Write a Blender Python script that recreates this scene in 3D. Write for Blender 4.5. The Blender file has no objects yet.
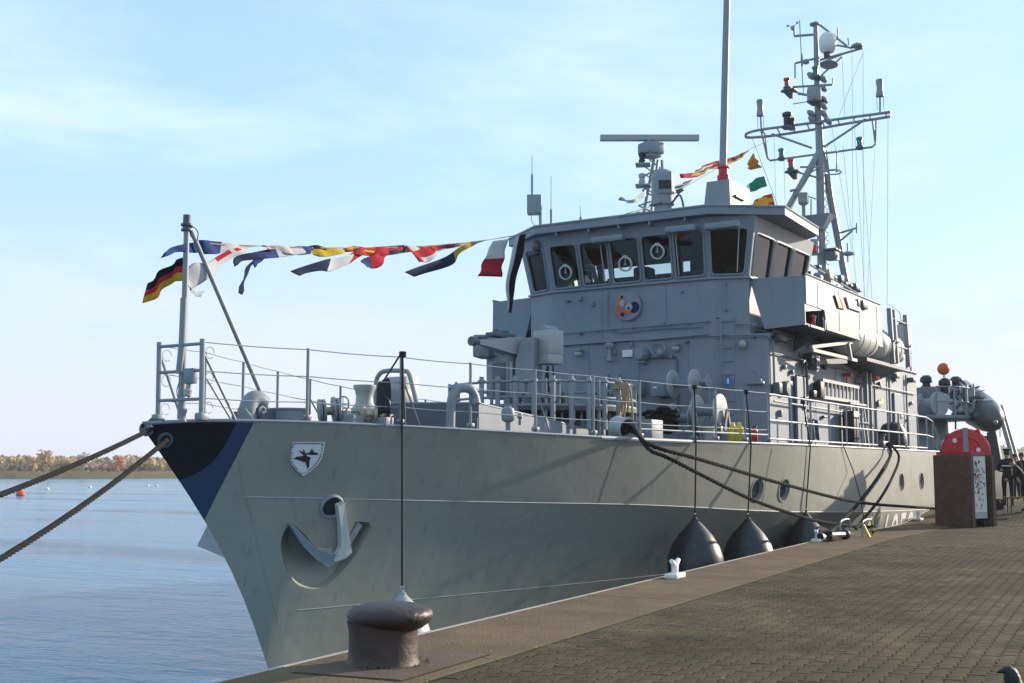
import bpy, bmesh, math, random
import numpy as np
from mathutils import Vector, Matrix

random.seed(7)
R = math.radians
scene = bpy.context.scene
COL = scene.collection

# ------------------------------------------------------------------ camera, sky, sun, exposure
cam_data = bpy.data.cameras.new('camera')
cam = bpy.data.objects.new('camera', cam_data)
COL.objects.link(cam)
scene.camera = cam
cam_data.sensor_width = 36.0
cam_data.lens = 1210.0 / 1024.0 * 36.0
cam_data.clip_start = 0.1
cam_data.clip_end = 8000
YAW, PIT = R(32.0), math.atan(126.5 / 1210.0)
look = Vector((math.cos(YAW) * math.cos(PIT), math.sin(YAW) * math.cos(PIT), math.sin(PIT)))
cam.location = (0, 0, 3.4)
cam.rotation_euler = look.to_track_quat('-Z', 'Y').to_euler()

SUN_AZ, SUN_EL = R(-27.0), R(17.0)          # world azimuth measured from +X (aft along the ship)
sun_dir = Vector((math.cos(SUN_AZ) * math.cos(SUN_EL), math.sin(SUN_AZ) * math.cos(SUN_EL), math.sin(SUN_EL)))
sun_data = bpy.data.lights.new('sun', 'SUN')
sun_data.energy = 4.8
sun_data.angle = R(1.0)
sun_data.color = (1.0, 0.86, 0.70)
sun = bpy.data.objects.new('sun', sun_data)
COL.objects.link(sun)
sun.rotation_euler = sun_dir.to_track_quat('Z', 'Y').to_euler()

world = bpy.data.worlds.new('World')
scene.world = world
world.use_nodes = True
wn, wl = world.node_tree.nodes, world.node_tree.links
wn.clear()
w_out = wn.new('ShaderNodeOutputWorld')
w_bg = wn.new('ShaderNodeBackground')
w_bg.inputs['Strength'].default_value = 0.15
w_sky = wn.new('ShaderNodeTexSky')
w_sky.sky_type = 'NISHITA'
w_sky.sun_disc = False
w_sky.sun_elevation = SUN_EL
w_sky.sun_rotation = math.pi / 2 - SUN_AZ
w_sky.air_density = 1.0
w_sky.dust_density = 0.7
w_sky.ozone_density = 1.4
w_tc = wn.new('ShaderNodeTexCoord')
w_sep = wn.new('ShaderNodeSeparateXYZ')
wl.new(w_tc.outputs['Generated'], w_sep.inputs[0])
# thin cloud sheets: noise on the direction, flattened towards the horizon
w_map = wn.new('ShaderNodeMapping')
w_map.inputs['Scale'].default_value = (2.2, 2.2, 8.0)
wl.new(w_tc.outputs['Generated'], w_map.inputs[0])
w_noise = wn.new('ShaderNodeTexNoise')
w_noise.inputs['Scale'].default_value = 1.25
w_noise.inputs['Detail'].default_value = 7
w_noise.inputs['Roughness'].default_value = 0.58
w_noise.inputs['Distortion'].default_value = 0.35
wl.new(w_map.outputs[0], w_noise.inputs['Vector'])
w_ramp = wn.new('ShaderNodeValToRGB')
w_ramp.color_ramp.elements[0].position = 0.43
w_ramp.color_ramp.elements[1].position = 0.74
wl.new(w_noise.outputs['Fac'], w_ramp.inputs[0])
w_low = wn.new('ShaderNodeMapRange')          # more cloud low down
w_low.inputs['From Min'].default_value = 0.42
w_low.inputs['From Max'].default_value = 0.03
w_low.inputs['To Min'].default_value = 0.25
w_low.inputs['To Max'].default_value = 1.0
wl.new(w_sep.outputs['Z'], w_low.inputs['Value'])
w_base = wn.new('ShaderNodeMapRange')         # milky veil near the horizon
w_base.inputs['From Min'].default_value = 0.45
w_base.inputs['From Max'].default_value = 0.0
w_base.inputs['To Min'].default_value = 0.60
w_base.inputs['To Max'].default_value = 0.95
wl.new(w_sep.outputs['Z'], w_base.inputs['Value'])
w_mul = wn.new('ShaderNodeMath'); w_mul.operation = 'MULTIPLY'
wl.new(w_ramp.outputs['Color'], w_mul.inputs[0]); wl.new(w_low.outputs[0], w_mul.inputs[1])
w_add = wn.new('ShaderNodeMath'); w_add.operation = 'ADD'; w_add.use_clamp = True
wl.new(w_mul.outputs[0], w_add.inputs[0]); wl.new(w_base.outputs[0], w_add.inputs[1])
w_fac = wn.new('ShaderNodeMath'); w_fac.operation = 'MULTIPLY'; w_fac.inputs[1].default_value = 0.95
wl.new(w_add.outputs[0], w_fac.inputs[0])
w_mix = wn.new('ShaderNodeMix'); w_mix.data_type = 'RGBA'
w_cc = wn.new('ShaderNodeMix'); w_cc.data_type = 'RGBA'
w_cc.inputs['A'].default_value = (2.7, 4.3, 5.7, 1)      # thin high veil
w_cc.inputs['B'].default_value = (5.3, 5.2, 5.6, 1)     # cloud
wl.new(w_mul.outputs[0], w_cc.inputs['Factor'])
w_hz = wn.new('ShaderNodeMapRange'); w_hz.inputs['From Min'].default_value = 0.24; w_hz.inputs['From Max'].default_value = 0.04
wl.new(w_sep.outputs['Z'], w_hz.inputs['Value'])
w_lo = wn.new('ShaderNodeMix'); w_lo.data_type = 'RGBA'      # lilac white towards the horizon
w_lo.inputs['B'].default_value = (4.15, 4.35, 5.15, 1)
wl.new(w_hz.outputs[0], w_lo.inputs['Factor']); wl.new(w_cc.outputs['Result'], w_lo.inputs['A'])
wl.new(w_lo.outputs['Result'], w_mix.inputs['B'])
wl.new(w_fac.outputs[0], w_mix.inputs['Factor'])
wl.new(w_sky.outputs[0], w_mix.inputs['A'])
wl.new(w_mix.outputs['Result'], w_bg.inputs['Color'])
wl.new(w_bg.outputs[0], w_out.inputs['Surface'])

scene.view_settings.view_transform = 'Standard'
scene.view_settings.look = 'None'
scene.view_settings.gamma = 1
scene.view_settings.exposure = 0.5
scene.render.engine = 'CYCLES'

# ------------------------------------------------------------------ helpers
WL = {}                                        # world location of every object made

def vec(p): return Vector(p)

class MB:
    """collects shapes (world coordinates) and links them as one mesh object"""
    def __init__(s): s.v, s.f, s.m = [], [], []
    def add(s, vs, fs, mi=0):
        o = len(s.v); s.v += [tuple(p) for p in vs]
        s.f += [tuple(o + i for i in f) for f in fs]; s.m += [mi] * len(fs)
        return s
    def box(s, c, d, rz=0, ch=0.0, mi=0, ry=0, rx=0):
        hx, hy, hz = d[0] / 2, d[1] / 2, d[2] / 2
        M = Matrix.Rotation(rz, 3, 'Z') @ Matrix.Rotation(ry, 3, 'Y') @ Matrix.Rotation(rx, 3, 'X')
        c = vec(c)
        if ch <= 0:
            P = [(x, y, z) for x in (-hx, hx) for y in (-hy, hy) for z in (-hz, hz)]
            Fs = [(0, 1, 3, 2), (4, 6, 7, 5), (0, 4, 5, 1), (2, 3, 7, 6), (0, 2, 6, 4), (1, 5, 7, 3)]
            return s.add([c + M @ vec(p) for p in P], Fs, mi)
        ch = min(ch, hx * .49, hy * .49, hz * .49)
        bm = bmesh.new(); bmesh.ops.create_cube(bm, size=1)
        for v in bm.verts: v.co = vec((v.co.x * 2 * hx, v.co.y * 2 * hy, v.co.z * 2 * hz))
        bmesh.ops.bevel(bm, geom=bm.edges[:], offset=ch, segments=2, profile=.5, affect='EDGES')
        bm.verts.index_update()
        s.add([c + M @ v.co for v in bm.verts], [[v.index for v in f.verts] for f in bm.faces], mi)
        bm.free(); return s
    def beam(s, p, q, w, h=None, up=(0, 0, 1), mi=0):
        p, q = vec(p), vec(q); h = h or w
        d = (q - p).normalized(); u = vec(up)
        if abs(d.dot(u)) > .98: u = vec((1, 0, 0))
        a = d.cross(u).normalized() * (w / 2); b = a.cross(d).normalized() * (h / 2)
        P = [p - a - b, p + a - b, p + a + b, p - a + b, q - a - b, q + a - b, q + a + b, q - a + b]
        return s.add(P, [(0, 3, 2, 1), (4, 5, 6, 7), (0, 1, 5, 4), (1, 2, 6, 5), (2, 3, 7, 6), (3, 0, 4, 7)], mi)
    def tube(s, pts, r, n=8, mi=0, closed=False):
        pts = [vec(p) for p in pts]; k = len(pts)
        rs = r if isinstance(r, (list, tuple)) else [r] * k
        o = len(s.v); prev = None
        for i, p in enumerate(pts):
            if closed: t = pts[(i + 1) % k] - pts[i - 1]
            else: t = pts[min(i + 1, k - 1)] - pts[max(i - 1, 0)]
            t.normalize()
            if prev is None:
                a = t.cross(vec((0, 0, 1)))
                if a.length < .05: a = t.cross(vec((1, 0, 0)))
            else:
                a = prev - t * prev.dot(t)
                if a.length < 1e-4: a = t.cross(vec((0, 0, 1)))
            a.normalize(); prev = a; b = t.cross(a)
            for j in range(n):
                an = 2 * math.pi * j / n
                s.v.append(tuple(p + (a * math.cos(an) + b * math.sin(an)) * rs[i]))
        rings = k if closed else k - 1
        for i in range(rings):
            i2 = (i + 1) % k
            for j in range(n):
                j2 = (j + 1) % n
                s.f.append((o + i * n + j, o + i * n + j2, o + i2 * n + j2, o + i2 * n + j)); s.m.append(mi)
        if not closed:
            s.f.append(tuple(o + j for j in range(n))[::-1]); s.m.append(mi)
            s.f.append(tuple(o + (k - 1) * n + j for j in range(n))); s.m.append(mi)
        return s
    def lathe(s, o, prof, axis=(0, 0, 1), n=20, mi=0, a0=0, a1=2 * math.pi, ring=False):
        o = vec(o); ax = vec(axis).normalized()
        a = ax.cross(vec((0, 0, 1)))
        if a.length < .05: a = vec((1, 0, 0))
        a.normalize(); b = ax.cross(a)
        base = len(s.v); full = abs(a1 - a0 - 2 * math.pi) < 1e-6
        m = n if full else n + 1
        for r, h in prof:
            r = max(r, 1e-4)
            for j in range(m):
                an = a0 + (a1 - a0) * j / n
                s.v.append(tuple(o + ax * h + (a * math.cos(an) + b * math.sin(an)) * r))
        for i in range(len(prof) - (0 if ring else 1)):
            i2 = (i + 1) % len(prof)
            for j in range(n):
                j2 = (j + 1) % m
                s.f.append((base + i * m + j, base + i * m + j2, base + i2 * m + j2, base + i2 * m + j)); s.m.append(mi)
        if ring: return s
        s.f.append(tuple(base + j for j in range(m))[::-1]); s.m.append(mi)
        e = base + (len(prof) - 1) * m
        s.f.append(tuple(e + j for j in range(m))); s.m.append(mi)
        return s
    def disc(s, c, axis, r, h, n=20, mi=0):
        return s.lathe(c, [(r, -h / 2), (r, h / 2)], axis, n, mi)
    def prism(s, poly, d, mi=0):
        d = vec(d); P = [vec(p) for p in poly]; k = len(P)
        fs = [tuple(range(k))[::-1], tuple(range(k, 2 * k))]
        fs += [(i, (i + 1) % k, k + (i + 1) % k, k + i) for i in range(k)]
        return s.add(P + [p + d for p in P], fs, mi)
    def ball(s, c, r, nu=14, nv=9, mi=0):
        rx, ry, rz = r if isinstance(r, (list, tuple)) else (r, r, r)
        c = vec(c); o = len(s.v)
        for i in range(1, nv):
            th = math.pi * i / nv
            for j in range(nu):
                ph = 2 * math.pi * j / nu
                s.v.append((c.x + rx * math.sin(th) * math.cos(ph), c.y + ry * math.sin(th) * math.sin(ph), c.z + rz * math.cos(th)))
        s.v += [(c.x, c.y, c.z + rz), (c.x, c.y, c.z - rz)]
        t, b = len(s.v) - 2, len(s.v) - 1
        for i in range(nv - 2):
            for j in range(nu):
                j2 = (j + 1) % nu
                s.f.append((o + i * nu + j, o + (i + 1) * nu + j, o + (i + 1) * nu + j2, o + i * nu + j2)); s.m.append(mi)
        for j in range(nu):
            j2 = (j + 1) % nu; e = o + (nv - 2) * nu
            s.f += [(t, o + j, o + j2), (b, e + j2, e + j)]; s.m += [mi, mi]
        return s
    def build(s, name, mats, parent=None, ang=32, center=True, weld=False, fixn=True):
        if not isinstance(mats, (list, tuple)): mats = [mats]
        pl = WL[parent.name] if parent else Vector((0, 0, 0))
        if center and s.v:
            A = np.array(s.v); lo, hi = A.min(0), A.max(0)
            c = Vector(((lo[0] + hi[0]) / 2, (lo[1] + hi[1]) / 2, lo[2]))
        else: c = pl.copy()
        me = bpy.data.meshes.new(name)
        me.from_pydata([tuple(vec(p) - c) for p in s.v], [], s.f)
        for m in mats: me.materials.append(m)
        me.polygons.foreach_set('material_index', s.m)
        if fixn or weld:
            bm = bmesh.new(); bm.from_mesh(me)
            if weld: bmesh.ops.remove_doubles(bm, verts=bm.verts, dist=1e-4)
            if fixn: bmesh.ops.recalc_face_normals(bm, faces=bm.faces)
            bm.to_mesh(me); bm.free()
        if ang:
            me.polygons.foreach_set('use_smooth', [True] * len(me.polygons))
            me.set_sharp_from_angle(angle=R(ang))
        o = bpy.data.objects.new(name, me); COL.objects.link(o)
        if parent: o.parent = parent
        o.location = c - pl; WL[o.name] = c
        return o

def thing(name, label, cat, loc, group=None):
    o = bpy.data.objects.new(name, None); COL.objects.link(o)
    o.empty_display_size = .2; o.location = loc; WL[o.name] = Vector(loc)
    o['label'] = label; o['category'] = cat
    if group: o['group'] = group
    return o

def tag(o, label, cat, group=None):
    o['label'] = label; o['category'] = cat
    if group: o['group'] = group
    return o

def part_of(name, parent, loc=None):
    """an empty that holds the sub-parts of one part"""
    o = bpy.data.objects.new(name, None); COL.objects.link(o); o.parent = parent
    l = Vector(loc) if loc else WL[parent.name]
    o.location = l - WL[parent.name]; WL[o.name] = l; o.empty_display_size = .2
    return o

def copy_at(src, parent, delta):
    c = src.copy(); COL.objects.link(c); c.parent = parent
    c.location = src.location + Vector(delta)
    WL[c.name] = WL[src.name] + Vector(delta)
    return c

def lerp(a, b, t): return tuple(a[i] + (b[i] - a[i]) * t for i in range(len(a)))

def spline(pts, k=6):
    """Catmull-Rom through the points"""
    P = [vec(p) for p in pts]; P = [P[0] * 2 - P[1]] + P + [P[-1] * 2 - P[-2]]
    out = []
    for i in range(1, len(P) - 2):
        for j in range(k):
            t = j / k; a, b, c, d = P[i - 1], P[i], P[i + 1], P[i + 2]
            out.append(.5 * ((2 * b) + (c - a) * t + (2 * a - 5 * b + 4 * c - d) * t * t + (3 * b - a - 3 * c + d) * t ** 3))
    out.append(P[-2]); return out

def sag_line(a, b, sag, k=24):
    a, b = vec(a), vec(b); out = []
    for i in range(k + 1):
        t = i / k; p = a.lerp(b, t); p.z -= 4 * sag * t * (1 - t); out.append(p)
    return out

# ------------------------------------------------------------------ materials
def new_mat(name):
    m = bpy.data.materials.new(name); m.use_nodes = True
    nt = m.node_tree; b = nt.nodes['Principled BSDF']
    return m, nt, b

def paint(name, rgb, rough=.5, var=.10, scale=1.3, metal=0.0, bump=.0, bscale=40, dirt=None, dirt_amt=.0, spec=.5, streak=False, coord='Object'):
    m, nt, b = new_mat(name); N, Lk = nt.nodes, nt.links
    tc = N.new('ShaderNodeTexCoord')
    n1 = N.new('ShaderNodeTexNoise'); n1.inputs['Scale'].default_value = scale; n1.inputs['Detail'].default_value = 6; n1.inputs['Roughness'].default_value = .6
    Lk.new(tc.outputs[coord], n1.inputs['Vector'])
    rp = N.new('ShaderNodeValToRGB')
    rp.color_ramp.elements[0].position = .3; rp.color_ramp.elements[1].position = .7
    rp.color_ramp.elements[0].color = tuple(c * (1 - var) for c in rgb) + (1,)
    rp.color_ramp.elements[1].color = tuple(min(1, c * (1 + var)) for c in rgb) + (1,)
    Lk.new(n1.outputs['Fac'], rp.inputs[0])
    last = rp.outputs['Color']
    if dirt:
        mp = N.new('ShaderNodeMapping')
        mp.inputs['Scale'].default_value = (5, 5, .35) if streak else (1, 1, 1)
        Lk.new(tc.outputs[coord], mp.inputs[0])
        n2 = N.new('ShaderNodeTexNoise'); n2.inputs['Scale'].default_value = 1.6 if streak else 3.0; n2.inputs['Detail'].default_value = 8; n2.inputs['Roughness'].default_value = .65
        Lk.new(mp.outputs[0], n2.inputs['Vector'])
        r2 = N.new('ShaderNodeValToRGB'); r2.color_ramp.elements[0].position = .55; r2.color_ramp.elements[1].position = .78
        r2.color_ramp.elements[0].color = (0, 0, 0, 1); r2.color_ramp.elements[1].color = (dirt_amt,) * 3 + (1,)
        Lk.new(n2.outputs['Fac'], r2.inputs[0])
        mx = N.new('ShaderNodeMix'); mx.data_type = 'RGBA'
        mx.inputs['B'].default_value = tuple(dirt) + (1,)
        Lk.new(r2.outputs['Color'], mx.inputs['Factor']); Lk.new(last, mx.inputs['A'])
        last = mx.outputs['Result']
    Lk.new(last, b.inputs['Base Color'])
    b.inputs['Roughness'].default_value = rough; b.inputs['Metallic'].default_value = metal
    b.inputs['Specular IOR Level'].default_value = spec
    if bump:
        n3 = N.new('ShaderNodeTexNoise'); n3.inputs['Scale'].default_value = bscale; n3.inputs['Detail'].default_value = 5
        Lk.new(tc.outputs[coord], n3.inputs['Vector'])
        bp = N.new('ShaderNodeBump'); bp.inputs['Strength'].default_value = bump; bp.inputs['Distance'].default_value = .02
        Lk.new(n3.outputs['Fac'], bp.inputs['Height']); Lk.new(bp.outputs[0], b.inputs['Normal'])
    m['last'] = 1
    return m

M = {}
M['grey'] = paint('ship_grey_paint', (.200, .235, .275), .50, spec=.42, var=.08, scale=.9, dirt=(.17, .145, .11), dirt_amt=.55, streak=True, bump=.12, bscale=2.2)
M['grey_dark'] = paint('dark_grey_paint', (.085, .10, .12), .5, .08, 1.5)
M['deck'] = paint('deck_paint', (.09, .10, .11), .75, .12, 2.0, bump=.3, bscale=90)
M['fit'] = paint('fitting_grey_paint', (.235, .262, .285), .5, .08, 4.0, dirt=(.2, .17, .14), dirt_amt=.25)
M['fit_light'] = paint('light_grey_paint', (.36, .375, .375), .5, .06, 3.0, dirt=(.3, .27, .22), dirt_amt=.2)
M['black'] = paint('black_paint', (.018, .018, .02), .5, .1, 5)
M['rubber'] = paint('black_rubber', (.03, .03, .032), .38, .25, 6, dirt=(.10, .09, .08), dirt_amt=.4, bump=.15, bscale=30)
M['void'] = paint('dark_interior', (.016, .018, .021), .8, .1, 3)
M['white'] = paint('white_paint', (.72, .72, .70), .4, .04, 4, dirt=(.4, .34, .26), dirt_amt=.2)
M['number_white'] = paint('white_hull_number', (.86, .86, .84), .45, .04, 4)
M['raft'] = paint('raft_white_plastic', (.60, .58, .53), .45, .06, 3, dirt=(.34, .31, .26), dirt_amt=.3)
M['red'] = paint('red_plastic', (.50, .012, .02), .4, .1, 5)
M['orange'] = paint('orange_paint', (.60, .09, .03), .5, .1, 6)
M['yellow'] = paint('yellow_paint', (.68, .47, .02), .5, .1, 6)
M['green'] = paint('green_lamp_glass', (.01, .20, .12), .25, .1, 6)
M['redlamp'] = paint('red_lamp_glass', (.42, .02, .02), .25, .1, 6)
M['blue'] = paint('blue_sign_paint', (.03, .14, .45), .5, .05, 6)
M['steel'] = paint('galvanised_steel', (.45, .46, .47), .35, .1, 8, metal=.6)
M['rope'] = paint('dark_rope_fibre', (.013, .012, .011), .95, .25, 25, bump=.8, bscale=120)
M['rope_tan'] = paint('tan_rope_fibre', (.36, .27, .16), .9, .2, 25, bump=.8, bscale=120)
M['rust'] = paint('rusted_steel', (.115, .055, .043), .68, .30, 5, dirt=(.17, .10, .06), dirt_amt=.6, bump=.35, bscale=18)
M['iron'] = paint('worn_cast_iron', (.040, .026, .023), .48, .35, 5, dirt=(.20, .085, .04), dirt_amt=.85, bump=.5, bscale=22, metal=.1)
M['iron_body'] = paint('brown_cast_iron', (.054, .033, .027), .58, .25, 4, dirt=(.19, .10, .06), dirt_amt=.6, bump=.5, bscale=16, metal=.1)
M['concrete'] = paint('quay_concrete', (.172, .122, .078), .97, .22, 1.1, dirt=(.085, .072, .05), dirt_amt=.75, bump=.7, bscale=26, spec=.08)
M['slab'] = paint('bollard_slab_concrete', (.135, .092, .072), .95, .15, 2.0, dirt=(.09, .08, .06), dirt_amt=.6, bump=.5, bscale=30, spec=.2)
M['sand'] = paint('joint_sand', (.050, .040, .025), .97, .35, 7, dirt=(.05, .065, .02), dirt_amt=.6, spec=.1)
M['moss'] = paint('joint_moss', (.05, .055, .022), .97, .4, 20, spec=.1)
M['steel_edge'] = paint('quay_edge_steel', (.42, .40, .37), .5, .2, 3, metal=.3, dirt=(.2, .14, .09), dirt_amt=.6)
M['navy'] = paint('navy_cloth', (.012, .014, .022), .9, .2, 15)
M['dark_cloth'] = paint('black_cloth', (.010, .010, .012), .9, .2, 15)
M['skin'] = paint('skin', (.42, .23, .16), .55, .06, 10)
M['hair'] = paint('brown_hair', (.05, .03, .018), .7, .2, 30)
M['wood'] = paint('bench_wood', (.20, .10, .045), .7, .2, 9)
M['clear_rim'] = paint('clear_view_ring', (.50, .51, .48), .4, .05, 8)
M['tarp'] = paint('boat_rubber', (.075, .078, .08), .38, .1, 4)
M['stern_sheet'] = paint('dark_sheet_grey', (.085, .092, .098), .9, .45, 2.5, bump=.6, bscale=5)  # for the added stern sheet: dark grey in place of shade
M['zinc'] = paint('brass_and_bare_metal', (.42, .36, .27), .4, .25, 9, metal=.4)

def cloth(name, rgb):
    m, nt, b = new_mat(name)
    tc = nt.nodes.new('ShaderNodeTexCoord'); n = nt.nodes.new('ShaderNodeTexNoise'); n.inputs['Scale'].default_value = 9; n.inputs['Detail'].default_value = 5
    nt.links.new(tc.outputs['Object'], n.inputs['Vector'])
    rp = nt.nodes.new('ShaderNodeValToRGB')
    rp.color_ramp.elements[0].color = tuple(c * .86 for c in rgb) + (1,); rp.color_ramp.elements[1].color = tuple(min(1, c * 1.1) for c in rgb) + (1,)
    nt.links.new(n.outputs['Fac'], rp.inputs[0]); nt.links.new(rp.outputs[0], b.inputs['Base Color'])
    b.inputs['Roughness'].default_value = .9; b.inputs['Specular IOR Level'].default_value = .15
    tr = nt.nodes.new('ShaderNodeBsdfTranslucent'); nt.links.new(rp.outputs[0], tr.inputs['Color'])
    mx = nt.nodes.new('ShaderNodeMixShader'); mx.inputs[0].default_value = .35
    out = nt.nodes['Material Output']
    nt.links.new(b.outputs[0], mx.inputs[1]); nt.links.new(tr.outputs[0], mx.inputs[2]); nt.links.new(mx.outputs[0], out.inputs['Surface'])
    return m
for k, c in dict(fwhite=(.66, .66, .68), fblue=(.045, .085, .26), fnavy=(.030, .045, .11), fred=(.52, .04, .06), fyellow=(.60, .42, .04), fblack=(.02, .02, .024), fgold=(.66, .40, .03), fgreen=(.04, .27, .15), forange=(.58, .25, .03)).items():
    M[k] = cloth('flag_cloth_' + k[1:], c)

def glass_mat():
    m, nt, b = new_mat('bridge_window_glass'); N, Lk = nt.nodes, nt.links
    N.remove(b); out = N['Material Output']
    tr = N.new('ShaderNodeBsdfTransparent'); tr.inputs['Color'].default_value = (.74, .80, .79, 1)
    gl = N.new('ShaderNodeBsdfGlossy'); gl.inputs['Roughness'].default_value = .03
    fr = N.new('ShaderNodeFresnel'); fr.inputs['IOR'].default_value = 1.5
    mx = N.new('ShaderNodeMixShader')
    Lk.new(fr.outputs[0], mx.inputs[0]); Lk.new(tr.outputs[0], mx.inputs[1]); Lk.new(gl.outputs[0], mx.inputs[2]); Lk.new(mx.outputs[0], out.inputs['Surface'])
    return m
M['glass'] = glass_mat()
m, nt, b = new_mat('porthole_glass')
b.inputs['Base Color'].default_value = (.02, .035, .05, 1); b.inputs['Roughness'].default_value = .06
M['dark_glass'] = m

# ------------------------------------------------------------------ water, far shore, sky air
def water_mat():
    m, nt, b = new_mat('harbour_water'); N, Lk = nt.nodes, nt.links
    b.inputs['Base Color'].default_value = (.07, .20, .33, 1)
    b.inputs['Roughness'].default_value = .10; b.inputs['IOR'].default_value = 1.33
    tc = N.new('ShaderNodeTexCoord')
    mp = N.new('ShaderNodeMapping'); mp.inputs['Rotation'].default_value = (0, 0, R(-35)); mp.inputs['Scale'].default_value = (1.0, .42, 1)
    Lk.new(tc.outputs['Object'], mp.inputs[0])
    prev = None
    for sc, dist, st in ((.40, .30, .6), (1.5, .16, .9), (5.0, .055, 1.0), (14.0, .02, .8)):
        n = N.new('ShaderNodeTexNoise'); n.inputs['Scale'].default_value = sc; n.inputs['Detail'].default_value = 5; n.inputs['Roughness'].default_value = .6; n.inputs['Distortion'].default_value = .4
        Lk.new(mp.outputs[0], n.inputs['Vector'])
        bp = N.new('ShaderNodeBump'); bp.inputs['Strength'].default_value = st; bp.inputs['Distance'].default_value = dist
        Lk.new(n.outputs['Fac'], bp.inputs['Height'])
        if prev: Lk.new(prev.outputs[0], bp.inputs['Normal'])
        prev = bp
    Lk.new(prev.outputs[0], b.inputs['Normal'])
    # broad patches of ruffled and slick water
    n = N.new('ShaderNodeTexNoise'); n.inputs['Scale'].default_value = .045; n.inputs['Detail'].default_value = 3
    mp2 = N.new('ShaderNodeMapping'); mp2.inputs['Rotation'].default_value = (0, 0, R(-35)); mp2.inputs['Scale'].default_value = (2.2, .5, 1)
    Lk.new(tc.outputs['Object'], mp2.inputs[0]); Lk.new(mp2.outputs[0], n.inputs['Vector'])
    mr = N.new('ShaderNodeMapRange'); mr.inputs['From Min'].default_value = .35; mr.inputs['From Max'].default_value = .65; mr.inputs['To Min'].default_value = .06; mr.inputs['To Max'].default_value = .22
    Lk.new(n.outputs['Fac'], mr.inputs['Value']); Lk.new(mr.outputs[0], b.inputs['Roughness'])
    return m
wb = MB(); wb.add([(-500, -700, 0), (1150, -700, 0), (1150, 1150, 0), (-500, 1150, 0)], [(0, 1, 2, 3)])
water = wb.build('water', water_mat(), None, 0, center=False, fixn=False); water['kind'] = 'structure'

M['reed'] = paint('dry_reeds', (.52, .34, .14), .95, .3, .09, spec=.1)
M['bank'] = paint('far_bank_soil', (.36, .26, .12), .95, .2, .05, spec=.1)
def shore_pt(az, rad): return (rad * math.cos(R(az)), rad * math.sin(R(az)))
sb = MB(); A0 = list(range(-36, 109, 2))
def shore_r(az): return 470 + 55 * math.sin(az * .11) + 25 * math.sin(az * .31 + 1) - (az - 45) * 2.0
prof = ((0, -1.0), (3, .25), (30, .8), (180, 2.0), (330, 3.0))
ring = []
for az in A0:
    for dr, z in prof: ring.append(shore_pt(az, shore_r(az) + dr) + (z,))
np_ = len(prof)
sb.add(ring, [(i * np_ + j, i * np_ + j + 1, (i + 1) * np_ + j + 1, (i + 1) * np_ + j) for i in range(len(A0) - 1) for j in range(np_ - 1)])
o = sb.build('far_shore', M['bank'], None, 40, center=False, fixn=False); o['kind'] = 'structure'
# reeds along the far bank: many thin blades, nobody could count them
rb = MB(); rnd = random.Random(3)
for i in range(9000):
    az = rnd.uniform(26, 60) if i < 7500 else rnd.uniform(4, 26); rr = shore_r(az) + rnd.uniform(2, 16); h = rnd.uniform(1.2, 2.5); w = rnd.uniform(.5, 1.1)
    x, y = shore_pt(az, rr); tx, ty = -math.sin(R(az)), math.cos(R(az)); ln = rnd.uniform(-.5, .5)
    rb.add([(x - tx * w, y - ty * w, 0), (x + tx * w, y + ty * w, 0), (x + tx * (w * .3 + ln), y + ty * (w * .3 + ln), h), (x - tx * (w * .4 - ln), y - ty * (w * .4 - ln), h * .9)], [(0, 1, 2, 3)])
o = rb.build('reeds', M['reed'], None, 0, center=False, fixn=False); o['kind'] = 'stuff'; o['label'] = 'band of dry brown reeds along the far bank'

tree_cols = dict(rust=(.55, .22, .06), brown=(.40, .24, .13), tan=(.50, .33, .15), olive=(.30, .24, .11), bare=(.40, .28, .19), dark=(.10, .12, .10))
for k, c in tree_cols.items(): M['t_' + k] = paint('autumn_foliage_' + k, c, .95, .25, .5, spec=.1)
M['trunk'] = paint('birch_bark', (.36, .33, .30), .9, .3, 2)

def crown_mb(mb, c, rx, rz, n, rnd, size=.9):
    for i in range(n):
        u, v, w = rnd.gauss(0, 1), rnd.gauss(0, 1), rnd.gauss(0, 1); l = math.sqrt(u * u + v * v + w * w) or 1
        q = rnd.random() ** .4
        p = vec((c[0] + rx * q * u / l, c[1] + rx * q * v / l, c[2] + rz * q * w / l * (1 - .25 * (w / l))))
        a = vec((rnd.gauss(0, 1), rnd.gauss(0, 1), rnd.gauss(0, 1))).normalized(); b_ = a.orthogonal().normalized() * size * rnd.uniform(.5, 1.2); a = a * size * rnd.uniform(.5, 1.2)
        mb.add([p - a - b_, p + a - b_ * .6, p + a * .5 + b_, p - a * .7 + b_ * .8], [(0, 1, 2, 3)])
def tree(az, rr, h, w, kind, label, rnd):
    x, y = shore_pt(az, rr); z0 = .8
    t = thing('tree', label, 'tree', (x, y, z0), 'autumn trees on the far bank')
    tb = MB(); tb.tube([(x, y, z0 - .5), (x + .1, y, z0 + h * .4), (x, y + .2, z0 + h * .8)], [h * .022, h * .015, h * .006], 6)
    for k in range(6):
        a = rnd.uniform(0, 6.28); z = z0 + h * rnd.uniform(.25, .65); l = w * .45
        tb.tube([(x, y, z), (x + l * math.cos(a), y + l * math.sin(a), z + h * .2)], [h * .008, h * .003], 5)
    tb.build('trunk', M['trunk'], t)
    cb = MB()
    for k in range(6):
        a = rnd.uniform(0, 6.28); rr_ = w * .28 * rnd.random()
        crown_mb(cb, (x + rr_ * math.cos(a), y + rr_ * math.sin(a), z0 + h * rnd.uniform(.38, .82)), w * rnd.uniform(.22, .36), h * rnd.uniform(.12, .2), 55, rnd, h * .045)
    cb.build('crown', M['t_' + kind], t, 0, fixn=False)
rnd = random.Random(11)
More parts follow.
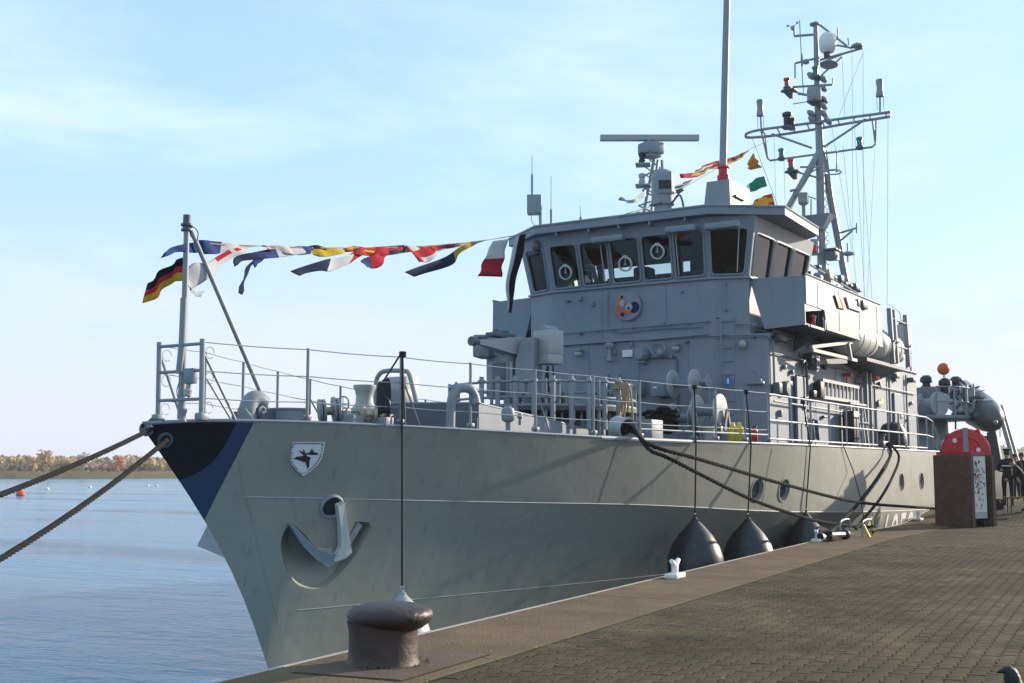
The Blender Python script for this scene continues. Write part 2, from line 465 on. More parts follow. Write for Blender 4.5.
TREES = [(54.2, 12.5, 7, 'tan', 'tallest pale tan tree at the end of the far bank'), (52.6, 10.5, 6, 'bare', 'bare pinkish tree next to the tall pale tree'), (51.1, 9.5, 6.5, 'rust', 'bright orange tree with a wide crown on the far bank'),
         (48.9, 7.5, 5, 'brown', 'low brown tree left of the yellow tree on the far bank'), (47.2, 8.5, 5, 'tan', 'slim yellow tan tree in the middle of the far bank'), (45.8, 8, 6, 'olive', 'olive green tree between the slim yellow tree and the orange one'),
         (44.6, 9, 6, 'rust', 'second orange tree, above the mooring ropes'), (42.6, 9.3, 7, 'brown', 'broad brown tree right of the second orange tree'), (40.5, 9, 6, 'olive', 'greenish tree nearest the bow of the ship'), (38.9, 8.5, 6, 'tan', 'tan tree half hidden by the bow of the ship')]
for az, h, w, kind, lab in TREES:
    tree(az - 1.2, shore_r(az - 1.2) + 24 + rnd.uniform(0, 6), h * .82, w * .95, kind, lab, rnd)
fb_ = [MB() for _ in range(5)]; kinds = ['brown', 'tan', 'bare', 'olive', 'dark']
for i in range(900):
    az = rnd.uniform(28, 62) if i < 760 else rnd.uniform(2, 28); rr = shore_r(az) + rnd.uniform(34, 150); h = rnd.uniform(5.6, 8.0) + (rr - shore_r(az)) * .015
    x, y = shore_pt(az, rr); k = rnd.choice([0, 0, 1, 1, 2, 2, 3, 0, 4])
    if k == 4 and rr < shore_r(az) + 90: k = 2
    for q in range(3):
        crown_mb(fb_[k], (x + rnd.uniform(-2, 2), y + rnd.uniform(-2, 2), h * rnd.uniform(.35, .72)), rnd.uniform(1.8, 3.2), h * .26, 26, rnd, .85)
for k in range(5):
    o = fb_[k].build('far_woods', M['t_' + kinds[k]], None, 0, center=False, fixn=False); o['kind'] = 'stuff'; o['label'] = 'distant autumn woodland behind the far bank'

# ------------------------------------------------------------------ the quay
def quay_edge(x): return 7.18 + .0935 * (x - 9.96) if x < 28 else 8.867 + .028 * (x - 28)
def quay_z(x):
    t = min(1, max(0, (x - 34.5) / 7.0)); return 1.78 + .42 * t * t * (3 - 2 * t)
def joint(x): return quay_edge(x) - 1.42
xs = [-120, -40, -10, 0, 4, 8, 12, 16, 20, 24, 26, 28, 30, 32, 34.5] + [34.5 + 7 * i / 8 for i in range(1, 9)] + [46, 52, 60, 75, 95]
def quay_mat():
    m = paint('brick_paving_far', (.110, .087, .060), 1.0, .25, .9, dirt=(.05, .05, .026), dirt_amt=.7, spec=.06)
    nt = m.node_tree; N, Lk = nt.nodes, nt.links; b = N['Principled BSDF']
    tc = N.new('ShaderNodeTexCoord'); mp = N.new('ShaderNodeMapping'); mp.inputs['Rotation'].default_value = (0, 0, R(-5.34))
    Lk.new(tc.outputs['Object'], mp.inputs[0])
    br = N.new('ShaderNodeTexBrick'); br.inputs['Scale'].default_value = 1; br.inputs['Brick Width'].default_value = .22; br.inputs['Row Height'].default_value = .14
    br.inputs['Mortar Size'].default_value = .006; br.inputs['Mortar Smooth'].default_value = .3; br.inputs['Color1'].default_value = (1, 1, 1, 1); br.inputs['Color2'].default_value = (.72, .72, .72, 1); br.inputs['Mortar'].default_value = (.3, .3, .3, 1)
    Lk.new(mp.outputs[0], br.inputs['Vector'])
    old = b.inputs['Base Color'].links[0].from_socket
    mx = N.new('ShaderNodeMix'); mx.data_type = 'RGBA'; mx.blend_type = 'MULTIPLY'; mx.inputs['Factor'].default_value = 1
    Lk.new(old, mx.inputs['A']); Lk.new(br.outputs['Color'], mx.inputs['B']); Lk.new(mx.outputs['Result'], b.inputs['Base Color'])
    bp = N.new('ShaderNodeBump'); bp.inputs['Strength'].default_value = .6; bp.inputs['Distance'].default_value = .01; bp.invert = True
    Lk.new(br.outputs['Fac'], bp.inputs['Height']); Lk.new(bp.outputs[0], b.inputs['Normal'])
    return m
M['pave_far'] = quay_mat()
PAVE_X0, PAVE_X1, PAVE_W = 4.5, 26.0, 9.0      # where pavers are laid one by one
Q = MB()
def strip(mb, fa, fb2, dz, mi, x0=-200, x1=200):
    X = sorted(set([x for x in xs if x0 < x < x1] + [max(x0, xs[0]), min(x1, xs[-1])])); P = []
    for x in X: P += [(x, fa(x), quay_z(x) + dz), (x, fb2(x), quay_z(x) + dz)]
    mb.add(P, [(2 * i, 2 * i + 2, 2 * i + 3, 2 * i + 1) for i in range(len(X) - 1)], mi)
# paving beyond the single pavers, the bed under them, the quay wall
strip(Q, lambda x: -150, lambda x: joint(x) - PAVE_W, 0, 0)
strip(Q, lambda x: joint(x) - PAVE_W, lambda x: joint(x), 0, 0, -200, PAVE_X0)
strip(Q, lambda x: joint(x) - PAVE_W, lambda x: joint(x), 0, 0, PAVE_X1, 200)
quay = Q.build('quay_pavement', [M['pave_far']], None, 0, center=False, fixn=False); quay['kind'] = 'structure'
B_ = MB(); strip(B_, lambda x: joint(x) - PAVE_W, lambda x: joint(x), -.0045, 0, PAVE_X0, PAVE_X1)
bed = B_.build('sand_bed', M['sand'], quay, 0, center=False, fixn=False)
# concrete coping: cast lengths with open joints, each a block of its own
cop = part_of('coping', quay)
cuts = [-120, -30, -4, 3.9, 8.83, 13.9, 18.9, 23.9, 28, 33, 38, 43, 49, 56, 65, 95]
for i in range(len(cuts) - 1):
    x0, x1 = cuts[i] + .008, cuts[i + 1] - .008
    n = max(1, int((x1 - x0) / 1.5)); P = []
    for k in range(n + 1):
        x = x0 + (x1 - x0) * k / n; z = quay_z(x) + .006
        P += [(x, joint(x) + .012, z - 1.0), (x, joint(x) + .012, z - .006), (x, joint(x) + .022, z), (x, quay_edge(x) - .03, z), (x, quay_edge(x), z - .03), (x, quay_edge(x), z - 4)]
    mb = MB(); mb.add(P, [(6 * k + j, 6 * k + 6 + j, 6 * k + 7 + j, 6 * k + 1 + j) for k in range(n) for j in range(5)] + [tuple(range(6)), tuple(range(6 * n, 6 * n + 6))[::-1]])
    mb.build('coping_block', M['concrete'], cop, 0)
    e = MB(); e.prism([(x0, quay_edge(x0) - .012, quay_z(x0) + .006), (x0, quay_edge(x0) + .014, quay_z(x0) + .006), (x0, quay_edge(x0) + .014, quay_z(x0) - .12), (x0, quay_edge(x0) + .002, quay_z(x0) - .12)], (0, 0, 0.004))
    m2 = MB(); P = []
    for k in range(n + 1):
        x = x0 + (x1 - x0) * k / n; z = quay_z(x) + .010; y = quay_edge(x)
        P += [(x, y - .035, z - .02), (x, y - .035, z), (x, y + .012, z), (x, y + .012, z - .14)]
    m2.add(P, [(4 * k + j, 4 * k + 4 + j, 4 * k + 5 + j, 4 * k + 1 + j) for k in range(n) for j in range(3)])
    m2.build('edge_rail', M['steel_edge'], cop, 0)
jm = MB()
for x0 in cuts[3:11]:
    z = quay_z(x0) + .0015; jm.add([(x0 - .014, joint(x0), z), (x0 + .014, joint(x0), z), (x0 + .014, quay_edge(x0) - .04, z), (x0 - .014, quay_edge(x0) - .04, z)], [(0, 1, 2, 3)])
for i in range(60):
    x0, x1 = 4 + i * .5, 4.5 + i * .5; w = rnd.uniform(.012, .035)
    jm.add([(x0, joint(x0) - w, 1.7815), (x1, joint(x1) - w * .8, 1.7815), (x1, joint(x1) + .018, 1.7815), (x0, joint(x0) + .018, 1.7815)], [(0, 1, 2, 3)])
o = jm.build('moss', M['moss'], None, 0, center=False, fixn=False); o['kind'] = 'stuff'; o['label'] = 'thin dark moss growing in the concrete joints'

# pavers: double-T blocks, 200 x 165 mm, in rows square to the quay edge
QA = math.atan(.0935); ca, sa = math.cos(QA), math.sin(QA)
def paver_shape(inset, z):
    a, b2, w = .1085 - inset, .0675 - inset, .015
    return [(-a, -b2, z), (-a * .42, -b2, z), (-a * .25, -b2 + w, z), (a * .25, -b2 + w, z), (a * .42, -b2, z), (a, -b2, z), (a, b2, z), (a * .42, b2, z), (a * .25, b2 - w, z), (-a * .25, b2 - w, z), (-a * .42, b2, z), (-a, b2, z)]
PV = np.array(paver_shape(0, -.02) + paver_shape(0, -.0035) + paver_shape(.0035, 0))
PF = [(i, (i + 1) % 12, 12 + (i + 1) % 12, 12 + i) for i in range(12)] + [(12 + i, 12 + (i + 1) % 12, 24 + (i + 1) % 12, 24 + i) for i in range(12)] + [tuple(range(24, 36))]
def paver_mat(name, per_object):
    m = paint(name, (.124, .097, .068), 1.0, .30, 2, dirt=(.045, .045, .024), dirt_amt=.7, bump=.5, bscale=70, spec=.06)
    nt = m.node_tree; N, Lk = nt.nodes, nt.links; b = N['Principled BSDF']
    if per_object: s = N.new('ShaderNodeObjectInfo').outputs['Random']
    else:
        at = N.new('ShaderNodeAttribute'); at.attribute_name = 'tone'; s = at.outputs['Fac']
    rp = N.new('ShaderNodeValToRGB'); e = rp.color_ramp.elements
    e[0].color = (.88, .87, .86, 1); e[1].color = (1.08, 1.04, 1.0, 1); q = e.new(.5); q.color = (.95, .95, .95, 1)
    Lk.new(s, rp.inputs[0])
    old = b.inputs['Base Color'].links[0].from_socket
    mx = N.new('ShaderNodeMix'); mx.data_type = 'RGBA'; mx.blend_type = 'MULTIPLY'; mx.inputs['Factor'].default_value = 1
    Lk.new(old, mx.inputs['A']); Lk.new(rp.outputs[0], mx.inputs['B']); Lk.new(mx.outputs['Result'], b.inputs['Base Color'])
    # broad dirty patches over the paving
    n = N.new('ShaderNodeTexNoise'); n.inputs['Scale'].default_value = .55; n.inputs['Detail'].default_value = 4
    g = N.new('ShaderNodeNewGeometry'); Lk.new(g.outputs['Position'], n.inputs['Vector'])
    r2 = N.new('ShaderNodeValToRGB'); r2.color_ramp.elements[0].position = .35; r2.color_ramp.elements[1].position = .68; r2.color_ramp.elements[0].color = (.68, .70, .66, 1); r2.color_ramp.elements[1].color = (1.1, 1.05, 1.0, 1)
    Lk.new(n.outputs['Fac'], r2.inputs[0])
    m3 = N.new('ShaderNodeMix'); m3.data_type = 'RGBA'; m3.blend_type = 'MULTIPLY'; m3.inputs['Factor'].default_value = 1
    Lk.new(mx.outputs['Result'], m3.inputs['A']); Lk.new(r2.outputs[0], m3.inputs['B']); Lk.new(m3.outputs['Result'], b.inputs['Base Color'])
    return m
cells = []
u0, v0 = 9.96, joint(9.96)
fwd = (math.cos(YAW), math.sin(YAW)); rgt = (math.sin(YAW), -math.cos(YAW))
nrow = int(PAVE_W / .14)
for r in range(nrow):
    for c in range(-30, 80):
        du = c * .22 + (.11 if r % 2 else 0); dv = -(.072 + r * .14)
        x = u0 + du * ca - dv * sa; y = v0 + du * sa + dv * ca
        if not (PAVE_X0 + .1 < x < PAVE_X1 - .1) or y < joint(x) - PAVE_W + .1: continue
        zc = x * fwd[0] + y * fwd[1]; xr = x * rgt[0] + y * rgt[1]
        px = 512 + 1210 * xr / zc if zc > .5 else -999
        py = 468 + 1.62 * 1210 / zc if zc > .5 else 9999
        cells.append((0 if (-10 < px < 1034 and py < 690) else 1, zc, x, y, xr))
cells.sort()
near = cells[:300]; rest = cells[300:]
me = bpy.data.meshes.new('paving_stone'); me.from_pydata([tuple(p) for p in PV], [], PF); me.materials.append(paver_mat('paving_stone_concrete', True))
pr = random.Random(5)
for i, (_, zc, x, y, xr) in enumerate(near):
    o = bpy.data.objects.new('paving_stone', me); COL.objects.link(o); o.parent = quay
    o.location = (x, y, 1.78 + pr.uniform(-.003, .003)); o.rotation_euler = (pr.gauss(0, .006), pr.gauss(0, .006), QA + pr.gauss(0, .012))
V = np.zeros((len(rest), 36, 3)); tone = np.zeros((len(rest), 25))
rs = np.random.RandomState(4)
for i, (_, zc, x, y, xr) in enumerate(rest):
    a = QA + rs.normal(0, .012); c_, s_ = math.cos(a), math.sin(a)
    V[i, :, 0] = x + PV[:, 0] * c_ - PV[:, 1] * s_; V[i, :, 1] = y + PV[:, 0] * s_ + PV[:, 1] * c_
    V[i, :, 2] = 1.78 + PV[:, 2] + rs.uniform(-.0015, .0015) + PV[:, 0] * rs.normal(0, .006) + PV[:, 1] * rs.normal(0, .006)
    tone[i, :] = rs.rand()
fl = []
for i in range(len(rest)):
    o_ = i * 36; fl += [tuple(o_ + k for k in f) for f in PF]
me = bpy.data.meshes.new('paving_stones'); me.from_pydata(V.reshape(-1, 3).tolist(), [], fl)
at = me.attributes.new('tone', 'FLOAT', 'FACE'); at.data.foreach_set('value', tone.ravel())
me.materials.append(paver_mat('paving_stone_concrete_rest', False))
o = bpy.data.objects.new('paving_stones', me); COL.objects.link(o); o.parent = quay; o['kind'] = 'stuff'
mt_ = MB(); pr = random.Random(21)
for i in range(1500):
    x = pr.uniform(6, 22); y = joint(x) - abs(pr.gauss(0, 1.6)) - .02; h = pr.uniform(.004, .018); a = pr.uniform(0, 6.28); q = pr.uniform(.006, .02)
    mt_.add([(x, y, 1.772), (x + q * math.cos(a), y + q * math.sin(a), 1.772), (x + q * .5 + pr.uniform(-.01, .01), y + pr.uniform(-.01, .01), 1.78 + h)], [(0, 1, 2)], pr.choice([0, 0, 1]))
o = mt_.build('joint_weeds', [M['moss'], M['t_olive']], None, 0, center=False, fixn=False); o['kind'] = 'stuff'; o['label'] = 'tiny weeds growing in the paving joints'
# fallen leaves and grit
lf = MB(); pr = random.Random(8)
for i in range(170):
    x = pr.uniform(6, 24); y = joint(x) + 1.3 - abs(pr.gauss(0, 2.2)); s = pr.uniform(.006, .018); a = pr.uniform(0, 6.28); z = quay_z(x) + .012
    lf.add([(x + s * math.cos(a + k * 1.57) * (1.3 if k % 2 else .6), y + s * math.sin(a + k * 1.57) * (1.3 if k % 2 else .6), z + (.006 if k == 1 else 0) + pr.uniform(0, .004)) for k in range(4)], [(0, 1, 2), (0, 2, 3)], pr.choice([0, 0, 1, 2]))
o = lf.build('fallen_leaves', [M['t_tan'], M['t_olive'], M['t_rust']], None, 0, center=False, fixn=False); o['kind'] = 'stuff'; o['label'] = 'small dry leaves scattered over the paving'

# ------------------------------------------------------------------ the ship: hull
YC, STX = 14.3, 12.4
def interp(t, xs_, ys_):
    n = len(xs_)
    if t <= xs_[0]: return ys_[0]
    if t >= xs_[-1]: return ys_[-1]
    for i in range(n - 1):
        if t <= xs_[i + 1]:
            h = xs_[i + 1] - xs_[i]; u = (t - xs_[i]) / h
            def mm(k):
                if k == 0: return (ys_[1] - ys_[0]) / (xs_[1] - xs_[0])
                if k == n - 1: return (ys_[-1] - ys_[-2]) / (xs_[-1] - xs_[-2])
                return (ys_[k + 1] - ys_[k - 1]) / (xs_[k + 1] - xs_[k - 1])
            a, b = mm(i) * h, mm(i + 1) * h
            return (2 * u ** 3 - 3 * u * u + 1) * ys_[i] + (u ** 3 - 2 * u * u + u) * a + (-2 * u ** 3 + 3 * u * u) * ys_[i + 1] + (u ** 3 - u * u) * b
ZD = ([0, 1, 3, 6, 9, 12, 54], [4.05, 4.12, 4.12, 4.05, 3.98, 3.95, 3.95])
ZK = ([0, 2, 6, 10, 16, 30, 54], [2.98, 2.93, 2.78, 2.64, 2.33, 2.02, 1.95])
def zdeck(s): return interp(s, *ZD)
def zknu(s): return interp(s, *ZK)
def stemx(z):
    t = max(0, (4.05 - z) / 4.05)
    return STX + 2.9 * t + .32 * math.sin(math.pi * min(t, 1))
def fbr(u, p): return 1 - (1 - min(u, 1)) ** p
def half(X, z):
    s = X - stemx(z)
    if s <= 0: return 0
    sd = X - STX; zd, zk = zdeck(max(sd, 0)), zknu(max(sd, 0))
    bd = 4.6 * fbr((X - stemx(zd)) / 17.0, 1.75) if X > stemx(zd) else 0
    bk = 4.6 * fbr((X - stemx(zk)) / 18.5, 1.8) if X > stemx(zk) else 0
    bw = (3.4 + 1.05 * min(1, max(0, (X - 29) / 8))) * fbr((X - stemx(0)) / 24.0, 1.65) if X > stemx(0) else 0
    if z >= zk: b = bk + (bd - bk) * (z - zk) / (zd - zk)
    elif z >= 0: b = bw + (bk - bw) * (z / zk) ** 1.15
    else: b = max(0, bw * (1 + z * .21))
    b = min(b, 4.6 * fbr(s / 14, 1.6))
    if sd > 40: b *= 1 - .1 * ((sd - 40) / 14) ** 2
    return b
def on_hull(X, z, off=0.0): return (X, YC - half(X, z) - off, z)
def hull_normal(X, z):
    e = .05
    a = vec(on_hull(X + e, z)) - vec(on_hull(X - e, z)); b = vec(on_hull(X, z + e)) - vec(on_hull(X, z - e))
    n = a.cross(b).normalized()
    return n if n.y < 0 else -n

ship = thing('warship', 'grey navy minehunter moored along the quay, dressed with signal flags', 'warship', (38, YC, 0))
SHIP = ship

def hull_mat():
    m = paint('hull_paint', (.292, .288, .244), .45, spec=.32, var=.05, scale=.5, dirt=(.12, .125, .12), dirt_amt=.55, streak=True)
    nt = m.node_tree; N, Lk = nt.nodes, nt.links; b = N['Principled BSDF']
    base = b.inputs['Base Color'].links[0].from_socket
    tc = N.new('ShaderNodeTexCoord'); sp = N.new('ShaderNodeSeparateXYZ'); Lk.new(tc.outputs['Object'], sp.inputs[0])
    def math_(op, a, c, cl=False):
        n = N.new('ShaderNodeMath'); n.operation = op; n.use_clamp = cl
        for k, q in ((0, a), (1, c)):
            if isinstance(q, (int, float)): n.inputs[k].default_value = q
            else: Lk.new(q, n.inputs[k])
        return n.outputs[0]
    X, Z = sp.outputs['X'], sp.outputs['Z']                    # object space: X from the ship's root
    # blue: X+38 < 14.01 - .255*(4.12 - Z)
    lim = math_('ADD', math_('MULTIPLY', Z, .190), 14.035 - 38 - .190 * 4.12)
    blue = math_('LESS_THAN', X, lim)
    # black: X+38 < 13.76 - .30*(4.13-Z) - .33*(4.13-Z)^2 , and above z 3.2
    dz = math_('SUBTRACT', 4.13, Z)
    lim2 = math_('SUBTRACT', 13.775 - 38, math_('ADD', math_('MULTIPLY', dz, .18), math_('MULTIPLY', math_('POWER', math_('MAXIMUM', dz, 0.0), 5.0), .62)))
    black = math_('LESS_THAN', X, lim2)
    mx = N.new('ShaderNodeMix'); mx.data_type = 'RGBA'; mx.inputs['B'].default_value = (.030, .052, .105, 1)
    Lk.new(blue, mx.inputs['Factor']); Lk.new(base, mx.inputs['A'])
    m2 = N.new('ShaderNodeMix'); m2.data_type = 'RGBA'; m2.inputs['B'].default_value = (.008, .008, .010, 1)
    Lk.new(black, m2.inputs['Factor']); Lk.new(mx.outputs['Result'], m2.inputs['A']); Lk.new(m2.outputs['Result'], b.inputs['Base Color'])
    # plate by plate tone, scuffs and thin rusty runs
    cb2 = N.new('ShaderNodeCombineXYZ'); Lk.new(X, cb2.inputs[0]); Lk.new(Z, cb2.inputs[1])
    br = N.new('ShaderNodeTexBrick'); br.inputs['Scale'].default_value = 1; br.inputs['Brick Width'].default_value = 2.6; br.inputs['Row Height'].default_value = 1.25; br.inputs['Mortar Size'].default_value = .004
    br.inputs['Color1'].default_value = (1.04, 1.04, 1.03, 1); br.inputs['Color2'].default_value = (.95, .955, .96, 1); br.inputs['Mortar'].default_value = (.86, .86, .85, 1); Lk.new(cb2.outputs[0], br.inputs['Vector'])
    m3 = N.new('ShaderNodeMix'); m3.data_type = 'RGBA'; m3.blend_type = 'MULTIPLY'; m3.inputs['Factor'].default_value = 1
    Lk.new(m2.outputs['Result'], m3.inputs['A']); Lk.new(br.outputs['Color'], m3.inputs['B'])
    mp = N.new('ShaderNodeMapping'); mp.inputs['Scale'].default_value = (2.2, 2.2, .22); Lk.new(tc.outputs['Object'], mp.inputs[0])
    ns = N.new('ShaderNodeTexNoise'); ns.inputs['Scale'].default_value = 1.3; ns.inputs['Detail'].default_value = 8; ns.inputs['Roughness'].default_value = .7; Lk.new(mp.outputs[0], ns.inputs['Vector'])
    rr = N.new('ShaderNodeValToRGB'); rr.color_ramp.elements[0].position = .62; rr.color_ramp.elements[1].position = .80; rr.color_ramp.elements[1].color = (.42, .42, .42, 1); Lk.new(ns.outputs['Fac'], rr.inputs[0])
    m4 = N.new('ShaderNodeMix'); m4.data_type = 'RGBA'; m4.inputs['B'].default_value = (.17, .13, .09, 1)
    Lk.new(rr.outputs['Color'], m4.inputs['Factor']); Lk.new(m3.outputs['Result'], m4.inputs['A']); Lk.new(m4.outputs['Result'], b.inputs['Base Color'])
    # faint plate waviness
    n = N.new('ShaderNodeTexNoise'); n.inputs['Scale'].default_value = 1.1; n.inputs['Detail'].default_value = 2
    Lk.new(tc.outputs['Object'], n.inputs['Vector'])
    bp = N.new('ShaderNodeBump'); bp.inputs['Strength'].default_value = .4; bp.inputs['Distance'].default_value = .05
    Lk.new(n.outputs['Fac'], bp.inputs['Height']); Lk.new(bp.outputs[0], b.inputs['Normal'])
    return m
M['hull'] = hull_mat()

us = [0, .004, .009, .015, .022, .03, .04, .05, .062, .076, .09, .106, .122, .14, .16, .18, .2, .225, .25, .275, .3, .33, .36, .4, .44, .48, .52, .56, .5755, .5775, .62, .68, .74, .8, .86, .92, .96, 1.0]
vs = [-.5, -.2, 0, .15, .3, .45, .6, .75, .88, 1.0, 1.25, 1.5, 1.75, 2.0]
XE = 66.4
def hp(u, v):
    z = 1.5
    for _ in range(8):
        X = stemx(z) + (XE - stemx(z)) * u; s = max(0, X - STX); zk = zknu(s); zd = zdeck(s)
        if u > .5765: zd = 3.42
        z = v * zk if v <= 1 else zk + (zd - zk) * (v - 1)
    return X, z
nv = len(vs); P = []; HB = MB()
for side in (-1, 1):
    for u in us:
        for v in vs:
            X, z = hp(u, v); b = half(X, z) if u > 0 else 0
            P.append((X, YC + side * b, z))
Fh = []; K = len(us) * nv
for s_ in (0, K):
    for i in range(len(us) - 1):
        for j in range(nv - 1):
            a = s_ + i * nv + j; Fh.append((a, a + nv, a + nv + 1, a + 1))
for i in range(len(us) - 1):
    for j in (0, nv - 1):
        a = i * nv + j; Fh.append((a, a + nv, K + a + nv, K + a))
e = (len(us) - 1) * nv
for j in range(nv - 1): Fh.append((e + j, e + j + 1, K + e + j + 1, K + e + j))
HB.add(P, Fh)
hull = HB.build('hull', [M['hull'], M['void']], ship, 9, center=False, weld=True)

# scooped anchor pocket and porthole recesses cut into the plating
def cutter(name, mb):
    o = mb.build(name, M['hull'], None, 0, center=False); return o
pock = spline([(15.141, 13.708, 2.484), (14.992, 13.768, 2.424), (14.972, 13.851, 2.163), (15.106, 13.9, 1.797), (15.398, 13.915, 1.465), (15.71, 13.86, 1.327), (15.995, 13.778, 1.357), (16.231, 13.629, 1.547), (16.44, 13.455, 1.878), (16.546, 13.305, 2.167), (16.607, 13.203, 2.388)], 3) + [vec(p) for p in ((16.531, 13.188, 2.494), (16.262, 13.276, 2.502))] + spline([(16.195, 13.392, 2.266), (16.131, 13.509, 1.996), (15.963, 13.607, 1.902), (15.654, 13.652, 2.068), (15.348, 13.672, 2.329)], 2)
cn = hull_normal(15.6, 2.1)
mid = vec((15.87, 13.574, 2.059))
cb = MB(); outer = [vec(p) + cn * .12 for p in pock]; face = [vec(p) for p in pock]
lvl1 = [p.lerp(mid, .12) - cn * (.05 + .22 * min(1, max(0, (p.z - 1.25) / .9))) for p in face]; lvl2 = [p.lerp(mid + vec((0, 0, .12)), .40) - cn * (.16 + .28 * min(1, max(0, (p.z - 1.25) / .9))) for p in face]
n_ = len(outer); allp = outer + lvl1 + lvl2
fs = [tuple(range(n_)), tuple(range(2 * n_, 3 * n_))[::-1]]
for l in (0, n_):
    fs += [(l + i, l + (i + 1) % n_, l + n_ + (i + 1) % n_, l + n_ + i) for i in range(n_)]
cb.add(allp, fs)
cuts_o = [cutter('cut', cb)]
PORTS = [(26.866, 10.117, 2.895), (28.19, 9.938, 2.876), (38.164, 9.705, 2.971), (40.678, 9.703, 2.979)]
for p in PORTS:
    n = hull_normal(p[0], p[2]); c = MB(); c.lathe(vec(p) - n * .16, [(.26, 0), (.26, .4)], n, 24); cuts_o.append(cutter('cut', c))
for c in cuts_o:
    md = hull.modifiers.new('b', 'BOOLEAN'); md.operation = 'DIFFERENCE'; md.object = c; md.solver = 'EXACT'
dg = bpy.context.evaluated_depsgraph_get(); dg.update()
me2 = bpy.data.meshes.new_from_object(hull.evaluated_get(dg)); hull.modifiers.clear(); hull.data = me2
me2.polygons.foreach_set('use_smooth', [True] * len(me2.polygons)); me2.set_sharp_from_angle(angle=R(9))
for c in cuts_o: bpy.data.objects.remove(c)
for p in PORTS:
    n = hull_normal(p[0], p[2])
    pr_ = MB().lathe(vec(p) - n * .05, [(.255, -.012), (.205, -.012), (.205, .004), (.255, .004)], n, 24, ring=True).build('porthole', M['fit'], ship)
    MB().lathe(vec(p) - n * .075, [(.24, 0), (.24, .01)], n, 24).build('pane', M['dark_glass'], pr_)
    MB().lathe(vec(p), [(.262, -.01), (.30, -.005), (.30, .018), (.262, .018)], n, 28, ring=True).build('rim', M['hull'], pr_, center=False)

# weld seams that catch the light
sm = MB(); sm.tube([on_hull(stemx(zknu(s)) + .15 + s, zknu(s + 1), .004) for s in [.65 + i * .75 for i in range(46)]], .011, 5)
sm.build('knuckle_seam', M['fit_light'], ship)
sm = MB(); sm.tube([on_hull(x, 1.03, .002) for x in [15.6 + i * .5 for i in range(26)]], .007, 4)
sm.build('draught_line', M['fit_light'], ship)
sm = MB()
for (xa, za, xb, zb) in ((13.86, 3.75, 15.25, .9), (27.2, 3.85, 27.2, 2.3), (21.5, 3.85, 21.5, 2.5)):
    MB().tube([on_hull(xa + (xb - xa) * t / 8, za + (zb - za) * t / 8, .001) for t in range(9)], .004, 4).build('weld_seam', M['hull'], ship, center=False)
# deck edge bar
eb = MB()
for sd in (-1, 1):
    eb.tube([(x, YC + sd * (half(x, zdeck(x - STX) - .01) - .01), zdeck(x - STX) + .012) for x in [12.5 + i * .4 for i in range(78)]], .03, 6)
eb.build('deck_edge', M['fit'], ship)
db = MB()
dx = [12.9 + i * .6 for i in range(52)]
db.add([(x, YC + s_ * (half(x, zdeck(x - STX) - .01) - .06), zdeck(x - STX) + .006) for x in dx for s_ in (-1, 1)], [(2 * i, 2 * i + 2, 2 * i + 3, 2 * i + 1) for i in range(len(dx) - 1)])
db.build('foredeck', M['deck'], ship, 0, center=False, fixn=False)

# hull number, painted on the plating below the knuckle near the stern
def text_mesh(txt, size):
    cu = bpy.data.curves.new('t', 'FONT'); cu.body = txt; cu.size = size; cu.resolution_u = 3
    o = bpy.data.objects.new('t', cu); COL.objects.link(o)
    dg = bpy.context.evaluated_depsgraph_get(); dg.update()
    me = bpy.data.meshes.new_from_object(o.evaluated_get(dg)); bpy.data.objects.remove(o); return me
tm = text_mesh('M1058', 2.0); bm = bmesh.new(); bm.from_mesh(tm)
w_ = max(v.co.x for v in bm.verts)
bmesh.ops.subdivide_edges(bm, edges=[e_ for e_ in bm.edges if e_.calc_length() > .4], cuts=3, use_grid_fill=False)
tx = MB(); idx = {}
for v in bm.verts: v.co = vec((34.4 + v.co.x / w_ * 4.9 + v.co.y * .22, 0, .58 + v.co.y * 1.06))
vs_ = [vec(on_hull(v.co.x, v.co.z, .006)) for v in bm.verts]; bm.verts.index_update()
tx.add(vs_, [[v.index for v in f.verts] for f in bm.faces]); bm.free()
tx.build('hull_number', M['number_white'], ship, 0)

# crest: shield with a moose head
cr = vec((15.086, 13.359, 3.546)); nn = hull_normal(cr.x, cr.z)
ex = vec((1, 0, 0)); ex = (ex - nn * ex.dot(nn)).normalized(); ez = nn.cross(ex); ez = ez if ez.z > 0 else -ez
ca9, sa9 = math.cos(R(9)), math.sin(R(9)); ex, ez = ex * ca9 + ez * sa9, ez * ca9 - ex * sa9
def crest_pt(px, py, off): # millimetres on the shield face, 0..100 across, origin centre
    return cr + ex * px + ez * py + nn * off
k = 17.6 / 1210
def C(px, py, off): # shield drawn on its own face: 1 unit = 1/10 of its width
    return crest_pt((px - 390) / 330 * .56, (340 - py) / 330 * .56, off)
crest = MB().prism([(14.734, 13.376, 3.815), (15.248, 13.159, 3.822), (15.265, 13.191, 3.714), (15.276, 13.239, 3.574), (15.246, 13.312, 3.45), (15.165, 13.383, 3.356), (15.065, 13.445, 3.279), (14.943, 13.472, 3.357), (14.83, 13.484, 3.449), (14.782, 13.47, 3.526), (14.746, 13.421, 3.678)], nn * .03).build('crest', M['white'], ship, 0)
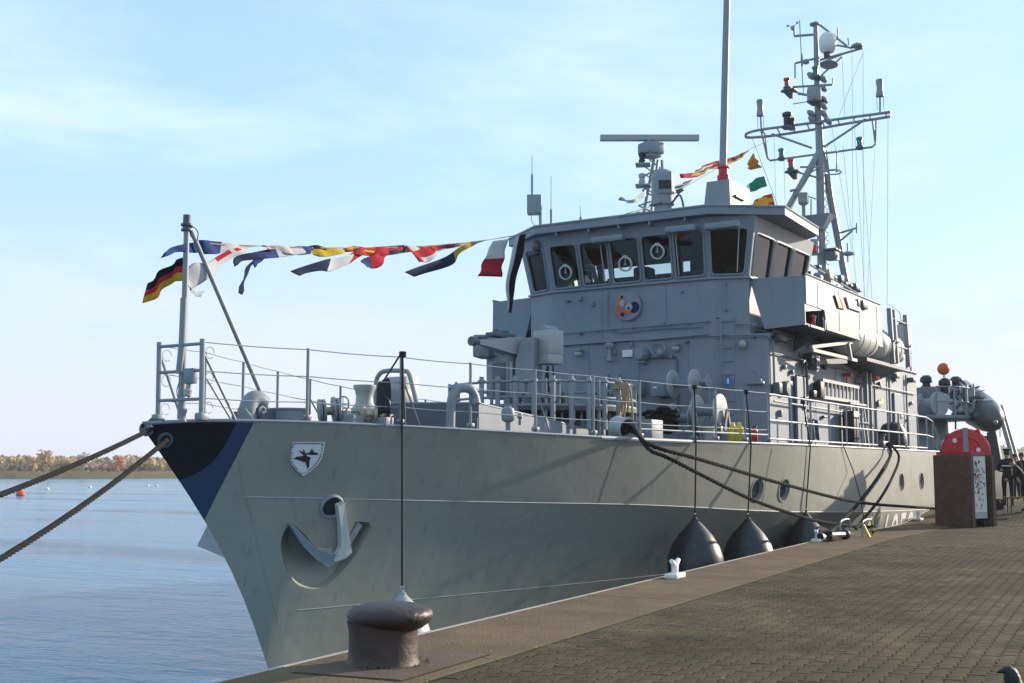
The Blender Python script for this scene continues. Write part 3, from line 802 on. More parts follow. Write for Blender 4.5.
MB().prism([(14.808, 13.42, 3.564), (14.847, 13.391, 3.587), (14.918, 13.353, 3.593), (14.95, 13.337, 3.606), (14.871, 13.337, 3.664), (14.846, 13.335, 3.691), (14.925, 13.329, 3.656), (14.91, 13.304, 3.71), (14.958, 13.316, 3.649), (14.964, 13.309, 3.634), (15.032, 13.272, 3.653), (15.047, 13.234, 3.726), (15.063, 13.259, 3.659), (15.093, 13.241, 3.696), (15.092, 13.251, 3.656), (15.179, 13.227, 3.648), (15.178, 13.236, 3.617), (15.083, 13.275, 3.613), (14.987, 13.312, 3.625), (15.011, 13.317, 3.594), (15.074, 13.296, 3.576), (15.069, 13.317, 3.511), (15.089, 13.338, 3.434), (15.081, 13.36, 3.384), (15.052, 13.358, 3.434), (15.004, 13.346, 3.503), (14.969, 13.365, 3.501), (14.907, 13.382, 3.526), (14.843, 13.407, 3.541), (14.813, 13.416, 3.547)], nn * .010).build('moose_head', M['black'], crest, 0)
bd = MB()
for c_ in [[(14.734, 13.339, 3.805), (14.76, 13.336, 3.805), (14.762, 13.337, 3.786), (14.751, 13.354, 3.786)], [(14.77, 13.32, 3.805), (14.796, 13.316, 3.806), (14.797, 13.318, 3.786), (14.787, 13.334, 3.786)], [(14.821, 13.314, 3.806), (14.831, 13.297, 3.806), (14.848, 13.312, 3.787), (14.823, 13.315, 3.787)], [(14.857, 13.295, 3.807), (14.867, 13.278, 3.807), (14.884, 13.292, 3.787), (14.858, 13.296, 3.787)], [(14.892, 13.275, 3.807), (14.918, 13.272, 3.808), (14.92, 13.273, 3.788), (14.894, 13.276, 3.787)], [(14.928, 13.256, 3.808), (14.954, 13.252, 3.808), (14.956, 13.253, 3.788), (14.945, 13.27, 3.788)], [(14.964, 13.236, 3.808), (14.99, 13.232, 3.808), (14.992, 13.234, 3.788), (14.981, 13.25, 3.788)], [(15.015, 13.23, 3.809), (15.026, 13.213, 3.809), (15.043, 13.227, 3.789), (15.017, 13.231, 3.789)], [(15.051, 13.21, 3.809), (15.077, 13.206, 3.81), (15.079, 13.207, 3.79), (15.053, 13.211, 3.789)], [(15.088, 13.19, 3.81), (15.114, 13.186, 3.81), (15.115, 13.187, 3.79), (15.089, 13.191, 3.79)], [(15.124, 13.17, 3.81), (15.15, 13.166, 3.81), (15.151, 13.167, 3.79), (15.141, 13.185, 3.79)], [(15.175, 13.163, 3.811), (15.186, 13.146, 3.811), (15.203, 13.161, 3.791), (15.177, 13.165, 3.791)], [(15.186, 13.151, 3.786), (15.212, 13.147, 3.786), (15.214, 13.148, 3.766), (15.203, 13.166, 3.766)], [(15.202, 13.173, 3.737), (15.228, 13.169, 3.737), (15.23, 13.17, 3.717), (15.204, 13.174, 3.716)], [(15.217, 13.196, 3.69), (15.228, 13.179, 3.69), (15.229, 13.18, 3.67), (15.219, 13.197, 3.67)], [(15.216, 13.207, 3.648), (15.242, 13.203, 3.648), (15.244, 13.204, 3.628), (15.217, 13.208, 3.628)], [(15.214, 13.217, 3.605), (15.241, 13.213, 3.605), (15.242, 13.214, 3.585), (15.232, 13.232, 3.585)], [(15.209, 13.234, 3.565), (15.235, 13.23, 3.565), (15.237, 13.231, 3.544), (15.226, 13.248, 3.544)], [(15.2, 13.256, 3.527), (15.226, 13.252, 3.527), (15.228, 13.253, 3.506), (15.217, 13.271, 3.506)], [(15.191, 13.278, 3.488), (15.217, 13.275, 3.489), (15.218, 13.276, 3.468), (15.192, 13.28, 3.468)], [(15.178, 13.305, 3.455), (15.189, 13.287, 3.455), (15.206, 13.302, 3.435), (15.18, 13.306, 3.435)], [(15.148, 13.321, 3.427), (15.174, 13.317, 3.427), (15.176, 13.318, 3.407), (15.15, 13.322, 3.407)], [(15.117, 13.337, 3.398), (15.143, 13.334, 3.398), (15.145, 13.335, 3.378), (15.134, 13.352, 3.378)], [(15.101, 13.368, 3.372), (15.112, 13.351, 3.372), (15.129, 13.366, 3.352), (15.103, 13.369, 3.352)], [(15.069, 13.386, 3.348), (15.095, 13.383, 3.348), (15.097, 13.384, 3.328), (15.071, 13.388, 3.328)], [(15.037, 13.404, 3.325), (15.063, 13.401, 3.325), (15.065, 13.402, 3.305), (15.054, 13.419, 3.305)], [(15.004, 13.419, 3.325), (15.03, 13.416, 3.325), (15.032, 13.417, 3.305), (15.021, 13.434, 3.305)], [(14.971, 13.43, 3.349), (14.996, 13.427, 3.348), (14.998, 13.428, 3.329), (14.972, 13.431, 3.329)], [(14.937, 13.442, 3.372), (14.948, 13.424, 3.372), (14.965, 13.439, 3.352), (14.939, 13.443, 3.352)], [(14.889, 13.437, 3.398), (14.915, 13.434, 3.398), (14.917, 13.435, 3.378), (14.906, 13.452, 3.378)], [(14.858, 13.444, 3.426), (14.884, 13.44, 3.426), (14.885, 13.441, 3.406), (14.859, 13.445, 3.406)], [(14.826, 13.45, 3.455), (14.837, 13.434, 3.455), (14.854, 13.448, 3.435), (14.828, 13.452, 3.435)], [(14.78, 13.439, 3.504), (14.806, 13.436, 3.504), (14.807, 13.437, 3.484), (14.797, 13.454, 3.484)], [(14.756, 13.428, 3.562), (14.782, 13.425, 3.562), (14.783, 13.426, 3.542), (14.773, 13.443, 3.542)], [(14.754, 13.421, 3.609), (14.765, 13.404, 3.609), (14.782, 13.419, 3.589), (14.756, 13.422, 3.589)], [(14.738, 13.401, 3.656), (14.763, 13.398, 3.656), (14.765, 13.399, 3.636), (14.739, 13.402, 3.636)], [(14.737, 13.393, 3.7), (14.748, 13.376, 3.7), (14.765, 13.391, 3.681), (14.739, 13.394, 3.68)], [(14.723, 13.37, 3.742), (14.749, 13.366, 3.742), (14.75, 13.368, 3.723), (14.74, 13.385, 3.723)], [(14.724, 13.36, 3.784), (14.734, 13.343, 3.784), (14.751, 13.358, 3.765), (14.725, 13.361, 3.764)]]: bd.prism(c_, nn * .006)
bd.build('border_check', M['black'], crest, 0)

# hawse pipe
hw = vec((15.725, 13.4, 2.767)); hn = hull_normal(hw.x, hw.z); hax = (hn + vec((0, 0, -.12))).normalized()
hb = MB()
ring = []
pr1 = [(.165, -.2), (.165, .03), (.175, .055), (.195, .065), (.215, .05), (.225, .02), (.225, -.2)]
hb.lathe(hw, pr1, hax, 28, ring=True)
hb.build('hawse_pipe', M['fit'], ship)
MB().disc(hw + hax * .018, hax, .168, .02).build('hawse_hole', M['void'], ship)

# anchors
an_ = thing('anchor', 'grey stockless anchor with a sunlit shank, stowed in the bow pocket below the crest', 'anchor', (15.913, 13.608, 1.922), 'bower anchors')
def outward(pts, d): return [vec(p) + cn * d for p in pts]
MB().prism(outward([(15.739, 13.369, 2.817), (15.859, 13.319, 2.865), (16.032, 13.391, 2.44), (16.229, 13.46, 2.026), (16.128, 13.528, 1.928), (15.965, 13.608, 1.885), (16.015, 13.523, 2.103), (15.907, 13.439, 2.444)], .05), cn * .13).build('shank', M['raft'], an_, 0)
MB().prism(outward([(15.026, 13.735, 2.504), (15.117, 13.708, 2.485), (15.393, 13.689, 2.261), (15.68, 13.652, 2.05), (15.942, 13.59, 1.971), (16.222, 13.476, 2.009), (15.924, 13.659, 1.769), (15.641, 13.702, 1.918), (15.353, 13.738, 2.147)], .0), cn * .12).build('fluke_arm', M['fit'], an_, 0)
MB().prism(outward([(16.266, 13.426, 2.092), (16.184, 13.426, 2.181), (16.288, 13.276, 2.484), (16.392, 13.272, 2.429)], -.06), cn * .08).build('fluke_arm', M['fit'], an_, 0)
MB().prism(outward([(15.506, 13.697, 2.074), (15.927, 13.558, 2.056), (15.972, 13.593, 1.902), (15.818, 13.658, 1.859)], -.06), cn * .08).build('crown_head', M['fit_light'], an_, 0)
# its twin on the starboard bow shows past the stem as a pale flat fluke
def mir(p): return vec((p[0], 2 * YC - p[1], p[2]))
nS = vec((cn.x, -cn.y, cn.z))
sa_ = thing('anchor', 'pale anchor sticking out past the stem on the far side of the bow', 'anchor', (14.2, 15.0, 2.2), 'bower anchors')
fl_ = MB(); fl_.prism([(14.7, 15.204, 2.465), (14.7, 15.45, 2.092), (14.7, 14.721, 1.904), (14.7, 14.345, 2.145), (14.7, 14.877, 2.44)], (.12, .02, 0)); fl_.build('fluke', M['fit_light'], sa_, 0)
MB().beam((14.82, 15.136, 2.362), (15.1, 14.631, 2.463), .12, .12).build('shank', M['fit'], sa_, 0)

# bow fairlead: rollers and open chock at the stem head
fl = part_of('bow_chock', ship)
b = MB()
b.tube([(12.72, 14.45, 4.10), (12.62, 14.3, 4.12), (12.74, 14.15, 4.10)], .035, 8); b.build('chock_bar', M['grey_dark'], fl)
b = MB(); b.lathe((12.52, 14.3, 3.98), [(.10, -.05), (.11, 0), (.08, .06)], (-1, -.1, 0), 20); b.build('fairlead_hole', M['grey_dark'], fl)
b = MB()
for y in (14.05,): b.lathe((13.0, y, 4.1), [(.07, 0), (.06, .03), (.05, .1), (.07, .16), (.07, .2)], (0, 0, 1), 12)
b.build('roller', M['fit'], fl)
bp_ = (12.799, 14.193, 3.822)
b = MB(); b.lathe(vec(bp_), [(.12, -.05), (.12, .025), (.085, .025), (.085, -.05)], hull_normal(13.3, 3.75), 18, ring=True); b.build('mooring_eye', M['grey_dark'], fl)

# ------------------------------------------------------------------ railings
def stanchion(mb, p, h=1.15, r=.026, hinge=True):
    p = vec(p); mb.tube([p, p + vec((0, 0, h))], r, 8)
    if hinge: mb.box((p.x, p.y, p.z + .10), (.10, .13, .07), ch=.015); mb.tube([(p.x - .09, p.y, p.z + .1), (p.x + .09, p.y, p.z + .1)], .03, 8)
rail = part_of('railing', ship)
PS = [(14.94, 13.266, 4.126), (16.58, 12.608, 4.097), (17.96, 12.1, 4.061), (19.42, 11.619, 4.025), (20.9, 11.184, 3.989), (22.24, 10.833, 3.967), (24, 10.438, 3.951), (24.86, 10.274, 3.95), (26.08, 10.078, 3.949), (27.18, 9.941, 3.948), (28.42, 9.837, 3.948)]
BR = {391, 535, 693, 745}
bow_p = (13.15, 13.80, 4.12); bow_s = (13.15, 14.75, 4.12)
px_list = [306, 391, 470, 535, 593, 640, 693, 716, 745, 768, 790]
for px, p in zip(px_list, PS):
    mb = MB(); stanchion(mb, p, 1.22 if px != 391 else 1.3); mb.build('stanchion', M['fit'], rail)
    if px in BR: MB().tube([(p[0], p[1], p[2] + .9), (p[0] + .75, p[1] + .12, p[2])], .018, 6).build('stay', M['fit'], rail)
SS = [(13.86, 14.869, 4.128), (14.84, 15.292, 4.127), (15.9, 15.727, 4.112), (17.12, 16.196, 4.083), (18.4, 16.652, 4.05), (19.66, 17.055, 4.019), (20.96, 17.432, 3.988)]
SS = [(14.4 + i * 1.55, YC + half(14.4 + i * 1.55, 4.0) - .1, zdeck(2 + i * 1.55)) for i in range(9)]
for i, p in enumerate(SS):
    mb = MB(); stanchion(mb, p, 1.2); mb.build('stanchion', M['fit'], rail)
    if i % 3 == 0: MB().tube([(p[0], p[1], p[2] + .8), (p[0] + .6, p[1] - .1, p[2])], .016, 6).build('stay', M['fit'], rail)
for p in (bow_p, bow_s):
    mb = MB(); mb.tube([p, (p[0] - .02, p[1], p[2] + 1.25)], .042, 10); mb.box((p[0], p[1], p[2] + .06), (.16, .16, .12), ch=.03); mb.build('stanchion', M['fit'], rail)
    MB().tube([(p[0], p[1], p[2] + 1.05), (p[0] + .62, p[1] - (.12 if p is bow_p else -.12), p[2])], .02, 6).build('stay', M['fit'], rail)
for h in (1.18, .77, .33):
    MB().tube([(bow_p[0], bow_p[1], bow_p[2] + h), (bow_s[0], bow_s[1], bow_s[2] + h)], .026, 8).build('pulpit_bar', M['fit'], rail)
for h in (1.2, .76, .34):
    for base, seq in ((bow_p, PS[:10]), (bow_s, SS)):
        pts = []
        ch = [base] + list(seq)
        for a, b_ in zip(ch[:-1], ch[1:]):
            for q in range(6):
                t = q / 6; p = lerp(a, b_, t); pts.append((p[0], p[1], p[2] + h - .014 * math.sin(math.pi * t)))
        pts.append((ch[-1][0], ch[-1][1], ch[-1][2] + h))
        MB().tube(pts, .009, 5).build('wire', M['steel'], rail)
lp = MB(); pr = random.Random(2)
for base in (bow_p, bow_s):
    for h in (1.1, .7, .25):
        c = vec((base[0] + .14, base[1], base[2] + h - .05)); lp.tube([c + vec((.09 * math.cos(a * .5), 0, .09 * math.sin(a * .5))) for a in range(12)], .006, 4)
lp.build('wire_slack', M['steel'], rail)
# solid pipe rails along the side deck
srp = [(p, YC - 4.5, 3.95) for p in (26.9, 28.4, 29.9, 31.4, 32.9, 34.4, 35.9, 37.2, 38.4, 39.6, 40.8, 42.0)]
for p in srp[1:]:
    mb = MB(); stanchion(mb, p, 1.15, .03, False); mb.build('stanchion', M['fit'], rail)
for h in (1.15, .55, .12):
    MB().tube([(p[0], p[1], p[2] + h) for p in srp] + ([(42.9, 9.8, 3.95 + h * .9), (44.2, 9.8, 2.9 + h)] if h > .2 else []), .024, 7).build('pipe_rail', M['fit'], rail)
for a, b_ in ((PS[5], PS[6]), (PS[6], PS[7]), (PS[7], PS[8]), (PS[8], PS[9])):
    MB().tube([(a[0], a[1], a[2] + .22), (b_[0], b_[1], b_[2] + .22)], .02, 6).build('pipe_rail', M['fit_light'], rail)
for x in (43.0, 43.6, 44.2):
    MB().tube([(x, 9.82, 3.6 - (x - 43) * .7), (x, 9.82, 4.98 - (x - 43) * .9)], .028, 6).build('stanchion', M['fit'], rail)

# ------------------------------------------------------------------ bow gear
st = part_of('flagstaff', ship, (13.2, 14.27, 4.1))
MB().tube([(13.2, 14.295, 4.155), (13.2, 14.285, 5.542), (13.2, 14.289, 7.319)], [.062, .052, .044], 12).build('pole', M['fit'], st)
MB().tube([(13.15, 14.313, 4.852), (13.15, 14.265, 5.301), (13.15, 14.251, 6.038)], .055, 12).build('pole_sleeve', M['fit'], st)
MB().tube([(13.2, 14.292, 7.127), (13.2, 14.286, 7.367)], .062, 12).build('pole_cap', M['grey_dark'], st)
b = MB(); b.tube([(13.2, 14.285, 7.223), (13.2, 14.284, 7.191)], .095, 14); b.tube([(13.2, 14.286, 7.143), (13.2, 14.285, 7.111)], .09, 14); b.build('collar', M['grey_dark'], st)
MB().tube([(13.25, 14.269, 7.165), (15.2, 14.3, 4.257)], .036, 10).build('brace', M['fit'], st)
MB().tube(spline([(13.2, 14.238, 7.17), (13.2, 14.104, 7.139), (13.2, 14.035, 7.053), (13.2, 14.052, 6.928)], 5), .008, 5).build('line_loop', M['rope'], st)
bx = MB(); bx.box((13.15, 14.06, 4.81), (.10, .22, .24), ch=.02); bx.build('lamp_box', M['grey'], ship)
b = MB(); b.lathe((13.15, 14.105, 4.58), [(.06, -.08), (.07, 0), (.045, .02), (.045, .12)], (.2, 0, 1), 14); b.build('anchor_lamp', M['fit_light'], ship)
MB().tube(spline([(13.15, 14.288, 4.757), (13.15, 14.348, 4.604), (13.15, 14.298, 4.463), (13.15, 14.101, 4.472), (13.15, 14.04, 4.593)], 5), .008, 5).build('lamp_cable', M['black'], ship)

def vent_mushroom(p, r, h, name='mushroom_vent'):
    mb = MB(); mb.lathe(p, [(r * .45, 0), (r * .45, h * .3), (r * .95, h * .34), (r, h * .45), (r, h * .82), (r * .8, h * .94), (r * .35, h)], (0, 0, 1), 18); return mb.build(name, M['fit'], ship)
vp = (14.6, 14.199, 4.184)
b = MB(); q = vec(vp); b.tube(spline([q + vec((-.05, 0, 0)), q + vec((-.05, 0, .18)), q + vec((.02, 0, .31)), q + vec((.14, -.02, .34)), q + vec((.26, -.05, .26))], 5), .15, 14); b.build('bow_vent', M['fit'], ship)
b = MB(); q = vec((14.1, 13.865, 4.161)); b.prism([q + vec((-.02, .12, 0)), q + vec((.0, -.22, 0)), q + vec((0, -.03, .20)), q + vec((-.02, .10, .20))], (.04, 0, 0)); b.build('towing_bracket', M['fit'], ship)
b = MB(); b.lathe((15.3, 13.984, 4.186), [(.33, 0), (.33, .17), (.35, .18), (.35, .21), (.0, .21)], (0, 0, 1), 28); b.build('hatch_coaming', M['fit'], ship)
b = MB(); b.box((14.9, 14.331, 4.197), (.5, .7, .28), ch=.02); b.build('chain_stopper', M['grey_dark'], ship)
b = MB(); pr = random.Random(4)
for i in range(7):
    q = vec((14.9, 14.222, 4.328)) + vec((pr.uniform(-.3, .35), pr.uniform(-.25, .25), pr.uniform(-.05, .08))); b.tube([q + vec((.07 * math.cos(a), .03, .07 * math.sin(a))) for a in [k_ * .785 for k_ in range(8)]], .02, 6, closed=True)
b.build('chain', M['fit'], ship)
# rope reels and the windlass, port side
for px, rr in ((318, .19), (322, .19), (333, .21), (339, .21)):
    pass
rl = part_of('rope_reel', ship, (15.7, 13.472, 4.138))
for q, r_ in (((15.6, 13.566, 4.356), .20), ((15.65, 13.521, 4.357), .20), ((15.75, 13.388, 4.375), .225), ((15.8, 13.342, 4.359), .225)):
    MB().disc(q, (.75, -.65, .1), r_, .045, 24).build('flange', M['fit'], rl)
MB().tube([(15.6, 13.566, 4.356), (15.85, 13.34, 4.36)], .07, 12).build('spindle', M['zinc'], rl)
b = MB(); b.box((15.9, 13.226, 4.207), (.34, .3, .22), ch=.03); b.build('reel_base', M['fit'], rl)
wl_ = part_of('windlass', ship, (16.4, 13.131, 4.153))
b = MB(); c = vec((16.6, 13.418, 4.445)); b.lathe(c - vec((0, 0, .22)), [(.24, 0), (.24, .2), (.21, .23), (.16, .30), (.15, .42), (.17, .52), (.2, .57), (.2, .62), (.0, .63)], (0, 0, 1), 24); b.build('capstan', M['fit_light'], wl_)
b = MB(); b.lathe(c + vec((0, 0, -.03)), [(.205, -.02), (.225, .02), (.17, .06)], (0, 0, 1), 24); b.build('rust_band', M['rust'], wl_)
b = MB()
for i in range(26):
    q = vec((15.9, 13.316, 4.328)).lerp(vec((16.4, 12.655, 4.212)), i / 25) + vec((0, 0, .06 * math.sin(i * 1.3))); a0 = (i % 2) * 1.57
    b.tube([q + vec((.06 * math.cos(a), .035 * math.sin(a) * math.cos(a0), .035 * math.sin(a) * math.sin(a0) + .0)) for a in [k_ * .785 for k_ in range(8)]], .016, 5, closed=True)
b.build('anchor_chain', M['zinc'], wl_)
b = MB(); b.lathe(vec((16.2, 12.973, 4.314)), [(.13, -.14), (.16, -.1), (.09, -.04), (.09, .06), (.16, .1), (.13, .14)], (.5, -.8, 0), 18); b.build('gypsy_wheel', M['zinc'], wl_)
b = MB(); b.box((15.9, 13.117, 4.188), (.3, .32, .2), ch=.02); b.build('gear_box', M['fit'], wl_); MB().box((16.3, 12.749, 4.177), (.22, .26, .16), ch=.02).build('gear_box', M['fit'], wl_)
b = MB(); q = vec((15.95, 13.361, 4.484)); b.tube([q + vec((.0, .13 * math.cos(a), .13 * math.sin(a))) for a in [k_ * .449 for k_ in range(14)]], .014, 6, closed=True)
for a in (0, 1.57): b.tube([q - vec((0, .13 * math.cos(a), .13 * math.sin(a))), q + vec((0, .13 * math.cos(a), .13 * math.sin(a)))], .01, 5)
b.build('hand_wheel', M['fit'], wl_)

# cabinet inside its tube hoop
b = MB(); b.box((19, 14.421, 4.787), (.44, .5, .78), ch=.04); b.box(lerp((19, 14.421, 4.787), (17, 13, 4.6), .12), (.30, .34, .3), ch=.02, mi=1); b.build('deck_cabinet', [M['fit_light'], M['fit']], ship)
MB().tube(spline([(18.4, 14.612, 4.416), (18.4, 14.596, 4.995), (18.4, 14.525, 5.186), (18.4, 14.356, 5.256), (18.6, 14.075, 5.258), (18.6, 13.954, 5.195), (18.6, 13.856, 4.922), (18.6, 13.734, 4.537)], 6), .045, 10).build('tube_hoop', M['fit'], ship)
b = MB(); q = (18.2, 12.267, 4.055); q = vec(q)
g0 = vec((17.6, 12.29, 4.086))
b.tube(spline([(17.6, 12.28, 4.086), (17.6, 12.271, 4.421), (17.6, 12.251, 4.633), (17.7, 12.213, 4.779), (17.8, 12.131, 4.817), (17.9, 12.048, 4.784), (18, 12.028, 4.664), (18, 11.996, 4.537)], 6), .082, 16); b.lathe(g0, [(.12, 0), (.12, .03), (.085, .04)], (0, 0, 1), 18); b.build('gooseneck_vent', M['fit'], ship)
b = MB(); b.lathe((19.2, 12.086, 4.088), [(.045, 0), (.045, .16), (.07, .17), (.115, .20), (.125, .26), (.125, .36), (.11, .42), (.07, .45), (.06, .47)], (0, 0, 1), 18); b.build('mushroom_vent', M['fit'], ship)
b = MB(); b.lathe((19.5, 12.007, 4.208), [(.03, 0), (.03, .12), (.06, .14), (.04, .22)], (0, 0, 1), 12); b.build('sounding_pipe', M['fit'], ship)

# breakwater: front plate and a port wing running down aft
bw = part_of('breakwater', ship, (19, YC, 4.0))
c0 = vec((19.3, 12.851, 4.619)); c1 = vec((19.3, 12.849, 4.103)); apex = vec((17.7, YC, c0.z - .04)); apb = vec((17.7, YC, 4.0))
wend = vec((24, 12.681, 4.177)); wend0 = vec((24, 12.682, 4.088))
def plate(name, poly, th, mat, parent):
    P_ = [vec(p) for p in poly]; n = (P_[1] - P_[0]).cross(P_[2] - P_[0]).normalized() * th
    return MB().prism(P_, n).build(name, mat, parent, 0)
plate('front_plate', [apb, c1, c0, apex], .03, M['grey_dark'], bw)
plate('front_plate', [apb + vec((0, .002, 0)), vec((c1.x, 2 * YC - c1.y, c1.z)), vec((c0.x, 2 * YC - c0.y, c0.z)), apex + vec((0, .002, 0))], .03, M['grey'], bw)
plate('wing_plate', [c1 + vec((.02, 0, 0)), wend0, wend, c0 + vec((.02, 0, 0))], .03, M['grey'], bw)
plate('wing_plate', [vec((p.x, 2 * YC - p.y, p.z)) for p in (c1 + vec((.02, 0, 0)), wend0, wend, c0 + vec((.02, 0, 0)))], .03, M['grey'], bw)
MB().tube([apex + vec((0, 0, .02)), c0 + vec((0, 0, .02)), wend + vec((0, 0, .02))], .025, 6).build('edge_bar', M['fit'], bw)

# ------------------------------------------------------------------ gun and its platform
GX, GY = 24.2, YC
gp = part_of('gun_platform', ship, (GX, GY, 4.0))
PZ = 4.72
b = MB(); b.lathe((GX, GY, PZ - .10), [(2.15, 0), (2.2, .02), (2.2, .10)], (0, 0, 1), 48); b.build('deck_plate', M['deck'], gp)
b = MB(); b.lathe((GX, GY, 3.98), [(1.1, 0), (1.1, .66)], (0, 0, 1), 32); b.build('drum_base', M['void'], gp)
for h in (.52, .18, .0):
    b = MB(); b.tube([(GX + 2.15 * math.cos(a), GY + 2.15 * math.sin(a), PZ + h + .02) for a in [k_ * math.pi / 24 for k_ in range(48)]], .03 if h else .045, 7, closed=True); b.build('ring_rail', M['fit'], gp)
for i in range(22):
    a = i * 2 * math.pi / 22; x, y = GX + 2.16 * math.cos(a), GY + 2.16 * math.sin(a)
    b = MB(); b.tube([(x, y, PZ - .35), (x, y, PZ + .60)], .034, 8); b.build('rail_post', M['fit'], gp)
    if i % 2: MB().tube([(x, y, PZ - .7), (x, y, PZ - .02)], .03, 6).build('support_post', M['fit'], gp)
for i in range(16):
    a = math.pi + i * .12; x, y = GX + 1.95 * math.cos(a), GY + 1.95 * math.sin(a)
    if i in (2, 3, 6, 9): MB().lathe((x, y, PZ), [(.04, 0), (.04, .5), (.07, .51), (.07, .58), (.03, .6)], (0, 0, 1), 10).build('bollard_post', M['fit'], gp)
MB().box((24.6, 11.75, 4.22), (.6, .4, .5), ch=.03).build('ammunition_locker', M['fit'], gp)

for i in range(9):
    a = math.radians(178 + i * 9.5); x, y = GX + 2.42 * math.cos(a), GY + 2.42 * math.sin(a)
    b = MB(); b.lathe((x, y, PZ - .5), [(.055, 0), (.055, 1.0), (.085, 1.02), (.085, 1.06), (.05, 1.08), (.05, 1.14)], (0, 0, 1), 12); b.build('vent_post', M['fit'], gp)
    if i % 2 == 0: MB().tube([(x, y, PZ + .3), (GX + 2.16 * math.cos(a), GY + 2.16 * math.sin(a), PZ + .3)], .022, 6).build('vent_bracket', M['fit'], gp)
pr = random.Random(31)
for i in range(14):
    a = math.radians(pr.uniform(175, 300)); q = pr.uniform(1.2, 1.9); x, y = GX + q * math.cos(a), GY + q * math.sin(a); k_ = pr.random()
    if k_ < .45: MB().box((x, y, PZ + .15), (pr.uniform(.15, .35), pr.uniform(.15, .3), pr.uniform(.2, .34)), rz=a, ch=.02).build('ready_locker', M[pr.choice(['fit', 'grey', 'grey_dark'])], gp)
    elif k_ < .75: MB().lathe((x, y, PZ), [(.08, 0), (.08, .22), (.05, .26), (.03, .34)], (0, 0, 1), 12).build('deck_socket', M['grey_dark'], gp)
    else: MB().tube(spline([(x, y, PZ + .02), (x + .1, y, PZ + .3), (x + .3, y - .1, PZ + .34), (x + .4, y - .15, PZ + .02)], 5), .022, 6).build('hose_loop', M['black'], gp)
for a in range(195, 300, 15):
    x, y = GX + 1.75 * math.cos(math.radians(a)), GY + 1.75 * math.sin(math.radians(a))
    MB().tube([(x, y, 4.0), (x, y, PZ - .08)], .035, 7).build('platform_leg', M['fit'], gp)
    MB().box((x + .3, y + .15, 4.28), (.34, .24, .34), ch=.02).build('stowage_box', M['grey'], gp)
gun = part_of('deck_gun', ship, (GX, GY, PZ))
G = 24.0
b = MB(); b.box((24, 15.108, 5.526), (.72, .78, 1.05), rz=-.30, ch=.05); b.build('pedestal', M['fit'], gun)
b = MB(); b.prism([(23.6, 14.666, 4.954), (23.6, 14.638, 5.875), (23.6, 14.476, 6.375), (23.6, 14.154, 6.38), (23.6, 14.183, 4.939)], (.55, .1, 0)); b.build('yoke', M['fit'], gun)
b = MB(); b.prism([(24.25, 15.718, 5.855), (24.25, 15.69, 6.142), (24.25, 15.52, 6.205), (24.25, 15.434, 5.842)], (.4, .1, 0)); b.build('yoke', M['fit'], gun)
b = MB(); b.box((23.62, 15.115, 5.456), (.05, .46, .75), rz=-.30, ch=.015, mi=0); b.build('pedestal_door', [M['grey_dark'], M['fit_light']], gun)
for px_ in ((23.6, 14.774, 5.441), (23.64, 14.636, 5.438)): MB().box(px_, (.05, .07, .8), rz=-.30, ch=.012).build('pedestal_bracket', M['fit_light'], gun)
muz = vec((22.4, 15.081, 6.233)); brc = vec((23.9, 14.824, 6.211)); axd = (muz - brc).normalized(); Lb = (muz - brc).length
b = MB(); b.lathe(brc, [(.31, 0), (.30, Lb * .1), (.10, Lb * .74), (.085, Lb * .78), (.085, Lb * .84)], axd, 4, a0=math.pi / 4, a1=math.pi / 4 + 2 * math.pi); b.build('barrel_shroud', M['fit_light'], gun, 20)
b = MB(); b.lathe(brc + axd * Lb * .78, [(.06, 0), (.06, Lb * .14), (.11, Lb * .15), (.11, Lb * .22), (.05, Lb * .22)], axd, 16); b.build('muzzle', M['grey_dark'], gun)
b = MB(); c = brc.lerp(muz, .35) + vec((0, 0, .22)); b.box(c, (.75, .28, .10), rz=math.atan2(axd.y, axd.x), ch=.02); b.box(c + vec((.15, 0, .07)), (.2, .16, .12), ch=.02); b.ball(c + vec((-.2, 0, .08)), .07); b.build('barrel_cover', M['grey_dark'], gun)
b = MB(); b.box((23.7, 15.559, 6.233), (.7, .40, .52), rz=.3, ch=.03); b.build('ammunition_box', M['fit'], gun)
b = MB(); b.box((23.5, 15.456, 6.422), (.3, .24, .06), rz=.3, ch=.01); b.build('box_lid', M['grey_dark'], gun)
b = MB(); b.box((24.1, 14.062, 6.281), (.50, .52, .56), rz=-.26, ch=.03); b.build('sight_pod', M['fit_light'], gun)
b = MB(); b.box((24.1, 14.063, 5.909), (.47, .49, .26), rz=-.26, ch=.02); b.build('pod_skirt', M['fit_light'], gun)
b = MB(); c = vec((24.1, 14.075, 6.515)); b.lathe(c - vec((.2, -.06, .02)), [(.20, 0), (.20, .4)], (1, -.26, 0), 10); b.build('pod_hood', M['fit'], gun, 20)
b = MB(); c = vec((23.9, 14.145, 6.291)); b.box(c, (.05, .22, .20), rz=-.26, ch=.02); b.build('sight_window', M['dark_glass'], gun)
b = MB()
for pts in (([(24, 14.019, 5.737), (24, 14.073, 5.416), (24, 13.942, 5.066), (24, 14.235, 5.006)]), ([(24, 13.886, 5.731), (24, 13.861, 5.293), (24, 13.995, 5.045)])): b.tube(spline(pts, 5), .025, 6)
b.tube([(24, 14.019, 5.714), (24, 14.021, 5.137)], .03, 6); b.build('cable', M['black'], gun)

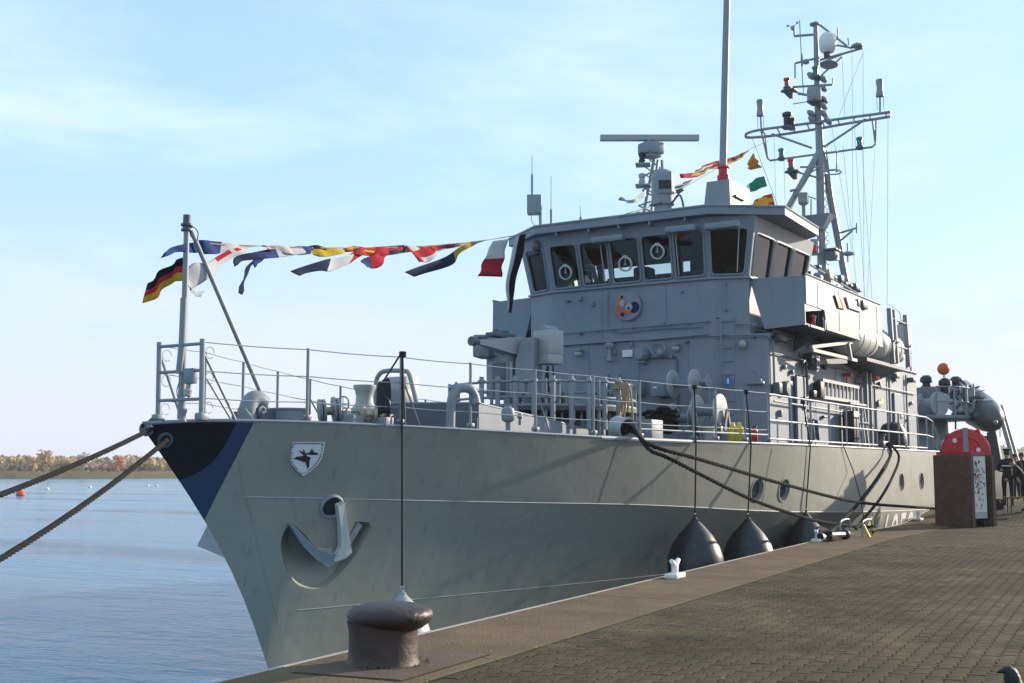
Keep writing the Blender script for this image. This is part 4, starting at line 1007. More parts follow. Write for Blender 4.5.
# ------------------------------------------------------------------ superstructure
XF = 28.74
F0, F1 = (XF, 11.97), (XF, 16.63)
BF6 = [(0, 1, 2, 3), (7, 6, 5, 4), (0, 4, 5, 1), (1, 5, 6, 2), (2, 6, 7, 3), (3, 7, 4, 0)]
def mY(p): return (p[0], 2 * YC - p[1])
house = part_of('deckhouse', ship, (36, YC, 3.95))
low = [(XF, 11.97), (29.25, 10.63), (44.3, 10.63), (44.3, 17.97), (29.25, 17.97), (XF, 16.63)]
MB().prism([(x, y, 3.9) for x, y in low], (0, 0, 2.84)).build('lower_house_wall', M['grey'], house, 0)
P1 = (29.09, 11.05)
mid_ = [(XF + .003, 11.97), (P1[0] + .003, P1[1] + .004), (33.4, P1[1] + .004), (33.4, mY(P1)[1] - .004), (P1[0] + .003, mY(P1)[1] - .004), (XF + .003, 16.63)]
MB().prism([(x, y, 6.742) for x, y in mid_], (0, 0, 1.50)).build('bridge_front_wall', M['grey'], house, 0)
aft_ = [(33.41, 11.0), (40.2, 11.0), (40.2, 17.6), (33.41, 17.6)]
b = MB(); b.add([(x, y, 6.742) for x, y in aft_] + [(33.41, 11.25, 9.3), (40.2, 11.25, 9.0), (40.2, 17.35, 9.0), (33.41, 17.35, 9.3)], [(3, 2, 1, 0), (4, 5, 6, 7), (0, 1, 5, 4), (1, 2, 6, 5), (2, 3, 7, 6), (3, 0, 4, 7)])
b.build('aft_house_wall', M['grey'], house, 0)
b = MB(); b.box((46.2, YC, 5.4), (3.6, 5.2, 2.9), ch=.03); b.build('after_casing', M['grey'], house)
b = MB(); b.prism([(x, y, 6.745) for x, y in [(XF - .05, 11.95), (29.22, 10.56), (44.36, 10.56), (44.36, 18.04), (29.22, 18.04), (XF - .05, 16.65)]], (0, 0, .045)); b.build('deck_ledge', M['grey'], house, 0)

# window band of the bridge: leans outwards towards the top
ZS, ZT, LEAN = 8.245, 9.79, .33
def out(p, d): return (p[0] + d[0] * LEAN, p[1] + d[1] * LEAN)
S_aft, S1 = (33.4, 17.55), mY(P1); P_aft = (33.4, 11.05)
band = [S_aft, S1, F1, F0, P1, P_aft]
dirs = [(0, 1), (-.55, .83), (-.95, .22), (-.95, -.22), (-.55, -.83), (0, -1)]
top = [out(p, d) for p, d in zip(band, dirs)]
bridge = part_of('bridge', ship, (31, YC, ZS))
def window(name, quad, n, rim, wiper=None, clear=None, framemat='grey'):
    bl, br, tr, tl = [vec(p) for p in quad]
    g = MB(); q = [p - n * .045 for p in (bl, br, tr, tl)]; g.prism(q, n * .008)
    w = g.build(name, M['glass'], ship, 0)
    f = MB(); c = (bl + br + tr + tl) / 4
    inner = [p + (c - p) * .0 for p in (bl, br, tr, tl)]
    rs_ = .055
    pts_o = []
    for p, (a, b2) in zip(inner, ((tl, br), (bl, tr), (br, tl), (tr, bl))):
        d1 = (a - p).normalized(); d2 = (b2 - p).normalized()
        for t in (0, .5, 1):
            pts_o.append(p + d1 * rs_ * 2 * (1 - t) ** 2 + d2 * rs_ * 2 * t ** 2)
    # corners in turn (start side reversed for every second corner so the loop keeps its direction)
    loop = pts_o[3:6] + pts_o[6:9] + pts_o[9:12] + pts_o[0:3]
    f.tube([p + n * .012 for p in loop], .030, 6, closed=True); f.build('window_frame', M[framemat], w, 40)
    if wiper:
        MB().beam(tl.lerp(tr, wiper) + n * .05 - vec((0, 0, .02)), bl.lerp(br, wiper + .02) + n * .05 + vec((0, 0, .06)), .022, .03).build('wiper', M['fit_light'], w, 0)
    if clear:
        cc = bl.lerp(br, clear[0]).lerp(tl.lerp(tr, clear[0]), clear[1]) + n * .03
        b = MB(); b.lathe(cc, [(.185, -.03), (.205, -.02), (.205, .02), (.185, .03), (.165, .03), (.165, -.03)], n, 24, ring=True); b.build('clear_view_ring', M['clear_rim'], w)
        b = MB(); b.box(cc + vec((0, 0, .20)), (.10, .14, .07), ch=.02); b.beam(cc + vec((0, 0, .18)), cc + vec((0, 0, -.02)), .02, .03); b.ball(cc, .035); b.build('wiper_motor', M['fit_light'], w)
    return w
def facet(i, wins, v0, v1, wmats='grey'):
    bl, br = vec(band[i] + (ZS,)), vec(band[i + 1] + (ZS,)); tl, tr = vec(top[i] + (ZT,)), vec(top[i + 1] + (ZT,))
    n = (br - bl).cross(tl - bl).normalized()
    if n.dot(vec((31, YC, 9)) - bl) > 0: n = -n
    def P(u, v): return bl.lerp(br, u).lerp(tl.lerp(tr, u), v)
    mb = MB(); U = [0.0]
    for a, b2, _ in wins: U += [a, b2]
    U.append(1.0); Vv = [0, v0, v1, 1]
    for a in range(len(U) - 1):
        for c in range(3):
            if c == 1 and a % 2 == 1: continue
            if U[a + 1] - U[a] < 1e-4: continue
            mb.prism([P(U[a], Vv[c]), P(U[a + 1], Vv[c]), P(U[a + 1], Vv[c + 1]), P(U[a], Vv[c + 1])], n * -.09)
    mb.build('window_band', M['grey'], bridge, 0)
    for a, b2, kw in wins:
        window('window', [P(a, v0), P(b2, v0), P(b2, v1), P(a, v1)], n, 0, **kw)
V0, V1 = .05, .80
facet(0, [(.08, .33, {}), (.38, .62, {}), (.67, .92, {})], V0, V1)
facet(1, [(.18, .86, {})], V0, V1)
g5 = [(.020 + i * .195, .020 + i * .195 + .176) for i in range(5)]
kws = [dict(clear=(.50, .36)), dict(wiper=.80), dict(clear=(.50, .42)), dict(clear=(.55, .62)), dict(wiper=.10)]
facet(2, [(a, b2, k_) for (a, b2), k_ in zip(g5, kws)], V0, V1)
facet(3, [(.04, .88, dict(wiper=.76))], V0, V1)
facet(4, [(.04, .33, dict(framemat='fit_light')), (.36, .64, dict(framemat='fit_light')), (.67, .95, dict(framemat='fit_light'))], .02, .74)
# back wall, ceiling, floor and the console inside
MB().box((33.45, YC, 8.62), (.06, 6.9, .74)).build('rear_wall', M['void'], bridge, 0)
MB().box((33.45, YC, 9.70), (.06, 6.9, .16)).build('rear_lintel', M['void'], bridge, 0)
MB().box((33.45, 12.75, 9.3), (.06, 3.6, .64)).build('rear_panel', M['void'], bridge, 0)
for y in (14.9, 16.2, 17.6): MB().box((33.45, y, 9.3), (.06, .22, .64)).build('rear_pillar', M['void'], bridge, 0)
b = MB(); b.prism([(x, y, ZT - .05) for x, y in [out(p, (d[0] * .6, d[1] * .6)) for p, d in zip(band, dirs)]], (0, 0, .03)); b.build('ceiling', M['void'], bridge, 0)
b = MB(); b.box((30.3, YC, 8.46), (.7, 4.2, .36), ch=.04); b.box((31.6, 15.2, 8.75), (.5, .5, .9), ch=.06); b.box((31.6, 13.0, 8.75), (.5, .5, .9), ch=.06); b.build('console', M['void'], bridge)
# sill ledge
b = MB(); sl = [out(p, (d[0] * .22, d[1] * .22)) for p, d in zip(band, dirs)]; b.prism([(x, y, ZS - .03) for x, y in sl], (0, 0, .05)); b.build('sill_ledge', M['grey'], bridge, 0)

# roof slab with wide side overhangs
ZR = 9.80
roofp = [(33.5, 17.2), (32.5, 18.3), (29.35, 18.45), (28.15, 16.85), (28.15, 11.75), (29.35, 10.15), (32.5, 10.3), (33.5, 11.4)]
b = MB(); b.prism([(x, y, ZR) for x, y in roofp], (0, 0, .20)); b.build('roof', M['grey'], bridge, 0)
b = MB(); rp2 = [(x, y, 10.015) for x, y in roofp[1:7]]; b.tube(rp2, .035, 6); b.build('roof_edge_bar', M['fit'], bridge)
for y in (12.4, 13.4, 14.3, 15.2, 16.2):
    b = MB(); b.box((28.28, y, 9.74), (.22, .035, .10)); b.build('roof_bracket', M['grey'], bridge, 0)
b = MB()
for y, xx in ((13.7, 28.4), (12.5, 28.4)):
    pass
for px, py, w in ((608, 238, .95), (683, 228, .85), (722, 225, .9)):
    c = vec((28.25, 14.642, 9.456)) if px == 608 else (vec((28.25, 12.536, 9.504)) if px == 683 else vec((28.3, 11.436, 9.485)))
    b = MB(); b.box(c, (.22, w, .17), ch=.05); b.build('blind_box', M['grey'], bridge)
b = MB(); b.tube([(28.7, 17.371, 9.349), (28.7, 16.817, 9.467)], .07, 8); b.ball((28.6, 17.049, 9.558), .16); b.build('horn', M['grey_dark'], bridge)

# bridge wings
WZ0, WZ1 = 6.98, 8.22
def wing(sgn, lamp):
    Y = lambda y: y if sgn < 0 else 2 * YC - y
    w = part_of('bridge_wing', ship, (31, Y(10.3), WZ0))
    MB().prism([(29.24, Y(11.10), WZ1 + .01), (29.24, Y(9.68), WZ1 - .03), (29.24, Y(9.66), WZ0 - .02), (29.24, Y(10.72), WZ0 - .08)], (.05, 0, 0)).build('front_screen', M['grey'], w, 0)
    # side bulwark with a notch for the sidelight
    s = MB(); yo = Y(9.64); yi = Y(9.70); d = (0, (yi - yo), 0)
    for poly in ([(29.30, yo, WZ1), (36.1, yo, WZ1), (36.25, yo, WZ0 + .5), (29.30, yo, WZ0 + .5)], [(30.75, yo, WZ0 + .5), (36.25, yo, WZ0 + .5), (36.3, yo, WZ0), (30.95, yo, WZ0)]):
        s.prism(poly, d)
    s.build('side_screen', M['grey'], w, 0)
    MB().prism([(29.3, Y(9.72), WZ0 - .02), (36.3, Y(9.72), WZ0 - .02), (36.3, Y(10.98), WZ0 - .02), (29.3, Y(10.98), WZ0 - .02)], (0, 0, .06)).build('wing_floor', M['grey_dark'], w, 0)
    MB().prism([(36.24, Y(9.72), WZ0 + .05), (36.24, Y(10.98), WZ0 + .05), (36.10, Y(10.98), WZ1), (36.10, Y(9.72), WZ1)], (.04, 0, 0)).build('end_screen', M['grey'], w, 0)
    MB().tube([(29.3, yo, WZ1 + .02), (36.1, yo, WZ1 + .02)], .03, 6).build('capping_bar', M['fit'], w)
    # sidelight box
    lb = MB(); lb.box((30.75, Y(9.90), WZ0 + .24), (.05, .44, .52)); lb.box((30.1, Y(10.13), WZ0 + .24), (1.3, .04, .52)); lb.box((30.1, Y(9.90), WZ0 - .03), (1.3, .50, .04)); lb.build('sidelight_box', M['black'], w, 0)
    l = MB(); l.lathe((30.45, Y(9.86), WZ0 + .02), [(.09, 0), (.09, .08), (.075, .09), (.075, .24), (.09, .25), (.09, .31), (.03, .34)], (0, 0, 1), 14, mi=0); l.build('sidelight', M[lamp], w)
    f = MB(); f.beam((30.72, Y(9.64), WZ0 - .02), (30.72, Y(9.64), WZ0 + .24), .06, .05); f.beam((30.72, Y(9.66), WZ0 - .02), (29.6, Y(9.66), WZ0 - .02), .05, .06); f.build('lamp_frame', M['fit_light'], w, 0)
    return w
wp = wing(-1, 'redlamp'); wing(1, 'green')
# name board with a white panel on the side screen
b = MB(); b.prism([(31.539, 9.62, 7.971), (32.071, 9.62, 8.009), (32.402, 9.62, 7.693), (31.861, 9.62, 7.659)], (0, -.03, 0)); b.build('side_plate', M['black'], ship, 0)
b = MB(); b.prism([(31.912, 9.6, 7.961), (32.184, 9.6, 7.994), (32.519, 9.6, 7.704), (32.243, 9.6, 7.674)], (0, -.02, 0)); b.build('red_stripe', M['red'], ship, 0)
b = MB(); b.prism([(32.526, 9.62, 8.036), (33.656, 9.62, 8.031), (33.923, 9.62, 7.777), (32.776, 9.62, 7.762)], (0, -.04, 0)); b.build('name_board', M['white'], ship, 0)
b = MB(); b.box((34.274, 9.6, 8.015), (.5, .12, .22), ch=.03); b.box((33.632, 9.6, 7.998), (.18, .12, .2), ch=.03); b.build('bracket_lamp', M['grey_dark'], ship)
# lamps and gear on the after house side
for i, p in enumerate(((35.648, 11.1, 9.193), (36.744, 11.1, 9.217), (38.324, 11.1, 9.169))):
    b = MB(); b.box(vec(p) + vec((0, -.08, 0)), (.30 if i else .42, .22, .2 if i else .3), ch=.03); b.build('deck_floodlight', M['zinc'] if i == 0 else M['grey_dark'], ship)
for p in ((34.614, 11.1, 9.291), (36.201, 11.12, 9.178), (37.419, 11.15, 9.153), (37.95, 11.15, 9.157), (39.107, 11.2, 9.145)):
    b = MB(); b.box(vec(p) + vec((0, -.08, 0)), (.22, .18, .09), ch=.02); b.build('cable_gland', M['grey_dark'], ship)
MB().tube([(33.557, 11.02, 9.279), (38.694, 11.02, 8.981)], .03, 6).build('cable_run', M['fit'], ship)
# folded boarding platform under the wing
b = MB()
for a, c in (((30.986, 10.1, 6.561), (33.736, 9.8, 6.92)), ((31.062, 10.1, 6.489), (34.014, 9.8, 6.419)), ((33.293, 9.8, 6.853), (33.531, 9.8, 6.397))): b.beam(a, c, .09, .09)
b.build('folding_boom', M['fit_light'], ship, 0)
b = MB(); b.beam((31.874, 10.4, 6.246), (34.029, 10.1, 6.42), .10, .14); b.box((32.124, 10.4, 6.21), (.3, .25, .3), ch=.03); b.build('boom_arm', M['grey_dark'], ship, 0)
b = MB(); b.beam((29.4, 10.55, 6.86), (36.0, 10.5, 6.86), .05, .10); b.build('wing_bracket', M['grey_dark'], ship, 0)
for x in (31.0, 33.0, 35.0):
    b = MB(); b.prism([(x, 10.6, 6.93), (x, 9.8, 6.93), (x, 10.6, 6.45)], (.04, 0, 0)); b.build('wing_bracket', M['grey_dark'], ship, 0)

# ------------------------------------------------------------------ front wall fittings
def on_front(p): return vec(p)
def handrail(a, c, n=6, r=.018, off=(-.09, 0, 0), name='handrail'):
    a, c = vec(a) + vec(off), vec(c) + vec(off); b = MB(); b.tube([a, c], r, 6)
    for i in range(n):
        q = a.lerp(c, i / (n - 1)); b.tube([q, q - vec(off)], r * .8, 5); b.disc(q - vec(off) * .95, off, .045, .02, 10)
    return b.build(name, M['grey'], ship)
handrail((28.73, 16.302, 7.071), (28.73, 12.011, 7.127), 9)
handrail((28.73, 16.304, 6.74), (28.73, 14.173, 6.759), 5)
handrail((28.73, 13.735, 6.748), (28.73, 12.017, 6.793), 5)
handrail((28.95, 11.316, 7.028), (29.1, 10.919, 7.018), 2, .016)
handrail((28.85, 11.606, 8.092), (28.85, 11.592, 7.408), 2, .02)
handrail((29.2, 10.593, 6.715), (28.8, 11.884, 6.702), 2, .012)
for p in ((28.6, 15.734, 6.508), (28.6, 12.879, 6.506)):
    b = MB(); b.box(vec(p) + vec((0, 0, .06)), (.20, .16, .07), ch=.02, mi=1); b.lathe(vec(p) - vec((.03, 0, .12)), [(.05, 0), (.10, .05), (.10, .13)], (0, 0, 1), 12); b.build('bulkhead_lamp', [M['fit_light'], M['grey']], ship)
b = MB(); c = vec((28.55, 14.781, 6.496)); b.lathe(c, [(.05, -.30), (.09, -.26), (.045, -.1), (.045, .06), (.11, .08), (.13, .16), (.09, .22)], (0, 0, 1), 14); b.tube([c + vec((0, .16, -.14)), c + vec((0, 0, -.10))], .02, 6); b.build('call_speaker', M['fit'], ship)
b = MB(); b.box((28.7, 14.324, 6.418), (.03, .30, .19), ch=.012); b.build('white_plate', M['white'], ship, 0)
b = MB(); c = vec((28.55, 13.856, 6.357)); b.lathe(c, [(.14, .14), (.17, .1), (.17, -.12), (.14, -.14), (.12, -.10)], (-1, .2, 0), 18); b.box(c - vec((0, 0, .2)), (.2, .24, .05), ch=.01); b.build('searchlight', M['grey'], ship)
b = MB(); b.disc(vec((28.44, 13.875, 6.349)), (-1, .2, 0), .12, .02, 16); b.build('searchlight_glass', M['dark_glass'], ship)
b = MB(); b.tube(spline([(28.65, 13.642, 6.551), (28.6, 13.563, 6.385), (28.58, 13.411, 6.298), (28.6, 13.22, 6.368), (28.65, 13.241, 6.556), (28.62, 13.425, 6.642), (28.65, 13.641, 6.577)], 5), .02, 6); b.ball((28.55, 13.311, 6.369), .1); b.build('hose_bracket', M['fit'], ship)
for p, s in (((28.55, 13.983, 5.482), (.3, .36, .40)), ((28.5, 13.272, 5.416), (.42, .40, .38)), ((28.55, 14.421, 5.445), (.2, .2, .3))):
    b = MB(); b.box(p, s, ch=.02); b.build('fire_station_box', M['grey'], ship)
b = MB(); b.box((28.28, 13.338, 5.458), (.015, .09, .05)); b.build('small_label', M['white'], ship, 0)
b = MB(); b.beam((28.6, 14.501, 5.848), (28.6, 14.327, 5.603), .03, .03); b.build('bracket_arm', M['grey_dark'], ship, 0)
b = MB(); b.tube([(28.7, 13.785, 6.259), (28.7, 12.928, 6.257), (28.7, 12.902, 6.126), (28.7, 12.873, 4.371)], .022, 6); b.build('door_outline', M['grey_dark'], ship)
# doors and panels outlined on the front: a raised door leaf
b = MB(); b.box((28.715, 15.3, 5.0), (.05, .8, 1.8), ch=.02); b.build('door', M['grey'], ship, 0)
# emblem: a round painted board, an orange clad figure holding a dark round mine
em = vec((28.66, 14.275, 7.68)); ER = .385
eb = MB(); eb.lathe(em, [(ER, -.03), (ER, .02), (ER - .02, .025), (0, .025)], (-1, 0, 0), 36); emb = eb.build('round_emblem', M['grey'], ship)
def E_(x, y, o=.032): return em + vec((-o, -(x - 385) / 150 * ER, -(y - 345) / 150 * ER))
def patch(name, pts, mat, o=.032): return MB().prism([E_(x, y, o) for x, y in pts], (-.004, 0, 0)).build(name, M[mat], emb, 0)
def circ(cx, cy_, r, n=16): return [(cx + r * math.cos(k_ * 2 * math.pi / n), cy_ + r * math.sin(k_ * 2 * math.pi / n)) for k_ in range(n)]
patch('round_mine', circ(462, 365, 58, 22), 'fnavy')
patch('orange_figure', [(275, 275), (300, 245), (345, 235), (350, 280), (300, 300), (312, 350), (330, 378), (380, 392), (430, 405), (432, 430), (370, 432), (348, 415), (300, 412), (292, 452), (276, 440), (255, 395), (250, 345), (272, 315)], 'orange')
patch('figure_face', circ(325, 312, 34, 14), 'fit_light', .038)
patch('figure_hand', circ(402, 358, 40, 14), 'fit_light', .038)
patch('figure_detail', circ(360, 320, 14, 10), 'orange', .044)
patch('figure_detail', circ(328, 432, 22, 10), 'fnavy', .040)
patch('figure_detail', circ(400, 372, 15, 10), 'fnavy', .044)
patch('figure_detail', circ(322, 250, 16, 8), 'fnavy', .040)

# ladder, lamp, sign on the angled corner
ld = part_of('ladder', ship, (28.9, 11.621, 4.179))
for a, c in (((28.75, 11.69, 7.224), (28.75, 11.723, 4.102)), ((28.95, 11.406, 7.226), (28.95, 11.442, 4.102))):
    MB().tube([a, c], .020, 6).build('ladder_rail', M['grey'], ld)
for k_ in range(9):
    a = vec((28.75, 11.692, 7.109)).lerp(vec((28.75, 11.721, 4.203)), k_ / 8.6); c = vec((28.95, 11.408, 7.124)).lerp(vec((28.95, 11.44, 4.203)), k_ / 8.6)
    MB().tube([a, c], .014, 5).build('rung', M['grey'], ld)
for p in ((28.85, 11.813, 7.217), (29.05, 11.486, 7.216), (28.9, 11.734, 6.728), (29.1, 10.926, 6.7), (29.05, 11.5, 6.548), (28.9, 11.859, 5.862), (29.05, 11.513, 5.858)):
    b = MB(); b.box(p, (.14, .07, .05), ch=.01); b.build('ladder_bracket', M['grey_dark'], ship)
b = MB(); c = vec((28.85, 11.18, 6.501)); b.lathe(c, [(.10, 0), (.10, .1), (.05, .16)], (-.8, -.5, .1), 12); b.box(c + vec((.1, .02, .05)), (.16, .2, .07), ch=.02, mi=1); b.build('bulkhead_lamp', [M['fit_light'], M['black']], ship)
b = MB(); b.disc((28.74, 11.529, 5.572), (-1, -.38, 0), .115, .02, 20); sg = b.build('round_sign', M['blue'], ship)
b = MB(); c = vec((28.725, 11.523, 5.57)); b.box(c, (.006, .05, .10), rz=.37); b.ball(c + vec((0, 0, .06)), (.006, .025, .025), 8, 6); b.build('sign_figure', M['white'], sg, 0)
b = MB(); b.tube(spline([(29.1, 10.998, 5.839), (29.05, 10.875, 5.78), (29.05, 10.812, 5.651), (29.05, 10.854, 5.527)], 5), .014, 5); b.box((29.05, 10.907, 5.529), (.16, .42, .07), ch=.02); b.box((29.05, 10.813, 5.576), (.14, .14, .12), ch=.03); b.build('coat_hook', M['grey'], ship)
b = MB(); b.tube([(20.98, 11.082, 3.988), (22.1, 10.768, 3.969), (23.74, 10.391, 3.952)], .045, 8); b.build('edge_roller', M['fit_light'], ship)

pr = random.Random(77)
for i in range(16):
    y = pr.uniform(12.1, 16.5); z = pr.choice([4.6, 5.2, 5.9, 6.3, 6.55, 7.1, 7.9]) + pr.uniform(-.1, .1)
    if abs(y - em.y) < .6 and abs(z - em.z) < .6: continue
    b = MB(); b.box((28.70, y, z), (.10, pr.uniform(.06, .14), pr.uniform(.05, .12)), ch=.012); b.build('wall_fitting', M[pr.choice(['grey', 'grey', 'fit', 'grey_dark'])], ship)
for y in (12.6, 14.0, 15.5): MB().tube([(28.735, y, 4.0), (28.735, y, 6.7)], .006, 4).build('weld_seam', M['grey'], ship)
for y in (13.2, 15.1): MB().tube([(28.735, y, 6.82), (28.735, y, 8.2)], .006, 4).build('weld_seam', M['grey'], ship)
MB().tube(spline([(28.68, 12.2, 7.0), (28.68, 13.5, 7.02), (28.68, 14.6, 7.0), (28.68, 14.9, 7.3), (28.68, 14.9, 8.1)], 5), .016, 6).build('cable_run', M['grey'], ship)
for x in (30.2, 32.0, 33.9, 35.7): MB().tube([(x, 9.635, 7.05), (x, 9.635, 8.15)], .005, 4).build('weld_seam', M['grey'], ship)
for i in range(22):
    x = pr.uniform(29.6, 43.8); z = pr.uniform(4.5, 6.5)
    b = MB(); b.box((x, 10.57, z), (pr.uniform(.08, .28), .09, pr.uniform(.06, .2)), ch=.012); b.build('wall_fitting', M[pr.choice(['grey', 'fit', 'fit_light', 'grey_dark'])], ship)
MB().tube([(29.4, 10.56, 6.3), (36.4, 10.56, 6.3), (36.6, 10.56, 6.0), (43.9, 10.56, 6.0)], .022, 6).build('cable_run', M['fit'], ship)
# ------------------------------------------------------------------ cable reels on the foredeck side
def reel(name, c1, c2, r, hub, extra=None):
    w = part_of(name, ship, c1)
    c1, c2 = vec(c1), vec(c2); ax = (c2 - c1).normalized()
    for c in (c1, c2):
        b = MB(); b.lathe(c - ax * .03, [(r - .03, 0), (r, .01), (r, .045), (r - .03, .06), (r * .3, .06)], ax, 28); b.build('flange', M['fit_light'], w)
    MB().lathe(c1, [(hub, 0), (hub, (c2 - c1).length)], ax, 20).build('hub', M['grey'], w)
    return w
axr = vec((-.06, -1, 0))
c1 = vec((27.9, 12.647, 5.5)); w = reel('cable_reel', c1, c1 + vec((-.04, -.60, 0)), .36, .10)
b = MB(); c = c1 + vec((-.05, -.72, 0)); b.lathe(c, [(.05, 0), (.22, .24), (.22, .26)], axr, 4); b.beam(c + axr * .25, c + axr * .25 + vec((.1, 0, -.9)), .04, .06); b.build('crank_cone', M['fit'], w, 20)
c1 = vec((27.7, 12.583, 4.626)); w = reel('cable_reel', c1, c1 + vec((-.04, -.60, 0)), .38, .12)
c1 = vec((27.4, 11.794, 4.793)); w = reel('cable_reel', c1, c1 + vec((-.04, -.60, 0)), .385, .14)
b = MB(); q = c1 + vec((.05, -.3, -.38)); b.box(q + vec((0, 0, -.12)), (.5, .7, .22), ch=.03); b.beam(c1 + vec((.12, -.72, .02)), c1 + vec((.3, -.72, -.5)), .05, .08); b.beam(c1 + vec((.12, -.72, .02)), c1 + vec((-.1, -.72, -.5)), .05, .08); b.build('reel_stand', M['grey_dark'], w)

# ------------------------------------------------------------------ side wall fittings
YW = 10.61
for p in ((29.785, 10.5, 6.713), (32.191, 10.5, 6.411)):
    b = MB(); b.box(p, (.5, .24, .2), ch=.04); b.ball(vec(p) + vec((.25, -.05, -.02)), .11); b.build('floodlight', M['grey_dark'], ship)
b = MB(); c = vec((30.217, 10.55, 5.443)); b.lathe(c, [(.19, -.05), (.19, .05), (.15, .09), (0, .10)], (0, -1, 0), 18); b.build('round_vent', M['grey_dark'], ship)
b = MB(); b.box((29.476, 10.5, 5.412), (.25, .2, .28), ch=.04); b.build('switch_box', M['grey_dark'], ship)
b = MB(); b.tube([(29.421, 10.57, 6.632), (29.448, 10.57, 5.363)], .03, 6); b.build('wall_pipe', M['grey'], ship)
b = MB(); b.tube(spline([(31.52, 10.5, 5.286), (31.641, 10.5, 5.265), (31.812, 10.5, 5.327), (31.804, 10.5, 5.758), (31.75, 10.5, 6.133), (31.636, 10.5, 6.26), (31.508, 10.5, 6.196)], 5), .035, 7); b.build('hook_pole', M['grey_dark'], ship)
b = MB(); b.tube([(31.411, 10.57, 6.488), (31.838, 10.57, 5.628)], .014, 5); b.build('wall_cable', M['grey_dark'], ship)
rk = part_of('wall_ladder', ship, (34.718, 10.5, 5.357))
for a, c in (((33.098, 10.5, 5.838), (36.623, 10.5, 5.827)), ((33.058, 10.5, 5.362), (36.576, 10.5, 5.37))):
    MB().beam(a, c, .06, .09).build('ladder_rail', M['fit_light'], rk, 0)
for k_ in range(10):
    t = (k_ + .3) / 9.6; MB().beam(vec((33.098, 10.5, 5.838)).lerp(vec((36.623, 10.5, 5.827)), t), vec((33.058, 10.5, 5.362)).lerp(vec((36.576, 10.5, 5.37)), t), .05, .05, up=(0, 1, 0)).build('rung', M['fit_light'], rk, 0)
b = MB(); b.box((32.853, 10.5, 5.546), (.35, .2, .46), ch=.03); b.box((32.52, 10.55, 5.419), (.4, .14, .2), ch=.03); b.build('junction_box', M['black'], ship)
b = MB(); b.tube([(29.199, 10.5, 5.071), (37.336, 10.5, 4.99)], .025, 6); b.build('grab_rail', M['fit'], ship)
for i, (p, s) in enumerate((((31.984, 10.56, 4.689), (.5, .05, .35)),)):
    b = MB(); b.box(p, s); b.build('wall_plate', M['fit'], ship, 0)
dr = part_of('side_door', ship, (30.888, 10.56, 4.129))
b = MB(); b.box((31.5, 10.585, 4.95), (.85, .06, 1.75), ch=.02); b.build('door_leaf', M['grey'], dr, 0)
b = MB(); b.tube([(31.06, 10.55, 4.05), (31.06, 10.55, 5.86), (31.94, 10.55, 5.86), (31.94, 10.55, 4.05)], .03, 6); b.build('door_frame', M['grey'], dr)
b = MB(); b.beam((31.85, 10.5, 5.0), (31.6, 10.5, 5.0), .03, .05); b.build('handle', M['grey_dark'], dr, 0)
b = MB(); b.box((31.747, 10.57, 4.775), (.17, .02, .14)); b.build('yellow_label', M['yellow'], ship, 0)
b = MB(); b.box((31.437, 10.57, 4.671), (.18, .02, .22)); b.build('blue_label', M['fit'], ship, 0)
b = MB(); b.box((39.43, 10.56, 5.534), (.34, .02, .16)); b.build('yellow_label', M['yellow'], ship, 0)
b = MB(); b.tube([(32.056, 10.5, 4.717), (32.48, 10.5, 4.705), (32.605, 10.5, 4.135), (32.179, 10.5, 4.154)], .05, 6, closed=True); b.build('dark_bracket', M['grey_dark'], ship)
for a, c in (((37.198, 10.45, 6.365), (37.215, 10.45, 4.008)), ((37.635, 10.45, 6.364), (37.653, 10.45, 4.014))):
    MB().beam(a, c, .13, .13).build('derrick_post', M['grey'], ship, 0)
b = MB(); b.box((35.2, 10.35, 4.55), (.5, .35, 1.0), ch=.03); b.build('hose_cabinet', M['black'], ship)
wr = part_of('white_rack', ship, (36.0, 10.3, 4.0))
for x in (35.6, 35.95, 36.3, 36.65, 37.0):
    MB().beam((x, 10.35, 4.05), (x - .1, 10.45, 5.35), .045, .05).build('rack_post', M['fit_light'], wr, 0)
for z in (4.12, 4.75, 5.3): MB().beam((35.45, 10.32 + (z - 4) * .08, z), (37.1, 10.32 + (z - 4) * .08, z), .05, .05).build('rack_bar', M['fit_light'], wr, 0)
b = MB(); b.lathe((39.2, 10.2, 3.98), [(.42, 0), (.46, .15), (.44, .55), (.3, .8), (.12, .88)], (0, 0, 1), 18); b.build('canvas_cover', M['black'], ship)
for p, s in (((35.678, 10.5, 6.145), (.3, .2, .1)), ((38.364, 10.5, 6.256), (.5, .25, .14)), ((35.628, 10.55, 5.966), (.14, .05, .2))):
    b = MB(); b.box(p, s, ch=.02); b.build('orange_fitting', M['orange'], ship)
for x in (38.6, 40.4, 42.6):
    b = MB(); b.tube([(x, 10.57, 4.0), (x, 10.57, 6.6)], .03, 6); b.build('wall_pipe', M['grey'], ship)
    b = MB(); b.box((x + .5, 10.5, 6.45), (.4, .24, .16), ch=.03); b.build('floodlight', M['grey_dark'], ship)
b = MB(); b.box((41.4, 10.585, 5.0), (.85, .06, 1.8), ch=.02); b.build('door', M['grey'], ship, 0)
for i in range(5):
    b = MB(); b.tube([(32.8 + i * 1.9, 10.6, 4.1), (32.8 + i * 1.9, 10.6, 6.7)], .008, 4); b.build('weld_seam', M['grey'], ship)

